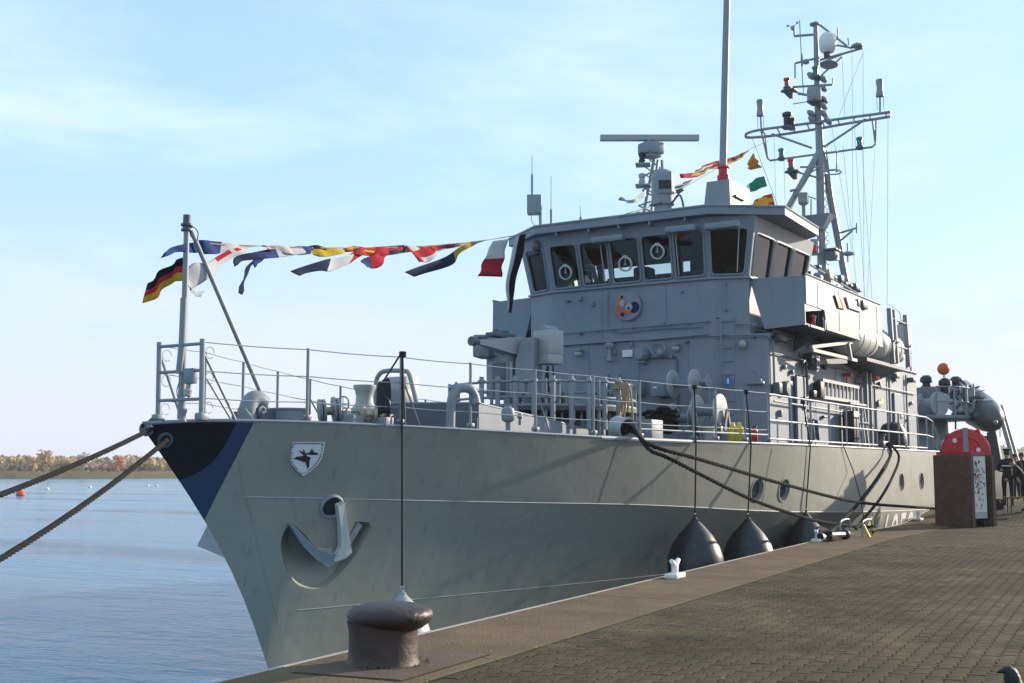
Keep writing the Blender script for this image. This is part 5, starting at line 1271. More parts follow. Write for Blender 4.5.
# ------------------------------------------------------------------ rafts, lockers and the after deck
ZU = 6.79
b = MB(); b.prism([(34.6, 9.65, ZU - .34), (39.2, 9.65, ZU - .34), (39.2, 10.7, ZU - .34), (34.6, 10.7, ZU - .22)], (0, 0, .10)); b.prism([(35.6, 10.6, 6.5), (35.6, 9.7, 6.55), (38.9, 9.7, 6.55), (38.9, 10.6, 6.2)], (0, .0, -.04)); b.build('raft_platform', M['grey_dark'], ship, 0)
cr_ = part_of('raft_cradle', ship, (40, 9.9, ZU))
for i, (x0, x1) in enumerate(((33.6, 36.1), (36.3, 39.0))):
    L_ = x1 - x0
    t = thing('liferaft_canister', ['white liferaft canister nearer the bridge wing, tucked behind its end', 'white liferaft canister with a strap frame round it, aft of the other one'][i], 'liferaft', (x0 + L_ / 2, 10.1, ZU - .2), 'liferaft canisters on the side deck')
    b = MB(); b.lathe((x0, 10.1, ZU + .34), [(.10, 0), (.34, .04), (.47, .22), (.50, .5), (.515, L_ * .49), (.515, L_ * .51), (.50, L_ - .5), (.47, L_ - .22), (.34, L_ - .04), (.10, L_)], (1, 0, 0), 26); b.build('shell', M['raft'], t)
    for q in (.25, .5, .75): MB().lathe((x0 + L_ * q - .03, 10.1, ZU + .34), [(.518, 0), (.522, .03), (.518, .06)], (1, 0, 0), 26).build('strap', M['fit_light'], t)
for x in (37.3, 37.75, 39.2):
    b = MB(); b.beam((x, 9.62, ZU - .2), (x - .25, 9.62, ZU + 1.45), .13, .13); b.beam((x, 10.5, ZU - .2), (x - .25, 10.5, ZU + 1.3), .1, .1); b.beam((x - .1, 9.5, ZU + .45), (x - .1, 10.6, ZU + .45), .06, .06); b.build('cradle_post', M['fit'], cr_, 0)
for z in (.35, 1.15):
    MB().tube([(37.3, 9.6, ZU + z), (39.3, 9.6, ZU + z)], .03, 6).build('cradle_bar', M['fit'], cr_)
b = MB(); b.box((43.6, 10.95, ZU + 1.15), (.8, .6, 1.0), ch=.04); b.build('deck_locker', M['fit_light'], ship)
for x, y in ((43.3, 10.7), (43.9, 10.7), (43.3, 11.2)):
    b = MB(); b.beam((x, y, ZU), (x, y, ZU + .6), .06, .06); b.build('locker_leg', M['fit'], ship, 0)
b = MB(); b.ball((41.0, 10.4, ZU + .3), .2); b.box((41.6, 10.75, ZU + .12), (1.0, .3, .2), ch=.05); b.build('white_fittings', M['white'], ship)
for i in range(5):
    b = MB(); b.box((43.3 + i * .16, 10.8 + .1 * (i % 2), ZU + 1.72), (.12, .12, .14), ch=.02); b.build('lamp', M['grey_dark'], ship)
MB().tube([(36.6, 9.5, ZU + 1.5), (38.2, 9.6, ZU + 1.45), (41, 10.2, ZU + 1.1)], .012, 5).build('guard_wire', M['steel'], ship)
for i, x in enumerate((39.5, 40.6, 41.6, 43.6)):
    MB().tube([(x, 10.75, ZU), (x, 10.75, ZU + 1.2)], .025, 6).build('upper_stanchion', M['fit'], ship)

af = part_of('winch_platform', ship, (49, 11.3, 5.5))
AXX = 48.6
c = vec((48.6, 10.625, 5.304))
b = MB(); b.lathe((49.6, 11.7, c.z - .05), [(1.75, 0), (1.85, .06), (1.85, .16), (1.8, .18)], (0, 0, 1), 36); b.build('platform_plate', M['grey'], af)
b = MB(); b.lathe((50.0, 12.2, 3.4), [(1.35, 0), (1.35, c.z - 3.48)], (0, 0, 1), 24); b.build('platform_trunk', M['grey'], af)
b = MB(); c2 = vec((49, 11.298, 5.901)); b.lathe(c2 - vec((0, 0, .62)), [(.52, 0), (.45, .1), (.36, .35), (.36, .75), (.5, 1.05), (.52, 1.25), (.40, 1.27)], (0, 0, 1), 20); b.build('winch_column', M['grey'], af)
b = MB(); c3 = vec((48.4, 10.822, 5.861)); b.lathe(c3, [(.48, -.1), (.48, 0), (.26, .02), (.26, .6), (.48, .62), (.48, .72)], (.5, .87, 0), 22); b.build('winch_drum', M['fit_light'], af)
b = MB(); b.box(vec((48.8, 11.148, 5.615)), (.9, .8, .5), ch=.08); b.build('winch_base', M['grey'], af)
for px_ in range(6):
    a = -2.6 + px_ * .42; x, y = 49.6 + 1.78 * math.cos(a), 11.7 + 1.78 * math.sin(a)
    MB().tube([(x, y, c.z + .1), (x, y, c.z + 1.25)], .035, 6).build('platform_post', M['fit'], af)
for h in (.65, 1.22):
    MB().tube([(49.6 + 1.78 * math.cos(a), 11.7 + 1.78 * math.sin(a), c.z + h) for a in [-2.6 + k_ * .21 for k_ in range(11)]], .028, 6).build('platform_rail', M['fit'], af)
for p in ((49, 11.365, 6.73), (50.5, 10.566, 6.749), (49, 10.667, 6.587)):
    b = MB(); b.lathe(vec(p) - vec((0, 0, .3)), [(.16, 0), (.16, .3), (.26, .35), (.24, .5), (.12, .6)], (0, 0, 1), 12); b.build('winch_motor', M['black'], af)
MB().tube([(49, 11.581, 6.58), (49, 10.632, 6.507), (49.5, 10.29, 6.445)], .05, 6).build('cross_beam', M['fit'], af)
b = MB(); pr = random.Random(9)
for i in range(26):
    p = vec((50, 10.294, 6.076)) + vec((pr.uniform(-.5, .6), pr.uniform(-.55, .45), pr.uniform(-.75, .75))); q = p + vec((pr.uniform(-.5, .5), pr.uniform(-.5, .5), pr.uniform(-.5, .5))); b.tube([p, q], pr.uniform(.02, .06), 5)
for i in range(6): b.box(vec((50, 10.297, 5.997)) + vec((pr.uniform(-.4, .6), pr.uniform(-.5, .4), pr.uniform(-.6, .6))), (.3, .25, .3), ch=.03)
o = b.build('crane_machinery', M['grey_dark'], af); o['kind'] = 'stuff'
b = MB(); b.beam((49.6, 10.351, 6.374), (49.6, 9.939, 5.343), .12, .12); b.beam((49.6, 10.001, 6.676), (49.6, 10.011, 5.423), .10, .10); b.beam((49.6, 9.746, 6.51), (49.6, 9.747, 5.495), .10, .10); b.beam((49.6, 10.028, 5.971), (49.6, 9.695, 5.883), .08, .08); b.build('crane_frame', M['fit'], af, 0)
b = MB(); b.ball((49, 10.7, 7.255), .24, 18, 12); b.build('red_ball', M['orange'], ship)
MB().tube([(49, 10.691, 7.176), (49, 10.672, 6.431)], .05, 8).build('ball_pole', M['white'], ship)
bt = thing('inflatable_boat', 'dark grey inflatable boat with a blunt bow hanging on the crane aft', 'boat', (51, 9.669, 4.828), None)
nose = vec((49, 8.877, 5.146)); tail = vec((53, 10.869, 6.319)); axd = (tail - nose).normalized(); L_ = (tail - nose).length
b = MB(); b.lathe(nose, [(.05, 0), (.22, .05), (.40, .22), (.54, .6), (.64, 1.2), (.70, 2.2), (.70, L_)], axd, 26); b.build('hull_tube', M['tarp'], bt)
b = MB(); q = vec((0, 0, .66)); b.beam(nose + axd * .9 + q * .85, tail + q, .4, .18); b.build('top_strip', M['fit_light'], bt, 0)
b = MB(); b.lathe(nose - axd * .12, [(.06, 0), (.09, .05), (.09, .2)], axd, 14); b.build('bow_fitting', M['fit'], bt)
fr = part_of('stern_frame', ship, (54, 11, 3.4))
for a, c, w in (((52, 9.827, 4.693), (52, 9.765, 3.319), .30), ((52, 9.552, 4.851), (52, 9.344, 3.32), .36), ((53, 9.459, 5.946), (53, 8.87, 3.319), .16), ((53.3, 9.394, 5.998), (53.3, 8.766, 3.319), .16)):
    MB().beam(a, c, w, w).build('frame_leg', M['grey_dark'] if w > .2 else M['fit_light'], fr, 0)
for k_ in range(8):
    t = (k_ + .5) / 8; MB().beam(vec((53, 9.459, 5.946)).lerp(vec((53, 8.87, 3.319)), t), vec((53.3, 9.394, 5.998)).lerp(vec((53.3, 8.766, 3.319)), t), .06, .06).build('frame_rung', M['fit_light'], fr, 0)
MB().tube([(53, 10.002, 6.085), (53, 9.688, 6.076), (53, 9.703, 5.704)], .05, 6).build('frame_bar', M['fit'], fr)
MB().tube([(52, 9.235, 5.129), (52, 9.254, 4.645)], .02, 5).build('block_wire', M['steel'], fr)
b = MB(); P_ = []  # added dark sheet over the sunlit stern plating, giving it a shaded tone
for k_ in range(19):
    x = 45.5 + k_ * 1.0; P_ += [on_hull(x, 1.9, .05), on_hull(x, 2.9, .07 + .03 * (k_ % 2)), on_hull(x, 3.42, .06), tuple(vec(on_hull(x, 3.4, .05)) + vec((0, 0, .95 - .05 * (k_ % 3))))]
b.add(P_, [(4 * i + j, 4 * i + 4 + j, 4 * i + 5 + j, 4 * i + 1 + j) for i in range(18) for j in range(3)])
cs = b.build('dark_stern_sheet', M['stern_sheet'], ship, 60); cs.modifiers.new('thick', 'SOLIDIFY').thickness = .02
for i, x in enumerate((47, 50, 53, 56, 59, 62)):
    b = MB(); yb = YC - half(x, 3.4) + .1; b.tube([(x, yb, 3.4), (x, yb, 4.4)], .03, 6); b.build('stern_stanchion', M['fit'], fr)

# ------------------------------------------------------------------ on the bridge roof
ZRF = 10.0
b = MB(); c = vec((29.6, 17.727, 10.987)); b.box(c, (.42, .42, .54), rz=.5, ch=.02); b.build('antenna_box', M['fit'], ship, 0)
MB().tube([(29.6, 17.542, 10.701), (29.6, 17.51, 10.141)], .045, 8).build('antenna_post', M['fit'], ship)
MB().tube([(29.6, 17.846, 10.706), (29.6, 17.812, 10.496), (29.6, 17.711, 10.367)], .008, 4).build('cable', M['black'], ship)
for (a, m_, z) in (((30, 17.409, 10.256), (30, 17.406, 10.876), (30, 17.402, 11.886)), ((30, 16.431, 10.299), (30, 16.429, 10.561), (30, 16.443, 10.883)), ((29.6, 17.811, 11.293), (29.6, 17.809, 11.886), (29.6, 17.808, 12.481))):
    MB().tube([a, m_, lerp(m_, z, .05), z], [.035, .035, .012, .008], 6).build('whip_aerial', M['fit'], ship)
rm = part_of('radar_mast', ship, (31, 14.711, 10.606))
for a, c in (((31, 14.438, 12.177), (30.6, 14.491, 10.481)), ((31.3, 14.705, 12.279), (30.9, 14.884, 10.578)), ((31.3, 14.451, 12.245), (31.6, 14.518, 10.662))):
    MB().tube([a, c], .045, 7).build('mast_leg', M['fit'], rm)
b = MB(); pa, pc = vec((31, 14.532, 12.19)), vec((30.8, 14.71, 10.599))
for i in range(7):
    t = i / 7; t2 = (i + 1) / 7; w0 = .12 + .1 * t; w1 = .12 + .1 * t2
    p, q = pa.lerp(pc, t), pa.lerp(pc, t2); s1 = 1 if i % 2 else -1
    b.tube([p + vec((w0 * s1, -w0 * s1, 0)), q + vec((-w1 * s1, w1 * s1, 0))], .025, 5)
b.build('lattice_brace', M['fit'], rm)
b = MB(); c = vec((31, 14.654, 12.53)); b.box(c, (.6, .56, .36), rz=-.5, ch=.07); b.box(c - vec((0, 0, .2)), (.45, .42, .12), rz=-.5, ch=.03); b.build('radar_gearbox', M['fit'], rm)
b = MB(); c = vec((31, 14.698, 12.86)); rdir = vec((math.sin(YAW), -math.cos(YAW), 0)); b.beam(c - rdir * 1.42, c + rdir * 1.42, .20, .155); b.build('radar_scanner', M['fit_light'], rm, 0)
b = MB(); b.lathe(vec((31, 14.716, 12.657)), [(.13, -.1), (.13, .1)], (0, 0, 1), 12); b.build('radar_pivot', M['grey_dark'], rm)
for p, m_ in (((30.8, 14.818, 12.039), 'black'), ((30.8, 14.825, 11.426), 'fit_light')):
    b = MB(); b.box(p, (.42, .42, .05), rz=.4, ch=.01); b.tube([vec(p) + vec((0, 0, -.02)), vec(p) + vec((.25, -.35, -.3))], .02, 5); b.build('lamp_shelf', M['fit'], rm)
    b = MB(); b.lathe(vec(p) + vec((-.02, .02, .02)), [(.10, 0), (.10, .12), (.08, .13), (.08, .22), (.10, .23), (.10, .32), (.04, .35)], (0, 0, 1), 14); b.build('signal_lamp', M[m_], rm)
ed = part_of('sensor_turret', ship, (29.8, 13.751, 10.227))
c = vec((29.8, 13.751, 10.255)); hgt = 37 * 31.5 / 1210
b = MB(); b.lathe(c, [(.24, -.1), (.24, .26), (.31, .30), (.31, .34)], (0, 0, 1), 24); b.build('turret_base', M['fit'], ed)
b = MB(); b.lathe(c + vec((0, 0, .34)), [(.31, 0), (.31, .62), (.30, .78), (.25, .88), (.16, .94), (.0, .95)], (0, 0, 1), 28); b.build('turret_body', M['fit'], ed)
ax_ = (vec((0, 0, 3.4)) - c); ax_.z = 0; ax_.normalize(); sd_ = ax_.cross(vec((0, 0, 1)))
b = MB(); q = c + ax_ * .22 + sd_ * -.06 + vec((0, 0, .86)); b.box(q, (.26, .40, .62), rz=math.atan2(ax_.y, ax_.x), ch=.04); b.build('turret_face', M['fit'], ed)
b = MB(); q = c + ax_ * .345 + sd_ * -.06 + vec((0, 0, .80)); b.box(q, (.03, .33, .24), rz=math.atan2(ax_.y, ax_.x), ch=.01); b.build('turret_window', M['black'], ed, 0)
b = MB(); b.tube(spline([c + vec((-.1, -.3, .3)), c + vec((-.1, -.55, .5)), c + vec((0, -.62, .1)), c + vec((.1, -.5, -.05))], 5), .03, 6); b.tube([c + vec((-.3, -.1, .3)), c + vec((-.2, .3, .3))], .03, 6); b.beam((30, 13.415, 10.894), (30, 13.236, 10.983), .08, .08); b.build('turret_pipework', M['grey_dark'], ed)
b = MB(); b.beam((29.2, 14.158, 9.973), (29.2, 12.695, 9.95), .5, .2); b.build('turret_seat', M['grey'], ed, 0)
# tall whip on its own box
bx = part_of('whip_mount', ship, (31, 12, 10))
b = MB(); b.add([(30.2, 11.95, 10.0), (30.2, 12.78, 10.0), (31.75, 12.78, 10.0), (31.75, 11.95, 10.0), (30.24, 11.98, 11.15), (30.24, 12.64, 11.15), (31.7, 12.64, 11.15), (31.7, 11.98, 11.15)], BF6)
b.build('mount_box', M['fit'], bx, 0)
for z in (10.25, 10.62):
    MB().beam((30.5, 11.93, z + .12), (31.2, 11.93, z + .12), .07, .05).build('louvre', M['black'], bx, 0)
b = MB(); b.lathe((30.5, 12.257, 11.211), [(.17, 0), (.17, .12), (.13, .15), (.13, .3), (.17, .33), (.15, .38)], (0, 0, 1), 18); b.build('red_collar', M['red'], bx)
MB().tube([(30.5, 12.266, 11.491), (30.55, 12.179, 14.017), (30.6, 12.093, 16.468), (30.65, 11.966, 20.942)], [.105, .10, .09, .04], 12).build('whip_aerial', M['fit'], bx)

# ------------------------------------------------------------------ main mast
ms = part_of('main_mast', ship, (44.8, YC, 6.7))
MX = 44.8
def mt(name, pts, r, mat='fit', n=7): return MB().tube(pts, r, n).build(name, M[mat], ms)
MB().tube([(44.8, 14.072, 9.733), (44.8, 14.09, 11.193), (44.8, 14.051, 15.543), (44.8, 14.09, 17.718), (44.8, 14.091, 20.632)], [.20, .18, .16, .125, .085], 14).build('pole', M['fit'], ms)
mt('mast_leg', [(44.75, 14.076, 15.456), (43.8, 15.11, 13.061), (43.2, 15.633, 11.71)], .13)
mt('mast_leg', [(44.9, 14.023, 15.561), (45.9, 13.521, 10.483), (46, 13.415, 9.826)], .14)
mt('ladder_rail', [(44.9, 13.848, 15.537), (45.6, 13.602, 11.265)], .03, n=5)
for k_ in range(16):
    t = k_ / 16; MB().tube([vec((44.9, 13.976, 15.162)).lerp(vec((45.8, 13.574, 10.98)), t), vec((45.1, 13.862, 15.19)).lerp(vec((45.5, 13.649, 11.255)), t)], .018, 4).build('rung', M['fit'], ms)
for k_ in range(14):
    q = vec((44.7, 13.875, 15.104)).lerp(vec((44.7, 13.905, 11.162)), k_ / 13); b = MB(); b.tube([q + vec((0, -.12 + .12 * math.cos(a), .12 * math.sin(a))) for a in (-1.6, -.8, 0, .8, 1.6)], .014, 4); b.build('mast_step', M['fit'], ms)
# yard: a long flat loop of tube
yd = MB(); loop = spline([(44.6, 11.275, 16.547), (44.6, 12.804, 16.577), (44.6, 14.745, 16.603), (44.6, 16.279, 16.637), (44.7, 16.897, 16.612), (44.8, 17.029, 16.534), (45, 16.972, 16.511), (45.2, 16.173, 16.502), (45.2, 14.75, 16.491), (45.2, 12.983, 16.539), (45.2, 11.433, 16.551)], 5); yd.tube(loop, .055, 8); yd.build('yardarm', M['fit'], ms)
for a, c in (((44.9, 15.982, 16.483), (44.9, 14.393, 15.693)), ((44.9, 12.287, 16.513), (44.9, 13.923, 15.665))): mt('yard_brace', [a, c], .045)
for t in range(9):
    mt('yard_rung', [vec((44.6, 16.279, 16.637)).lerp(vec((44.6, 11.459, 16.557)), t / 8), vec((45.2, 16.338, 16.506)).lerp(vec((45.2, 11.619, 16.541)), t / 8)], .03, n=5)
mt('lower_yard', [(44.8, 16.374, 16.598), (44.8, 16.152, 15.519), (44.8, 16.053, 15.405), (44.8, 14.843, 15.397), (44.8, 12.069, 15.377), (44.8, 11.936, 15.473), (44.8, 12.019, 16.407)], .042)
mt('yard_hanger', [(44.8, 16.234, 16.416), (44.8, 16.132, 15.516)], .03); mt('yard_hanger', [(44.8, 11.886, 16.464), (44.8, 11.936, 15.473)], .03)
for c, st0, st1 in (((44.8, 16.409, 17.252), (44.8, 16.401, 17.251), (44.8, 16.374, 16.598)), ((44.8, 11.712, 17.264), (44.8, 11.712, 17.264), (44.8, 11.733, 16.594))):
    b = MB(); b.lathe(c, [(.15, 0), (.15, .06), (.125, .2), (.11, .36), (.135, .5), (.135, .64), (.11, .66)], (0, 0, 1), 16); b.build('can_antenna', M['fit'], ms)
    mt('antenna_stem', [st0, st1], .035)
    for dx_ in (-.12, .12): mt('antenna_spike', [vec(st0) + vec((0, dx_, 0)), vec(st0) + vec((0, dx_, -.5))], .010, n=4)
b = MB(); b.lathe((44.6, 13.572, 19.313), [(.20, -.06), (.27, .0), (.33, .12), (.34, .4), (.29, .58), (.18, .70), (.05, .74)], (0, 0, 1), 22); b.build('radome', M['white'], ms)
b = MB(); b.lathe((44.6, 13.618, 19.084), [(.12, 0), (.12, .16)], (0, 0, 1), 12); b.build('radome_foot', M['rust'], ms)
b = MB(); b.lathe((44.8, 14.123, 20.478), [(.12, 0), (.2, .04), (.2, .1), (.10, .13)], (0, 0, 1), 14); b.build('mast_head', M['fit'], ms)
mt('head_arm', [(44.8, 14.941, 20.236), (44.8, 14.124, 20.137)], .05); mt('anemometer_post', [(44.8, 14.941, 20.236), (44.8, 14.952, 20.602)], .04)
b = MB()
for a in range(3): q = vec((44.8, 14.992, 20.63)); p = q + vec((.10 * math.cos(a * 2.1), .22 * math.sin(a * 2.1), .05 * a)); b.tube([q, p], .012, 4); b.ball(p, .055, 8, 6)
b.ball((44.8, 14.994, 20.57), .10, 10, 7); b.build('anemometer', M['fit_light'], ms)
mt('thin_aerial', [(44.6, 14.659, 20.762), (44.6, 14.62, 19.149), (44.6, 14.578, 17.707)], .018, n=5)
b = MB(); b.lathe((44.6, 14.607, 18.907), [(.04, 0), (.05, .3), (.03, .5)], (0, 0, 1), 8); b.build('aerial_base', M['fit'], ms)
for a, c, r in (((44.7, 13.887, 20.439), (44.7, 12.866, 19.407), .045), ((44.7, 13.943, 19.787), (44.7, 12.678, 19.293), .04), ((44.7, 13.924, 19.051), (44.7, 12.262, 19.215), .045), ((44.7, 14.875, 19.104), (44.7, 13.921, 19.15), .045), ((44.7, 13.069, 19.028), (44.7, 13.874, 18.446), .035), ((44.7, 12.281, 19.218), (45.3, 13.007, 19.377), .03), ((45.3, 14.194, 19.115), (45.3, 13.007, 19.377), .035), ((44.7, 15.019, 18.167), (44.7, 13.446, 17.993), .045), ((44.7, 14.827, 17.855), (44.7, 14.275, 17.683), .035), ((44.7, 15.424, 18.115), (44.7, 14.353, 17.736), .03), ((44.7, 15.036, 17.49), (44.7, 14.438, 17.492), .02)): mt('mast_arm', [a, c], r)
for c, r in (((44.7, 12.486, 19.335), .22), ((44.7, 14.477, 19.072), .15)):
    b = MB(); b.lathe(c, [(.02, -.1), (r, -.03), (r, .03), (r * .5, .1)], (0, 0, 1), 14); b.build('dish_lamp', M['fit'], ms)
b = MB(); b.lathe((44.5, 13.518, 18.721), [(.05, -.08), (.34, 0), (.30, .05), (.05, .09)], (.2, 0, 1), 18); b.build('small_dish', M['fit'], ms)
for a, c in (((44.7, 12.789, 19.432), (44.7, 12.819, 19.713)), ((44.7, 13.204, 19.709), (44.7, 13.21, 20.185)), ((44.7, 14.915, 19.112), (44.7, 14.93, 18.512)), ((44.7, 13.445, 18.017), (44.7, 13.439, 18.252))): mt('thin_aerial', [a, c], .03, n=5)
b = MB(); b.box((44.4, 14.1, 17.613), (.46, .5, .56), rz=.4, ch=.05); b.build('mast_box', M['fit'], ms)
b = MB(); b.lathe((44.4, 14.131, 17.186), [(.05, 0), (.2, .12), (.26, .2)], (0, 0, 1), 14); b.build('mast_box_foot', M['grey_dark'], ms)
for p in ((44.7, 13.827, 18.28), (44.7, 13.837, 17.926), (44.7, 14.294, 18.481), (44.7, 13.811, 17.448), (44.6, 13.806, 17.185), (44.6, 14.301, 16.949), (44.5, 13.764, 16.839), (44.4, 13.587, 16.513), (44.6, 14.268, 16.707)):
    b = MB(); b.lathe(p, [(.06, -.10), (.19, -.04), (.19, .03), (.10, .10)], (.3, -.6, .6), 12); b.build('signal_light', M['fit'], ms)
def lamp(p, mat, shelf=True, s=1.0):
    p = vec(p)
    b = MB(); b.lathe(p, [(.09 * s, 0), (.10 * s, .08 * s), (.10 * s, .24 * s), (.13 * s, .26 * s), (.13 * s, .34 * s), (.04 * s, .38 * s)], (0, 0, 1), 12); b.build('signal_lamp', M[mat], ms)
    b = MB(); b.lathe(p - vec((0, 0, .06)), [(.12 * s, -.06), (.15 * s, 0), (.15 * s, .06)], (0, 0, 1), 12); b.build('lamp_base', M['grey_dark'], ms)
lamp((44.6, 14.085, 18.436), 'green'); lamp((44.8, 15.584, 15.46), 'green'); lamp((44.8, 12.528, 15.462), 'green')
for p, q in (((44.6, 15.225, 18.175), 'redlamp'), ((44.3, 15.043, 14.863), 'redlamp')):
    lamp(p, q); c = vec(p) - vec((0, 0, .10))
    b = MB(); b.prism([c + vec((.1, .30, 0)), c + vec((-.1, .18, 0)), c + vec((-.1, -.32, 0)), c + vec((.35, -.34, 0)), c + vec((.35, .1, 0))], (0, 0, -.05)); b.prism([c + vec((.1, .2, -.05)), c + vec((.1, -.2, -.05)), c + vec((.2, -.15, -.3)), c + vec((.2, .0, -.3))], (.1, 0, 0)); b.build('lamp_shelf', M['grey_dark'], ms, 0)
lamp((44.6, 15.243, 16.62), 'black', s=1.5); lamp((44.6, 15.065, 16.553), 'black', s=1.0)
for a, c, r in (((44.3, 14.688, 14.854), (44.6, 14.044, 14.833), .04), ((44.3, 14.81, 14.675), (44.6, 14.056, 14.406), .04), ((44.3, 14.423, 14.508), (44.6, 14.084, 14.799), .03), ((44.5, 13.863, 14.632), (44.5, 13.364, 14.604), .03)): mt('mast_arm', [a, c], r)
c = vec((44.4, 13.45, 14.517)); b = MB(); b.tube([c + vec((.4 * math.cos(a), .3 * math.sin(a), 0)) for a in [k_ * .524 for k_ in range(12)]], .03, 5, closed=True); b.build('guard_ring', M['fit_light'], ms)
mt('thin_aerial', [(44.3, 13.268, 14.472), (44.3, 13.257, 14.855), (44.3, 13.24, 15.469)], [.05, .03, .012], n=5)
b = MB(); cc = vec((44.6, 14.057, 12.932)); b.add([cc + vec((.3, .55, 0)), cc + vec((-.4, .5, 0)), cc + vec((-.4, -.5, 0)), cc + vec((.3, -.5, 0)), cc + vec((.15, .12, -.55)), cc + vec((-.15, .12, -.55)), cc + vec((-.15, -.12, -.55)), cc + vec((.15, -.12, -.55))], [(0, 1, 2, 3), (7, 6, 5, 4), (0, 4, 5, 1), (1, 5, 6, 2), (2, 6, 7, 3), (3, 7, 4, 0)]); b.build('mast_platform', M['grey'], ms, 0)
b = MB(); c = vec((44, 14.49, 13.296)); b.lathe(c, [(.12, 0), (.19, .06), (.2, .4), (.16, .46)], (0, 0, 1), 16); b.tube([c - vec((0, 0, .6)), c], .07, 8); b.build('sensor_pod', M['fit'], ms)
b = MB(); b.lathe((44, 14.385, 13.592), [(.04, 0), (.04, .18)], (0, 0, 1), 8); b.build('pod_stub', M['black'], ms)
for a, c, r in (((43.9, 14.653, 13.952), (43.9, 14.739, 13.654), .04), ((43.9, 14.968, 13.875), (43.9, 14.654, 13.913), .05), ((44.2, 14.276, 12.885), (44.2, 14.259, 13.538), .025), ((44.2, 14.411, 13.672), (44.4, 14.13, 13.561), .025), ((45.3, 13.538, 12.338), (45, 12.798, 12.403), .04), ((45.4, 13.558, 12.046), (45, 12.971, 12.306), .04), ((45, 12.796, 12.211), (45, 12.785, 12.593), .03), ((45, 13.157, 11.137), (45, 13.155, 11.865), .03)): mt('mast_arm', [a, c], r)
b = MB(); b.lathe((44.8, 13.09, 11.407), [(.05, -.08), (.26, -.02), (.26, .04), (.08, .1)], (0, 0, 1), 14); b.build('small_dish', M['fit'], ms)
b = MB(); b.box((44.6, 13.632, 11.581), (.6, .5, .06)); b.box((44.6, 13.639, 11.352), (.5, .4, .3)); b.build('lower_platform', M['grey_dark'], ms, 0)
b = MB(); b.lathe((44.4, 14.265, 11.419), [(.18, 0), (.2, .1), (.2, .5), (.12, .6)], (0, 0, 1), 12); b.build('loud_hailer', M['fit'], ms)
b = MB(); b.lathe((44.2, 14.198, 11.459), [(.08, 0), (.1, .1), (.1, .3)], (0, 0, 1), 10); b.build('red_lamp', M['redlamp'], ms)
# halyards and wire stays dropping from the yard to the after house
hy = MB()
for (x0, y0, x1, y1) in ((852, 48, 852, 150), (863, 48, 864, 160), (842, 57, 845, 120), (839, 60, 840, 250), (862, 118, 872, 330), (868, 150, 878, 330), (885, 116, 886, 330), (856, 118, 858, 300), (849, 120, 866, 315), (875, 146, 884, 318), (831, 122, 842, 210), (775, 136, 774, 205), (752, 137, 753, 205), (784, 160, 785, 205), (843, 145, 843, 235)):
    pass
for a, c in (((44.8, 12.706, 19.329), (44.9, 12.915, 11.939)), ((44.8, 12.29, 19.25), (44.9, 12.571, 9.634)), ((44.8, 13.099, 19.047), (44.8, 13.055, 16.568)), ((44.8, 12.712, 16.554), (44.8, 12.489, 8.941)), ((44.8, 12.446, 15.315), (44.8, 12.208, 8.476)), ((44.8, 11.956, 15.399), (44.6, 12.433, 8.917)), ((44.8, 11.438, 16.547), (44.8, 11.733, 8.447)), ((44.8, 13.16, 15.572), (44.8, 12.766, 9.637)), ((44.8, 13.594, 16.574), (44.8, 12.935, 11.544)), ((44.8, 15.485, 15.347), (44.8, 15.487, 13.601)), ((44.8, 15.868, 16.322), (44.8, 15.849, 13.643)), ((44.8, 12.295, 19.055), (44.8, 13.28, 16.76))):
    hy.tube([a, c], .008, 4)
o = hy.build('halyard', M['steel'], ms); o['kind'] = 'stuff'

# ------------------------------------------------------------------ fenders
def fender(p_top, p_rail, label, mat, s=1.0, group='teardrop fenders hung between ship and quay'):
    """p_top: eye of the fender; p_rail: where its rope is made fast"""
    p = vec(p_top)
    t = thing('fender', label, 'fender', tuple(p - vec((0, 0, 1.45 * s))), group)
    prof_ = [(.02, 0), (.045, -.03), (.08, -.08), (.17, -.17), (.32, -.33), (.45, -.53), (.525, -.74), (.545, -.94), (.515, -1.14), (.41, -1.32), (.24, -1.43), (.05, -1.47)]
    b = MB(); b.lathe(p, [(r * s, h * s) for r, h in prof_], (0, 0, 1), 30); b.build('fender_body', M[mat], t)
    b = MB(); b.lathe(p, [(.07 * s, -.10 * s), (.085 * s, -.085 * s), (.08 * s, -.05 * s), (.045 * s, -.03 * s)], (0, 0, 1), 14); b.tube([p + vec((.045 * s * math.cos(a), 0, .045 * s * math.sin(a) + .02)) for a in [k_ * .524 for k_ in range(12)]], .016 * s, 6, closed=True); b.build('eye_ring', M[mat], t)
    pts = [p + vec((0, 0, .05))]
    for q in p_rail: pts.append(vec(q))
    b = MB(); b.tube(pts, .017, 6); b.build('fender_rope', M['rope'], t)
    q = vec(p_rail[-1]); b = MB()
    for k_ in range(3): b.tube([q + vec((.05 * math.cos(a), .05 * math.sin(a), -.03 * k_)) for a in [k2 * .785 for k2 in range(8)]], .018, 5, closed=True)
    b.build('rope_turns', M['rope'], t)
    return t
def over_side(p, out_, post, up):
    e = vec(on_hull(p[0], 3.9, .04)); return [e + vec((0, 0, 0)), e + vec((0, .0, .06)), vec(post) + vec((.03, -.03, up))]
def fend(px, py, Y, post, up, label, mat='rubber', s=1.0, dx_=0):
    pass
f1 = vec((23.9, 10.383, 2.372)); fender(f1, over_side((f1.x, 0), 0, PS[6], 1.2), 'dark teardrop fender nearest the bow of the row of three', 'rubber', 1.10)
f2 = vec((26.1, 10.054, 2.305)); fender(f2, over_side((f2.x, 0), 0, PS[8], 1.2), 'dark teardrop fender in the middle of the row of three', 'rubber', 1.10)
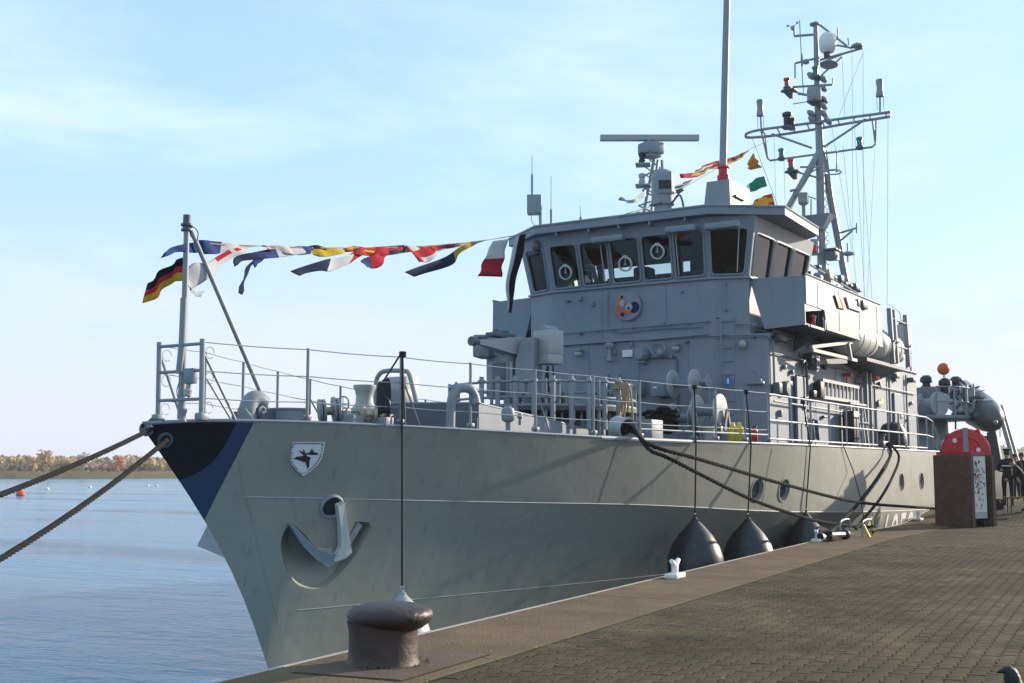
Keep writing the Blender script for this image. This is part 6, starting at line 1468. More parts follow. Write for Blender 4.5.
f3 = vec((29.4, 9.816, 2.32)); fender(f3, over_side((f3.x, 0), 0, (29.2, 9.8, 3.95), 1.1), 'dark teardrop fender half hidden by a cleat, aft of the other two', 'rubber', 1.08)
f0 = vec((16.5, 12.485, 1.366)); e0 = vec(on_hull(f0.x, 4.05, .04)); fender(f0, [e0, vec(PS[1]) + vec((0, -.03, 1.28))], 'pale weathered fender hanging behind the iron bollard', 'fit_light', .93)
# rope coil hung on the bow stanchion and the line up to its head
q = vec(PS[1]); t = thing('rope_coil', 'black rope coil hung in loops from a bow stanchion', 'rope', tuple(q + vec((-.25, 0, .3))))
b = MB()
for k_ in range(4):
    c = vec((16.3, 12.84, 4.536)) + vec((.03 * k_, -.03 * k_, .02 * k_)); b.tube([c + vec((.035 * math.cos(a), -.03 * math.cos(a), .33 * math.sin(a))) for a in [k2 * .524 for k2 in range(12)]], .024, 6, closed=True)
b.tube(spline([(16.3, 12.776, 4.637), (16.3, 12.646, 4.531), (16.3, 12.666, 4.395), (16.3, 12.837, 4.332), (16.3, 12.856, 4.145)], 5), .022, 6)
b.build('coil', M['black'], t)
b = MB(); b.tube([(16.3, 12.864, 4.759), q + vec((0, 0, 1.27))], .018, 6); b.tube([q + vec((0, -.02, 1.27)), q + vec((.05, -.06, .02))], .02, 6); b.build('lashing', M['black'], t)
t = thing('rope_pile', 'coiled dark mooring rope piled on the side deck by the reels', 'rope', (26.6, 12.56, 4.262))
b = MB(); pr = random.Random(6)
for k_ in range(16):
    c = vec((26.6, 12.56, 4.238)) + vec((pr.uniform(-.15, .15), pr.uniform(-.35, .35), .03 + .035 * k_)); rr = .55 - .02 * k_
    b.tube([c + vec((rr * .7 * math.cos(a) + pr.uniform(-.03, .03), rr * math.sin(a), pr.uniform(-.05, .05))) for a in [k2 * .393 for k2 in range(16)]], .04, 6, closed=True)
b.build('coil', M['rope'], t)
t = thing('rope_hank', 'tan rope hank hung over the rail of the gun platform', 'rope', (24, 12.157, 4.191))
b = MB()
for k_ in range(5): b.tube(spline([(23.6, 12.042, 5.182), (23.6, 11.944, 5.222), (23.6, 11.847, 5.131), (23.6, 11.875, 4.871), (23.6, 11.951, 4.547)], 4), .03, 6); break
for dx_, l in ((0, 0), (.05, .1), (-.06, .05), (.11, -.1), (-.02, .2)):
    a = vec((23.5, 11.966, 5.173)) + vec((0, -dx_, .02)); b.tube(spline([a + vec((-.06, .02, -.1)), a, a + vec((0, -.1, .03)), a + vec((-.05, -.22, -.2)), a + vec((-.05, -.16 - dx_, -.7 + l))], 4), .026, 6)
b.build('strands', M['rope_tan'], t)

# deck clutter by the rail: buckets, extinguishers
for i, (px, py, mat, lab) in enumerate(((733, 440, 'yellow', 'yellow plastic canister on the side deck, left of its twin'), (739, 440, 'yellow', 'yellow plastic canister on the side deck, right of its twin'), (709, 440, 'fit_light', 'grey bucket with a yellow rim by the lower cable reel'))):
    p = {0: (27, 10.734, 4.032), 1: (27, 10.573, 4.031), 2: (27, 11.339, 4.063)}[i]
    t = thing('canister' if i < 2 else 'bucket', lab, 'canister' if i < 2 else 'bucket', p)
    b = MB(); b.lathe(p, [(.11, 0), (.12, .02), (.12, .30), (.06, .36), (.05, .40)] if i < 2 else [(.13, 0), (.16, .28), (.17, .29)], (0, 0, 1), 14); b.build('body', M[mat], t)
    if i < 2: b = MB(); b.lathe(vec(p) + vec((0, 0, .39)), [(.05, 0), (.05, .05)], (0, 0, 1), 10); b.build('cap', M['white'], t)
    else: b = MB(); b.lathe(vec(p) + vec((0, 0, .27)), [(.165, 0), (.178, .01), (.178, .04), (.165, .05)], (0, 0, 1), 14); b.build('rim', M['yellow'], t)
p = (27.2, 10.267, 4.007); t = thing('fire_extinguisher', 'small red fire extinguisher standing by the rail', 'extinguisher', p)
b = MB(); b.lathe(p, [(.06, 0), (.07, .02), (.07, .26), (.04, .31), (.025, .34)], (0, 0, 1), 14); b.build('body', M['red'], t)
b = MB(); b.box(vec(p) + vec((0, 0, .36)), (.04, .10, .04)); b.build('valve', M['black'], t)


# spring line fairlead at the deck edge
fq = vec((22, 11.008, 4.183)); b = MB(); b.lathe(fq, [(.20, -.34), (.16, -.25), (.155, -.05), (.20, .04), (.23, .05), (.24, .0), (.21, -.12), (.23, -.34)], (-.42, -.88, -.16), 26); b.build('spring_fairlead', M['fit_light'], ship)
b = MB(); b.lathe(fq, [(.15, -.2), (.15, -.18)], (-.42, -.88, -.16), 18); b.build('fairlead_hole', M['void'], ship)
b = MB(); b.box(vec(on_hull(36.4, 3.95, -.1)) + vec((0, 0, .14)), (.6, .3, .22), ch=.05); b.lathe(vec(on_hull(36.4, 3.95, -.1)) + vec((0, 0, .2)), [(.1, 0), (.1, .2), (.14, .22), (.14, .26)], (0, 0, 1), 12); b.build('quarter_fairlead', M['grey_dark'], ship)

# ------------------------------------------------------------------ mooring ropes
def laid_rope(name, pts, r, label, group, strands=3, pitch=.24, n=6):
    """three-strand rope along a curve"""
    P_ = [vec(p) for p in pts]; L_ = sum((b_ - a).length for a, b_ in zip(P_[:-1], P_[1:]))
    step = pitch / 8; k = int(L_ / step); D_ = [0]
    for a, b_ in zip(P_[:-1], P_[1:]): D_.append(D_[-1] + (b_ - a).length)
    out_ = []; j = 0
    for i in range(k + 1):
        d = min(L_ * i / k, L_ - 1e-6)
        while j < len(P_) - 2 and D_[j + 1] < d: j += 1
        t = (d - D_[j]) / max(D_[j + 1] - D_[j], 1e-6); out_.append(P_[j].lerp(P_[j + 1], t))
    mb = MB()
    for s in range(strands):
        q = []
        for i, p in enumerate(out_):
            t = (out_[min(i + 1, k)] - out_[max(i - 1, 0)]).normalized(); a = t.cross(vec((0, 0, 1))).normalized(); c = t.cross(a)
            an = 2 * math.pi * (i / 8 + s / strands); q.append(p + (a * math.cos(an) + c * math.sin(an)) * r * .52)
        mb.tube(q, r * .56, n)
    o = mb.build(name, M['rope'], None, 60, fixn=False); tag(o, label, 'mooring rope', group); return o
GRP = 'mooring ropes of the ship'
laid_rope('mooring_rope', sag_line((12.62, 14.25, 4.0), (-6.0, 5.4, 2.3), .85, 40), .037, 'upper thick dark rope running from the stem head out over the water', GRP)
laid_rope('mooring_rope', sag_line(tuple(vec(bp_) + vec((0, -.05, 0))), (-7.0, 5.0, 2.0), 1.62, 40), .039, 'lower thick dark rope running from the bow eye out over the water', GRP)
def rope(pts, r, label): o = MB().tube(pts, r, 8).build('mooring_rope', M['rope'], None, 60); tag(o, label, 'mooring rope', GRP); return o
fo = tuple(fq + vec((.1, -.12, 0)))
laid_rope('mooring_rope', spline([fq + vec((-.05, .15, .02)), fo, (20.95, 10, 3.835), (22.229, 9.5, 3.556), (26.266, 9.2, 3.023), (31.019, 8.95, 2.527), (37.331, 8.6, 2.205), (42.277, 8.4, 1.923), (47.387, 8.2, 1.732)], 8), .04, 'upper spring rope passing behind the rusty box', GRP, pitch=.34)
laid_rope('mooring_rope', spline([fq + vec((-.05, .15, -.05)), vec(fo) + vec((0, 0, -.06)), (20.948, 10, 3.74), (21.392, 9.75, 3.553), (23.905, 9.2, 2.785), (26.403, 9, 2.345), (27.93, 8.95, 2.151), (30.378, 8.9, 1.95), (31.084, 8.6, 1.916)], 8), .04, 'lower spring rope that sags behind the fenders to the quay hoop', GRP, pitch=.34)
qf = vec(on_hull(36.4, 3.95, .06)) + vec((0, 0, .2))
endB = vec((26.6, 8.35, 1.98))
laid_rope('mooring_rope', spline([qf, (36.27, 9.5, 3.81), (34.465, 9.35, 3.232), (32.393, 9.2, 2.688), (30.494, 9.05, 2.277), (28.337, 8.75, 2.001), endB], 8), .045, 'heavy rope leading forward and down to the mooring hook by the cleat', GRP, pitch=.34)
laid_rope('mooring_rope', spline([qf + vec((.25, 0, 0)), (37.166, 9.5, 3.729), (35.722, 9.35, 3.112), (33.833, 9.2, 2.552), (31.899, 9.05, 2.155), (30.115, 8.8, 1.902)], 8), .04, 'second slack rope from the quarter fairlead to the quay hoop', GRP, pitch=.34)
rope([(32.094, 9.66, 4.009), (32.734, 9.6, 3.346), (32.01, 9.2, 2.565), (31.248, 8.9, 1.877)], .014, 'thin dark line from the rail straight down to the quay hoop')

# ------------------------------------------------------------------ bollard, cleats, hooks on the quay
bp0 = (8.14, 6.28, 1.786)
slab = MB()
sp_ = [(7.55, 5.72), (8.98, 5.86), (8.86, 6.80), (7.40, 6.66)]
slab.prism([(x, y, 1.60) for x, y in sp_], (0, 0, .196)); slab.build('bollard_slab', M['slab'], quay, 0)
mj = MB(); c_ = (8.2, 6.26)
for i in range(4):
    a, b_ = sp_[i], sp_[(i + 1) % 4]; ao = (c_[0] + (a[0] - c_[0]) * 1.035, c_[1] + (a[1] - c_[1]) * 1.05); bo = (c_[0] + (b_[0] - c_[0]) * 1.035, c_[1] + (b_[1] - c_[1]) * 1.05)
    mj.add([a + (1.7915,), b_ + (1.7915,), bo + (1.7885,), ao + (1.7885,)], [(0, 1, 2, 3)])
for k_ in range(70):
    a = random.uniform(0, 6.28); r_ = random.uniform(.285, .33); x, y = bp0[0] + r_ * math.cos(a), bp0[1] + r_ * math.sin(a); h = random.uniform(.008, .028)
    mj.add([(x - .02, y, 1.796), (x + .02, y, 1.796), (x + random.uniform(-.02, .02), y, 1.796 + h), ], [(0, 1, 2)])
o = mj.build('slab_moss', M['moss'], None, 0, center=False, fixn=False); o['kind'] = 'stuff'; o['label'] = 'moss in the joint round the bollard slab'
bo = thing('bollard', 'rusty brown cast iron bollard with a flat mushroom head in the foreground', 'bollard', bp0)
sx_, sy_ = bp0[0] - rgt[0] * .055, bp0[1] - rgt[1] * .055
b = MB(); b.lathe((sx_, sy_, 1.797), [(.305, 0), (.296, .02), (.288, .06), (.284, .15), (.284, .22), (.288, .27), (.296, .31), (.305, .34)] if True else [(.288, 0), (.280, .02), (.272, .06), (.266, .15), (.264, .22), (.268, .27), (.282, .31), (.30, .33)], (0, 0, 1), 40); b.build('shaft', M['iron_body'], bo, 50)
b = MB(); b.lathe((bp0[0], bp0[1], 1.797), [(.27, .29), (.31, .318), (.342, .345), (.356, .375), (.357, .405), (.345, .432), (.30, .458), (.22, .480), (.12, .492), (.0, .495)], (0, 0, 1), 44); hd = b.build('head', M['iron'], bo, 60)
def cleat(p, label, rz, dark=False):
    p = vec(p); t = thing('cleat', label, 'cleat', tuple(p), 'white cleats along the quay edge')
    M_ = Matrix.Rotation(rz, 3, 'Z')
    b = MB(); b.box(p + vec((0, 0, .035)), (.40, .20, .07), rz=rz, ch=.012); b.build('base', M['white'], t)
    for s in (-1, 1):
        b = MB(); b.tube(spline([p + M_ @ vec((0, .0, .05)), p + M_ @ vec((.015 * s, 0, .13)), p + M_ @ vec((.055 * s, 0, .20)), p + M_ @ vec((.15 * s, 0, .255))], 5), [.058 - .0016 * q for q in range(16)], 10); b.build('horn', M['white'], t)
cleat(vec((16.677, 7.627, 1.78)) + vec((0, -.05, .006)), 'white double horned cleat on the edge, below the nearest big fender', QA)
cleat(vec((26.364, 8.662, 1.78)) + vec((0, -.1, .006)), 'white cleat with dark ropes round it, below the aftmost big fender', QA)
cleat((36.6, 8.85, quay_z(36.6) + .006), 'distant white cleat beside the hull number', .03)
hk = thing('mooring_hook', 'black rope eye and shackle lying over the second cleat', 'mooring hook', tuple(vec((26.83, 8.609, 1.78))))
b = MB(); c = vec((26.853, 8.571, 1.78)); b.tube(spline([c + vec((-.55, -.1, .12)), c + vec((-.2, .05, .25)), c + vec((.3, .1, .22)), c + vec((.55, .0, .10)), c + vec((.2, -.2, .08)), c + vec((-.4, -.25, .09))], 5), .075, 8); b.build('rope_eye', M['rope'], hk)
b = MB(); b.ball(c + vec((.75, -.25, .12)), (.13, .13, .12)); b.tube([c + vec((.75, -.25, .12)), endB + vec((0, 0, -.05))], .07, 8); b.build('shackle', M['black'], hk)
lh = thing('ladder_hoop', 'steel quay ladder hoops with yellow and black stripes on one leg', 'ladder', tuple(vec((31.449, 9.347, 1.78))))
L0 = vec((28.75, 8.66, 1.786)); b = MB()
for dx_ in (0, .5):
    b = MB(); q = L0 + vec((dx_ * .5, -dx_ * .9, 0)); b.tube(spline([q + vec((-.40, 0, -.02)), q + vec((-.38, 0, .28)), q + vec((-.26, 0, .38)), q + vec((.24, 0, .40)), q + vec((.38, 0, .32)), q + vec((.44, .0, -.02))], 6), .022, 8); b.build('hoop', M['fit'], lh)
b = MB(); q = L0 + vec((.25, -.45, 0))
for k_ in range(5):
    a = q + vec((.37 + .015 * k_, -.02, .34 - k_ * .07)); c = q + vec((.37 + .015 * (k_ + 1), -.02, .34 - (k_ + 1) * .07)); MB().tube([a, c], .036, 8).build('stripe', M['yellow' if k_ % 2 == 0 else 'black'], lh)
MB().tube([q + vec((-.38, -.02, .29)), q + vec((-.46, -.18, .0))], .033, 8).build('yellow_leg', M['yellow'], lh)

# ------------------------------------------------------------------ the rusty box and the lifebuoy housing
KX, KY = 33.0, 7.05
kc = vec((34.496, 7.439, 1.78)); kz = 1.78
kb = thing('display_box', 'tall rusty brown steel box with a bright poster on its sunlit side', 'box', tuple(kc))
fL = vec((35.42, 8.109, 1.78)); fR = vec((34.791, 6.967, 1.78)); dF = (fR - fL); wF = dF.length; dF.normalize(); dB = vec((-dF.y, dF.x, 0)); dB = dB if dB.x > 0 else -dB
HK = 1.98
def kbox(u0, u1, v0, v1, z0, z1): 
    return [fL + dF * u + dB * v + vec((0, 0, z)) for z in (z0, z1) for u, v in ((u0, v0), (u1, v0), (u1, v1), (u0, v1))]
BF = [(0, 1, 2, 3), (7, 6, 5, 4), (0, 4, 5, 1), (1, 5, 6, 2), (2, 6, 7, 3), (3, 7, 4, 0)]
MB().add(kbox(0, wF, 0, .10, 0, HK), BF).build('front_panel', M['rust'], kb, 0)
MB().add(kbox(.06, wF - .04, .104, .62, .25, HK - .03), BF).build('inner_case', M['fit_light'], kb, 0)
MB().add(kbox(0, wF + .02, .80, .92, 0, HK), BF).build('rear_panel', M['rust'], kb, 0)
MB().add(kbox(.06, wF - .16, .624, .796, .0, HK - .1), BF).build('back_gap', M['void'], kb, 0)
MB().add(kbox(.2, wF - .35, .104, .60, .0, .24), BF).build('foot', M['void'], kb, 0)
MB().add(kbox(.10, wF - .02, .02, .60, HK + .004, HK + .09), BF).build('red_lid', M['red'], kb, 0)
ps = MB().add(kbox(wF - .036, wF - .028, .12, .60, .42, HK - .06), BF).build('poster', M['raft'], kb, 0)
pr = random.Random(12)
for i in range(60):
    v0 = pr.uniform(.13, .52); z0 = pr.uniform(.45, 1.8); dv_ = pr.uniform(.02, .07); dz_ = pr.uniform(.02, .09)
    MB().add(kbox(wF - .027 + i * .0003, wF - .024 + i * .0003, v0, v0 + dv_, z0, z0 + dz_), BF).build('poster_patch', M[pr.choice(['fblue', 'fgold', 'fnavy', 'fblue', 'fit_light', 'raft', 'forange'])], ps, 0)
# lifebuoy housing on its post behind the box
lc = vec((37.2, 7.575, 3.866)); LN = (vec((0, 0, 0)) - vec((lc.x, lc.y, 0))).normalized(); LS = LN.cross(vec((0, 0, 1)))
lb = thing('lifebuoy_case', 'round red lifebuoy housing with a grey strap, standing behind the rusty box', 'lifebuoy case', (lc.x, lc.y, 1.9))
LR = 23.5 * 35.3 / 1210
b = MB(); b.lathe(lc - LN * .12, [(LR * .9, 0), (LR, .03), (LR, .17), (LR * .94, .22), (LR * .62, .24), (LR * .58, .21), (LR * .40, .21), (LR * .36, .24), (0, .25)], LN, 40); b.build('shell', M['red'], lb)
for an in (.78, 2.1, 3.5, 5.6):
    q = lc + (LS * math.cos(an) + vec((0, 0, 1)) * math.sin(an)) * LR * .98; b = MB(); b.box(q, (.2, .16, .16), rz=math.atan2(LN.y, LN.x), ch=.04); b.build('lug', M['red'], lb)
b = MB(); b.beam(lc + LN * .135 + vec((0, 0, LR + .02)), lc + LN * .135 - vec((0, 0, LR)), .14, .02, up=tuple(LN)); b.build('strap', M['fit'], lb, 0)
for dx_, dz_ in ((-.33, .33), (.38, .06), (-.3, -.3)):
    q = lc + LN * .128 + LS * -dx_ * .9 + vec((0, 0, dz_)); b = MB(); b.disc(q, LN, .065, .012, 12); b.build('white_label', M['white'], lb)
b = MB(); b.tube([(lc.x, lc.y, 1.7), (lc.x, lc.y, lc.z - .1)], .05, 10); b.build('post', M['fit'], lb)
# yellow hose on the ground
hs = MB(); hs.tube(spline([vec((36.023, 7.144, 1.78)) + vec((0, 0, .03)), vec((36.545, 6.869, 1.78)) + vec((0, 0, .03)), vec((36.189, 6.328, 1.78)) + vec((0, 0, .03)), vec((36.205, 5.761, 1.78)) + vec((0, 0, .03)), vec((37.273, 5.144, 1.78)) + vec((0, 0, .03))], 6), .032, 8)
tag(hs.build('hose', M['yellow'], None), 'thin yellow hose lying on the ground beside the rusty box', 'hose')
# weeds at the foot of the box
gw = MB(); pr = random.Random(3)
for i in range(260):
    p = fL + dF * pr.uniform(-.1, wF + .2) + dB * pr.choice([pr.uniform(-.12, -.01), pr.uniform(.0, 1.0)]) + vec((pr.uniform(-.03, .03), 0, 0)); h = pr.uniform(.02, .09); a = pr.uniform(0, 6.28)
    gw.add([p, p + vec((.012 * math.cos(a), .012 * math.sin(a), 0)), p + vec((pr.uniform(-.03, .03), pr.uniform(-.03, .03), h))], [(0, 1, 2)])
o = gw.build('grass', M['moss'], None, 0, center=False, fixn=False); o['kind'] = 'stuff'; o['label'] = 'low weeds at the foot of the rusty box'

# ------------------------------------------------------------------ flags
def flag(label, top_, bot, cols, rows=None, nu=14, nv=6, amp=.05, waves=2.2, name='signal_flag', group='signal flags on the dressing line', th=.006, seed=0, across=None):
    """cloth between two edges; cols: list of (u_end, material key) along the fly, rows: the same across"""
    T = spline(top_, 8); B2 = spline(bot, 8)
    def samp(L_, t):
        x = t * (len(L_) - 1); i = min(int(x), len(L_) - 2); return L_[i].lerp(L_[i + 1], x - i)
    keys = []; 
    def mi(k):
        if k not in keys: keys.append(k)
        return keys.index(k)
    nrm = (samp(T, 1) - samp(T, 0)).cross(vec((0, 0, 1))).normalized()
    P_ = []; pr = random.Random(seed)
    ph = pr.uniform(0, 6)
    for i in range(nu + 1):
        u = i / nu; a, c = samp(T, u), samp(B2, u)
        for j in range(nv + 1):
            v = j / nv; P_.append(a.lerp(c, v) + nrm * amp * math.sin(ph + waves * 6.28 * u + 1.5 * v) * (.3 + u) )
    mb = MB()
    for i in range(nu):
        for j in range(nv):
            u, v = (i + .5) / nu, (j + .5) / nv
            if callable(cols): k = cols(u, v)
            else: k = next(c for e_, c in cols if u <= e_ + 1e-6) if not rows else next(c for e_, c in rows if v <= e_ + 1e-6)
            mb.add([P_[i * (nv + 1) + j], P_[(i + 1) * (nv + 1) + j], P_[(i + 1) * (nv + 1) + j + 1], P_[i * (nv + 1) + j + 1]], [(0, 1, 2, 3)], mi(k))
    o = mb.build(name, [M[k] for k in keys], None, 60, weld=True, fixn=False)
    md = o.modifiers.new('thickness', 'SOLIDIFY'); md.thickness = th; md.offset = 0
    tag(o, label, 'flag', group); return o
ln = MB(); ln.tube(spline([(13.223, 14.286, 7.195), (13.538, 14.344, 6.995), (15.216, 14.654, 7.224), (17.559, 15.087, 7.595), (20.464, 15.623, 8.12), (22.459, 15.992, 8.515), (24.772, 16.419, 9.022), (26.907, 16.813, 9.539), (29.03, 17.206, 10.072)], 5), .012, 5)
tag(ln.build('dressing_line', M['rope_tan'], None), 'pale line carrying the signal flags from the flagstaff to the bridge', 'line')
flag('crumpled white and blue flag wrapped round the line near the bow', [(17.051, 14.993, 7.526), (16.428, 14.878, 7.436), (15.837, 14.769, 7.333), (15.276, 14.665, 7.252)], [(16.844, 14.955, 7.358), (16.434, 14.879, 7.27), (15.906, 14.781, 7.218), (15.34, 14.677, 7.175)], [(.35, 'fblue'), (.7, 'fwhite'), (1, 'fred')], seed=41, amp=.06)
flag('dark red flag twisted tightly round the middle of the line', [(20.65, 15.658, 8.197), (19.917, 15.522, 8.046), (19.222, 15.394, 7.904), (18.562, 15.272, 7.769)], [(20.558, 15.641, 8.071), (19.92, 15.523, 7.876), (19.226, 15.395, 7.718), (18.328, 15.229, 7.588)], lambda u, v: 'fnavy' if u < .3 and v < .4 else 'fred', seed=42, amp=.06)
flag('navy and white flag streaming between the red flags', [(21.626, 15.838, 8.368), (20.936, 15.71, 8.225), (20.28, 15.589, 8.045), (19.742, 15.49, 7.889)], [(21.527, 15.82, 8.26), (20.939, 15.711, 8.092), (20.282, 15.59, 7.937), (19.57, 15.458, 7.754)], [(.4, 'fwhite'), (1, 'fnavy')], seed=43, amp=.05)
flag('thin white flag blown flat along the line before the bridge', [(24.898, 16.442, 9.045), (23.804, 16.24, 8.8), (22.784, 16.052, 8.572), (21.83, 15.876, 8.381)], [(24.648, 16.396, 8.95), (23.688, 16.219, 8.706), (22.785, 16.052, 8.477), (22.039, 15.914, 8.303)], [(.5, 'fwhite'), (1, 'fred')], seed=44, amp=.04)
# the jack at the flagstaff
flag('black red and gold flag streaming from the bow flagstaff', [(13.2, 14.287, 6.712), (13.15, 14.453, 6.641), (13.1, 14.686, 6.511), (13, 14.953, 6.312)], [(13.2, 14.316, 6.318), (13.15, 14.552, 6.299), (13.1, 14.716, 6.146), (13, 14.961, 5.977)], None, rows=[(.36, 'fblack'), (.63, 'fred'), (1, 'fgold')], nv=11, amp=.07, name='national_flag', group=None, seed=3)
flag('blue flag folded over the top of the flagstaff', [(13.641, 14.363, 7.03), (13.285, 14.297, 6.934), (12.941, 14.234, 6.826), (12.612, 14.173, 6.66)], [(13.859, 14.403, 6.904), (13.393, 14.317, 6.792), (12.994, 14.243, 6.74), (12.593, 14.169, 6.579)], [(1, 'fblue')], seed=5, amp=.03)
flag('white flag with a blue fly, next to the flagstaff', [(15.276, 14.665, 7.234), (14.626, 14.545, 7.155), (13.932, 14.417, 7.082), (13.486, 14.334, 7.018)], [(14.86, 14.588, 7.127), (14.403, 14.504, 7.031), (14.022, 14.433, 6.882), (13.599, 14.355, 6.811)], [(.55, 'fwhite'), (1, 'fblue')], seed=6, amp=.04)
flag('long white flag with red patches hanging down by the brace', [(14.743, 14.567, 7.124), (14.292, 14.483, 6.995), (13.761, 14.385, 6.691), (13.325, 14.305, 6.605), (13.24, 14.289, 6.241)], [(14.92, 14.599, 7.103), (14.52, 14.525, 6.932), (13.927, 14.416, 6.57), (13.468, 14.331, 6.242), (13.293, 14.299, 6.185)], lambda u, v: 'fred' if (.10 < u < .40 and v < .42 and not .2 < u < .25) else 'fwhite', seed=7, amp=.05, nu=20)
flag('short pale pennant tail under the long white flag', [(13.291, 14.298, 6.233), (13.47, 14.331, 6.194), (13.65, 14.365, 6.219)], [(13.318, 14.303, 6.189), (13.474, 14.332, 6.115), (13.629, 14.361, 6.119)], [(1, 'fwhite')], seed=8, amp=.02, nu=6)
flag('dark blue flag with a long ragged tail', [(16.841, 14.954, 7.452), (15.839, 14.769, 7.297), (15.07, 14.627, 7.094), (14.634, 14.546, 6.968), (14.385, 14.5, 6.792)], [(16.913, 14.967, 7.407), (15.973, 14.794, 7.157), (15.285, 14.667, 7.007), (14.753, 14.568, 6.885), (14.415, 14.506, 6.729)], [(.25, 'fwhite'), (.45, 'fblue'), (1, 'fnavy')], seed=9, amp=.04)
flag('narrow dark streamer hanging below the dark blue flag', [(15.045, 14.622, 6.968), (14.815, 14.58, 6.775), (14.709, 14.56, 6.52), (14.574, 14.535, 6.314)], [(15.194, 14.65, 6.992), (14.932, 14.602, 6.794), (14.796, 14.576, 6.532), (14.718, 14.562, 6.299)], [(1, 'fnavy')], seed=10, amp=.02, nu=10)
flag('small light blue corner hanging beside the dark streamer', [(14.987, 14.612, 6.906), (15.163, 14.644, 7.005), (15.467, 14.7, 7.09)], [(15.08, 14.629, 6.817), (15.167, 14.645, 6.9), (15.406, 14.689, 7.045)], [(1, 'fblue')], seed=11, amp=.02, nu=6)
flag('red and white flag lying along the line before the yellow one', [(16.634, 14.916, 7.416), (16.162, 14.829, 7.371), (15.678, 14.739, 7.323), (15.337, 14.676, 7.245)], [(16.498, 14.891, 7.374), (16.099, 14.817, 7.305), (15.712, 14.746, 7.257), (15.401, 14.688, 7.203)], [(.55, 'fred'), (1, 'fwhite')], seed=12, amp=.03, nu=8)
flag('yellow flag with black edge rolled round the line', [(18.129, 15.192, 7.654), (17.559, 15.087, 7.595), (17.014, 14.986, 7.557), (16.633, 14.916, 7.434)], [(18.131, 15.192, 7.595), (17.638, 15.101, 7.453), (17.2, 15.02, 7.36), (16.772, 14.941, 7.421)], lambda u, v: 'fblack' if v < .3 and u > .4 else 'fyellow', seed=13, amp=.04, nu=10)
flag('red white and navy flag blown out under the line', [(19.223, 15.394, 7.842), (18.406, 15.243, 7.621), (17.865, 15.143, 7.451), (17.274, 15.034, 7.315), (16.277, 14.85, 6.95)], [(18.648, 15.288, 7.581), (18.176, 15.201, 7.364), (17.573, 15.089, 7.132), (17.137, 15.009, 7.083), (16.48, 14.887, 6.889)], [(.22, 'fred'), (.60, 'fwhite'), (1, 'fnavy')], seed=14, amp=.05, nu=18)
flag('red and yellow flag bunched along the line', [(19.393, 15.425, 7.892), (18.805, 15.317, 7.831), (18.402, 15.242, 7.781), (18.09, 15.185, 7.667)], [(19.31, 15.41, 7.794), (18.808, 15.317, 7.73), (18.485, 15.258, 7.675), (18.169, 15.199, 7.621)], lambda u, v: 'fred' if (u < .6) == (v < .5) else 'fgold', seed=15, amp=.03, nu=8)
flag('red flag with a blue lower corner', [(20.371, 15.606, 8.083), (19.785, 15.498, 7.938), (19.226, 15.395, 7.739), (18.732, 15.303, 7.513)], [(20.281, 15.59, 7.98), (19.833, 15.507, 7.798), (19.489, 15.443, 7.511), (18.898, 15.334, 7.438)], lambda u, v: 'fblue' if u > .72 else 'fred', seed=16, amp=.05, nu=12)
flag('red and white flag draped over the line', [(23.688, 16.219, 8.731), (22.459, 15.992, 8.515), (21.426, 15.801, 8.288), (20.556, 15.64, 8.18)], [(23.117, 16.113, 8.583), (22.355, 15.973, 8.333), (21.939, 15.896, 8.033), (21.333, 15.784, 7.935)], lambda u, v: 'fred' if v < .35 or u > .8 else ('fwhite' if v > .7 else 'fred'), seed=17, amp=.05, nu=14)
flag('yellow flag with a dark blue fly', [(25.088, 16.477, 9.079), (24.041, 16.284, 8.842), (22.788, 16.052, 8.313), (20.756, 15.677, 7.622)], [(24.648, 16.396, 8.95), (23.689, 16.219, 8.56), (22.956, 16.084, 8.103), (21.094, 15.74, 7.564)], [(.54, 'fyellow'), (1, 'fnavy')], seed=18, amp=.04, nu=16)
flag('white over red flag hanging straight near the bridge', [(26.624, 16.761, 9.407), (26.416, 16.723, 9.024), (26.279, 16.697, 8.684), (26.144, 16.672, 8.322)], [(25.606, 16.573, 9.172), (25.217, 16.501, 8.795), (24.902, 16.443, 8.438), (24.654, 16.397, 8.123)], [(.5, 'fwhite'), (1, 'fred')], seed=19, amp=.03, nu=12)
flag('black and white pennant rolled up at the bridge corner', [(27.195, 16.867, 9.592), (26.836, 16.8, 8.989), (26.487, 16.736, 8.135), (26.626, 16.762, 7.467)], [(27.936, 17.003, 9.783), (27.634, 16.948, 9.067), (27.121, 16.853, 8.28), (26.907, 16.813, 7.474)], lambda u, v: 'fwhite' if v < .34 else 'fblack', seed=20, amp=.012, nu=16, name='pennant')
flag('yellow strap knotted at the bridge roof corner', [(28.9, 17.325, 10.091), (28.8, 17.299, 9.786), (28.8, 17.332, 9.532)], [(28.9, 17.194, 10.106), (28.8, 17.201, 9.776), (28.8, 17.283, 9.47)], [(1, 'fyellow')], seed=21, amp=.02, nu=6, name='strap_flag')
ln = MB(); ln.tube([(26.721, 14.073, 9.587), (31.144, 14.618, 10.913), (35.794, 15.191, 12.736), (42.886, 16.064, 15.472), (45.577, 16.396, 16.419)], .012, 4); ln.tube([(44.5, 16.66, 16.327), (43.5, 15.795, 14.636), (43, 15.138, 13.109)], .012, 4)
tag(ln.build('signal_halyard', M['rope_tan'], None), 'thin lines carrying flags between the bridge roof and the mast', 'line')
G2 = 'signal flags between radar and mast'
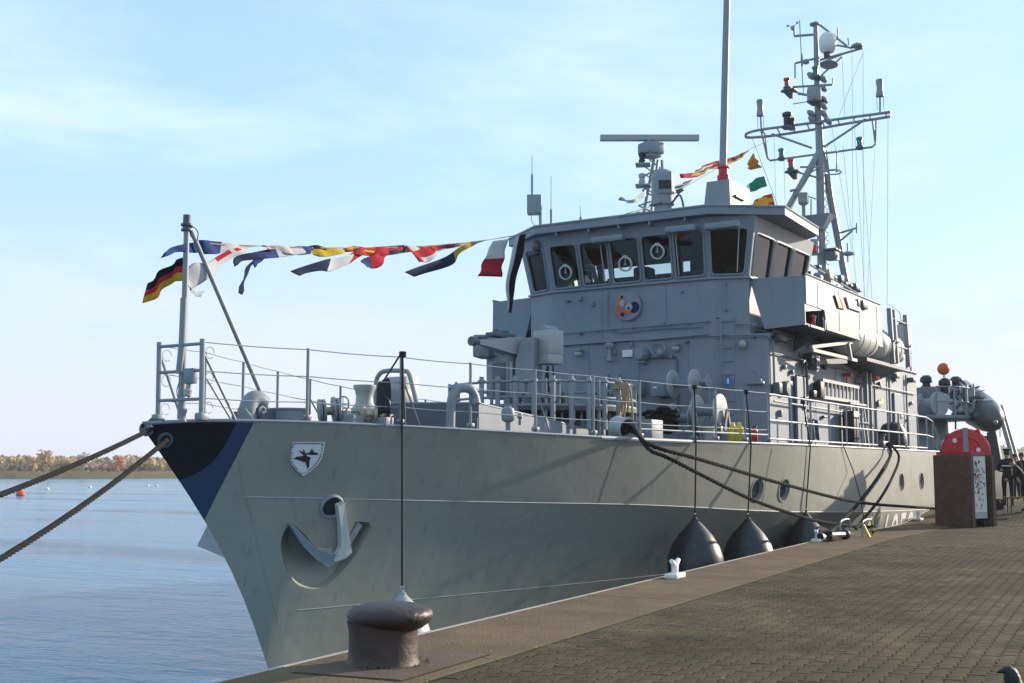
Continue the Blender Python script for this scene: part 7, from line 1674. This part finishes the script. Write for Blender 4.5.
flag('red yellow and black flag streaming from the yard end', [(42.411, 16.006, 15.278), (40.319, 15.748, 14.547), (38.274, 15.496, 13.882), (36.762, 15.31, 13.357)], [(42.25, 15.986, 15.162), (40.736, 15.799, 14.499), (38.52, 15.526, 13.729), (35.807, 15.192, 12.971)], lambda u, v: 'fred' if v < .4 else ('fblack' if v < .6 else 'fgold'), seed=22, group=G2, amp=.05)
flag('red and blue flag behind the tall whip aerial', [(38.537, 15.528, 13.979), (37.259, 15.371, 13.609), (36.166, 15.236, 13.219), (35.465, 15.15, 12.926)], [(38.264, 15.495, 13.74), (37.246, 15.369, 13.401), (36.274, 15.25, 13.077), (35.345, 15.135, 12.767)], lambda u, v: 'fred' if v < .4 else ('fwhite' if v < .6 else 'fnavy'), seed=23, group=G2, amp=.05)
flag('yellow and red flag blowing left of the whip mount', [(36.753, 15.309, 13.22), (35.805, 15.192, 12.937), (34.68, 15.053, 12.65), (33.407, 14.897, 12.331)], [(36.268, 15.249, 12.975), (35.452, 15.148, 12.693), (34.454, 15.026, 12.439), (33.816, 14.947, 12.297)], lambda u, v: 'fred' if v > .6 or u > .6 else 'fyellow', seed=24, group=G2, amp=.05)
flag('white and navy striped flag by the sensor turret', [(35.113, 15.107, 12.585), (34.234, 14.998, 12.295), (33.598, 14.92, 12.061), (32.982, 14.844, 11.835)], [(34.665, 15.051, 12.357), (34.012, 14.971, 12.056), (33.588, 14.919, 11.84), (32.975, 14.843, 11.68)], lambda u, v: 'fnavy' if int(v * 4) % 2 else 'fwhite', seed=25, group=G2, amp=.05)
flag('pale lilac flag tail drifting left of the radar mast', [(30.271, 14.51, 11.166), (29.498, 14.415, 10.778), (28.843, 14.334, 10.588), (28.138, 14.247, 10.524)], [(30.352, 14.52, 11.011), (29.578, 14.425, 10.682), (28.84, 14.334, 10.505), (28.213, 14.257, 10.459)], [(1, 'fwhite')], seed=26, group=G2, amp=.05)
flag('small red and white flag low on the bridge roof', [(28.911, 14.343, 10.217), (28.671, 14.313, 10.144), (28.356, 14.274, 10.056)], [(28.828, 14.332, 10.092), (28.589, 14.303, 10.019), (28.354, 14.274, 9.974)], [(.6, 'fred'), (1, 'fwhite')], seed=27, group=G2, amp=.02, nu=6)
flag('black and yellow flag at the foot of the radar mast', [(29.907, 14.465, 10.523), (29.568, 14.424, 10.401), (29.237, 14.383, 10.308)], [(29.818, 14.454, 10.365), (29.565, 14.423, 10.288), (29.315, 14.392, 10.212)], [(.3, 'fyellow'), (1, 'fblack')], seed=28, group=G2, amp=.02, nu=6)
G3 = 'hoisted flags beside the mast'
flag('orange yellow flag, uppermost of the hoist beside the mast', [(43.9, 16.408, 15.553), (43.8, 16.215, 15.228), (43.7, 16.023, 14.905)], [(43.9, 16.618, 15.265), (43.8, 16.585, 15.001), (43.7, 16.509, 14.851)], [(1, 'forange')], seed=30, group=G3, amp=.06)
flag('green and white flag in the middle of the hoist beside the mast', [(43.5, 15.838, 14.486), (43.5, 16.119, 14.445), (43.5, 16.404, 14.286), (43.5, 16.612, 14.037)], [(43.4, 15.692, 14.059), (43.4, 16.012, 13.982), (43.4, 16.294, 13.9), (43.4, 16.495, 13.925)], [(.74, 'fgreen'), (1, 'fwhite')], seed=31, group=G3, amp=.06)
flag('red and yellow cross flag lowest of the hoist beside the mast', [(43.2, 15.43, 13.717), (43.2, 15.747, 13.64), (43.2, 16.026, 13.558), (43.2, 16.229, 13.388)], [(43.1, 15.289, 13.183), (43.1, 15.602, 13.181), (43.1, 15.877, 13.213), (43.1, 16.154, 13.245)], lambda u, v: 'fgold' if (abs(u - .5) < .14 or abs(v - .5) < .17 or (u + v) % .5 < .12) else 'fred', seed=32, group=G3, amp=.06)

# ------------------------------------------------------------------ buoys on the water
for i, (p, s, mat, lab) in enumerate((((94.232, 129.482, 0.25), .55, 'orange', 'small orange buoy on the water far left'), ((122.529, 161.794, 0.15), .32, 'white', 'white float left of the others on the far water'), ((139.27, 172.607, 0.15), .32, 'white', 'white float above the upper mooring rope'), ((140.546, 170.566, 0.15), .28, 'white', 'white float between the two mooring ropes'), ((156.922, 178.202, 0.15), .3, 'white', 'white float just left of the stem'), ((157.812, 176.777, 0.15), .3, 'white', 'white float closest to the stem'))):
    t = thing('buoy', lab, 'buoy', (p[0], p[1], 0), 'floats on the water')
    b = MB(); b.lathe((p[0], p[1], -.1), [(s * .6, 0), (s, s * .4), (s, s * .8), (s * .5, s * 1.4), (s * .2, s * 1.7)], (0, 0, 1), 12); b.build('float', M[mat], t)
    b = MB(); b.tube([(p[0], p[1], s), (p[0], p[1], s * 3.2)], s * .08, 5); b.build('staff', M['fit'], t)

# ------------------------------------------------------------------ people, bench, crow
def skin_mesh(J, E, levels=2):
    """J: {name: (pos, radius)}, E: edges by name -> evaluated mesh grown over the skeleton"""
    names = list(J); me = bpy.data.meshes.new('body')
    me.from_pydata([J[k][0] for k in names], [(names.index(a), names.index(b_)) for a, b_ in E], [])
    o = bpy.data.objects.new('body', me); COL.objects.link(o)
    md = o.modifiers.new('s', 'SKIN'); md.use_smooth_shade = True
    for i, k in enumerate(names):
        r = J[k][1]; me.skin_vertices[0].data[i].radius = (r, r) if not isinstance(r, tuple) else r
    me.skin_vertices[0].data[0].use_root = True
    o.modifiers.new('d', 'SUBSURF').levels = levels; o.modifiers['d'].render_levels = levels
    dg = bpy.context.evaluated_depsgraph_get(); dg.update()
    m = bpy.data.meshes.new_from_object(o.evaluated_get(dg)); bpy.data.objects.remove(o); return m
def person(base, face, label, h=1.78, top='navy', legs='navy', lean=0.0, arms='front', cap=None, collar=False, mask=False):
    """base: point between the feet, face: heading in radians"""
    s = h / 1.78; base = vec(base)
    Rm = Matrix.Rotation(face, 3, 'Z')
    def W(x, y, z):                       # x forward, y left, z up; the upper body leans forward about the hips
        if z > .95 and lean:
            dz = z - .95; x, z = x + dz * math.sin(lean), .95 + (dz) * math.cos(lean)
        return tuple(base + Rm @ vec((x * s, y * s, z * s)))
    J = {'pelvis': (W(0, 0, .95), (.15, .12)), 'waist': (W(0, 0, 1.10), (.15, .11)), 'chest': (W(.0, 0, 1.30), (.18, .125)), 'neck0': (W(0, 0, 1.46), (.085, .075)), 'neck': (W(.015, 0, 1.53), .055), 'head0': (W(.03, 0, 1.60), (.072, .085)), 'head': (W(.03, 0, 1.69), (.078, .095)), 'crown': (W(.02, 0, 1.755), .05)}
    E = [('pelvis', 'waist'), ('waist', 'chest'), ('chest', 'neck0'), ('neck0', 'neck'), ('neck', 'head0'), ('head0', 'head'), ('head', 'crown')]
    for sd, y in (('l', 1), ('r', -1)):
        J['hip' + sd] = (W(0, .10 * y, .90), .105); J['knee' + sd] = (W(.02 if y > 0 else -.02, .11 * y, .50), .068); J['ank' + sd] = (W(-.02, .11 * y, .10), .047); J['toe' + sd] = (W(.15, .13 * y, .045), .04)
        E += [('pelvis', 'hip' + sd), ('hip' + sd, 'knee' + sd), ('knee' + sd, 'ank' + sd), ('ank' + sd, 'toe' + sd)]
        J['sh' + sd] = (W(0, .19 * y, 1.42), .075)
        if arms == 'front': el, wr_, hd_ = (.03, .27, 1.14), (.22, .16, 1.10), (.30, .10, 1.12)
        elif arms == 'table': el, wr_, hd_ = (.16, .26, 1.16), (.40, .20, 1.02), (.48, .18, .99)
        else: el, wr_, hd_ = (-.01, .27, 1.15), (.05, .27, .90), (.07, .265, .82)
        J['el' + sd] = (W(el[0], el[1] * y, el[2]), .05); J['wr' + sd] = (W(wr_[0], wr_[1] * y, wr_[2]), .034); J['palm' + sd] = (W(hd_[0], hd_[1] * y, hd_[2]), (.036, .02))
        E += [('chest', 'sh' + sd), ('sh' + sd, 'el' + sd), ('el' + sd, 'wr' + sd), ('wr' + sd, 'palm' + sd)]
        d = vec(hd_) - vec(wr_); d.normalize(); sd_v = vec((0, 1, 0)).cross(d).normalized()
        for k_, (o_, ln_) in enumerate(((-.028, .062), (-.010, .072), (.010, .068), (.027, .052))):
            a = vec(hd_) + d * .035 + sd_v * o_; b_ = a + d * ln_ * .6; c = b_ + d * ln_ * .35 + vec((0, -.02, 0))
            J['f%d%s' % (k_, sd)] = (W(a.x, a.y * y, a.z), .011); J['g%d%s' % (k_, sd)] = (W(b_.x, b_.y * y, b_.z), .0095); J['t%d%s' % (k_, sd)] = (W(c.x, c.y * y, c.z), .008)
            E += [('palm' + sd, 'f%d%s' % (k_, sd)), ('f%d%s' % (k_, sd), 'g%d%s' % (k_, sd)), ('g%d%s' % (k_, sd), 't%d%s' % (k_, sd))]
        a = vec(hd_) - d * .02 + sd_v * -.03; b_ = a + d * .04 + sd_v * -.03
        J['th' + sd] = (W(a.x, a.y * y, a.z), .014); J['ti' + sd] = (W(b_.x, b_.y * y, b_.z), .010); E += [('palm' + sd, 'th' + sd), ('th' + sd, 'ti' + sd)]
    m = skin_mesh(J, E)
    p = thing('person', label, 'person', tuple(base))
    hd = vec(W(.03, 0, 1.66)); nk = vec(W(.015, 0, 1.525)); inv = Rm.transposed()
    hands = [vec(J['palm' + q][0]) for q in 'lr']; wrs = [vec(J['wr' + q][0]) for q in 'lr']; hip = vec(W(0, 0, .95)).z
    for k_ in (top, legs, 'skin', 'black'): m.materials.append(M[k_])
    for f in m.polygons:
        c = f.center
        if (c - hd).length < .17 * s or (c - nk).length < .05: mi_ = 2
        elif min((c - q).length for q in hands) < min((c - q).length for q in wrs) and min((c - q).length for q in hands) < .16: mi_ = 2
        elif c.z < base.z + .085 * s: mi_ = 3
        elif c.z < hip - .02: mi_ = 1
        else: mi_ = 0
        f.material_index = mi_; f.use_smooth = True
    for v in m.vertices: v.co -= base
    o = bpy.data.objects.new('body', m); COL.objects.link(o); o.parent = p; WL[o.name] = base.copy()
    # face
    def HP_(x, y, z): return W(.03 + x, y, 1.66 + z)
    b = MB()
    for y in (-1, 1): b.ball(HP_(.086, .032 * y, .012), .013 * s, 8, 6)
    b.build('eyes', M['black'], p)
    b = MB(); b.prism([HP_(.088, -.014, -.03), HP_(.088, .014, -.03), HP_(.086, .006, .02), HP_(.086, -.006, .02)], tuple(vec(HP_(.115, 0, -.03)) - vec(HP_(.088, 0, -.03)))); b.build('nose', M['skin'], p)
    b = MB(); b.box(HP_(.088, 0, -.06), (.012, .045, .01), rz=face); b.build('mouth', M['redlamp'], p)
    b = MB()
    for y in (-1, 1): b.ball(HP_(-.005, .08 * y, -.005), (.02 * s, .012 * s, .03 * s), 8, 6)
    b.build('ears', M['skin'], p)
    b = MB(); c = vec(HP_(-.018, 0, .045)); b.lathe(c - vec((0, 0, .09 * s)), [(.07 * s, 0), (.092 * s, .05 * s), (.094 * s, .11 * s), (.07 * s, .155 * s), (.02 * s, .17 * s)], (0, 0, 1), 16); b.build('hair', M['hair'], p)
    if cap:
        b = MB(); c = vec(HP_(.0, 0, .065)); b.lathe(c, [(.098 * s, 0), (.10 * s, .035 * s), (.135 * s, .055 * s), (.135 * s, .07 * s), (.05 * s, .085 * s)], (0, 0, 1), 20); b.build('cap', M[cap], p)
    if collar:
        b = MB(); b.prism([W(-.100, -.13, 1.46), W(-.100, .13, 1.46), W(-.128, .14, 1.25), W(-.128, -.14, 1.25)], tuple(Rm @ vec((-.010, 0, 0)))); cl = b.build('sailor_collar', M['fnavy'], p, 0)
        b = MB(); b.prism([W(-.136, -.135, 1.29), W(-.136, .135, 1.29), W(-.138, .135, 1.255), W(-.138, -.135, 1.255)], tuple(Rm @ vec((-.006, 0, 0)))); b.build('collar_stripe', M['white'], cl, 0)
    if mask:
        b = MB(); b.ball(HP_(.065, 0, -.045), (.05 * s, .055 * s, .045 * s), 12, 8); b.build('face_mask', M['white'], p)
    return p
pz = lambda x: quay_z(x)
def ground_at(px, zc):
    xr = (px - 512) / 1210 * zc; x = zc * fwd[0] + xr * rgt[0]; y = zc * fwd[1] + xr * rgt[1]; return (x, y, pz(x))
toR = math.atan2(rgt[1], rgt[0])
person(ground_at(1004.5, 38.2), toR + 1.05, 'sailor in navy uniform with a white striped collar and a face mask, back turned', 1.80, arms='front', cap='navy', collar=True, mask=True)
person(ground_at(1022, 36.6), toR + 2.6, 'person in a black coat bent over the wooden bench', 1.72, top='dark_cloth', legs='dark_cloth', lean=.55, arms='table')
person(ground_at(1013, 46), toR + 3.6, 'person with brown hair in a dark jacket standing far behind the sailor', 1.74, top='dark_cloth', legs='navy', arms='down')
person(ground_at(1019.5, 47.5), toR + 3.3, 'person in a dark coat standing behind the bench, right of the brown haired one', 1.80, top='navy', legs='dark_cloth', arms='down')
bq = ground_at(1022, 36.2); bn = thing('bench', 'brown wooden bench with thin dark legs behind the sailor', 'bench', bq)
for k_ in range(3):
    b = MB(); b.box(vec(bq) + vec((.0 + .13 * (k_ - 1) * fwd[0], .13 * (k_ - 1) * fwd[1], .47)), (1.3, .115, .04), rz=toR, ch=.008); b.build('plank', M['wood'], bn)
for sx in (-.5, .5):
    for sy in (-.14, .14):
        q = vec(bq) + vec((rgt[0] * sx + fwd[0] * sy, rgt[1] * sx + fwd[1] * sy, 0)); MB().beam(q, q + vec((0, 0, .45)), .035, .035).build('leg', M['black'], bn, 0)
bk = ground_at(990.5, 37.5); t = thing('bag', 'dark bag with pale straps lying at the sailor\'s feet', 'bag', bk)
b = MB(); b.box(vec(bk) + vec((0, 0, .17)), (.5, .3, .34), rz=toR, ch=.10); b.build('bag_body', M['dark_cloth'], t)
b = MB(); b.beam(vec(bk) + vec((-.1, -.17, .3)), vec(bk) + vec((.05, -.2, .05)), .04, .02); b.build('strap', M['fit_light'], t, 0)
b = MB(); b.lathe(vec(ground_at(1000.5, 36.5)), [(.035, 0), (.037, .02), (.037, .16), (.014, .21), (.014, .24)], (0, 0, 1), 10); o = b.build('bottle', M['fit_light'], None); tag(o, 'clear pale bottle standing on the ground by the sailor', 'bottle')

# hooded crow in the foreground
CB = vec((7.80, 1.28, 1.782)); CR = thing('crow', 'hooded crow with a black head and grey body on the paving', 'crow', tuple(CB))
hdg = math.atan2(-rgt[1], -rgt[0]) - .15
Rc = Matrix.Rotation(hdg, 3, 'Z')
def crow(x, y, z): return CB + Rc @ (vec((x, y, z)) * 1.10)
spine = [((-.26, .175), .010, 'b'), ((-.20, .185), .026, 'b'), ((-.14, .195), .045, 'g'), ((-.07, .205), .070, 'g'), ((0, .225), .078, 'g'), ((.05, .255), .068, 'g'), ((.075, .290), .052, 'g'), ((.083, .322), .045, 'b'), ((.088, .346), .044, 'b'), ((.098, .372), .043, 'b'), ((.114, .388), .034, 'b'), ((.130, .388), .019, 'b'), ((.142, .385), .012, 'b'), ((.158, .380), .007, 'b'), ((.170, .376), .001, 'b')]
mb = MB(); n = 16; rings = []
for i, ((x, z), r, m_) in enumerate(spine):
    x0, z0 = spine[max(i - 1, 0)][0]; x1, z1 = spine[min(i + 1, len(spine) - 1)][0]; l = math.hypot(x1 - x0, z1 - z0); tx, tz = (x1 - x0) / l, (z1 - z0) / l
    mb.v += [tuple(crow(x - tz * r * math.sin(a) , r * .9 * math.cos(a), z + tx * r * math.sin(a))) for a in [2 * math.pi * j / n for j in range(n)]]
for i in range(len(spine) - 1):
    for j in range(n):
        mb.f.append((i * n + j, i * n + (j + 1) % n, (i + 1) * n + (j + 1) % n, (i + 1) * n + j)); mb.m.append(0 if spine[i + 1][2] == 'b' else 1)
mb.f += [tuple(range(n)), tuple(range(len(spine) * n - n, len(spine) * n))]; mb.m += [0, 0]
M['crow_grey'] = paint('crow_grey_feathers', (.17, .165, .16), .85, .2, 60, bump=.6, bscale=160)
M['crow_black'] = paint('crow_black_feathers', (.012, .012, .015), .45, .2, 60, bump=.4, bscale=160)
mb.build('body', [M['crow_black'], M['crow_grey']], CR, 60)
for y in (-1, 1):
    b = MB(); b.prism([crow(.06, .074 * y, .25), crow(.02, .080 * y, .27), crow(-.10, .070 * y, .235), crow(-.25, .030 * y, .185), crow(-.27, .026 * y, .175), crow(-.12, .074 * y, .19), crow(.0, .082 * y, .20)], tuple(Rc @ vec((0, .012 * y, 0)))); b.build('wing', M['crow_black'], CR, 0)
    b = MB(); b.ball(crow(.112, .034 * y, .385), .006, 8, 6); b.build('eye', M['dark_glass'], CR)
    b = MB(); b.tube([crow(.0, .03 * y, .17), crow(-.02, .03 * y, .09), crow(.01, .03 * y, .01)], [.016, .009, .007], 8)
    for a in (-.5, 0, .5, 3.14): b.tube([crow(.01, .03 * y, .008), crow(.01 + .05 * math.cos(a), .03 * y + .05 * math.sin(a), .006)], .005, 5)
    b.build('leg', M['crow_black'], CR)

# ------------------------------------------------------------------ autumn air over the water
hz, nt, b = new_mat('autumn_air'); nt.nodes.remove(b)
pv = nt.nodes.new('ShaderNodeVolumePrincipled'); pv.inputs['Color'].default_value = (.86, .88, .95, 1); pv.inputs['Density'].default_value = .00032; pv.inputs['Anisotropy'].default_value = .2
nt.links.new(pv.outputs[0], nt.nodes['Material Output'].inputs['Volume'])
b = MB(); b.box((325, 225, 14.5), (1670, 1870, 41)); o = b.build('haze', hz, None, 0, center=False); o['kind'] = 'stuff'; o['label'] = 'thin haze lying over the water and the far bank'
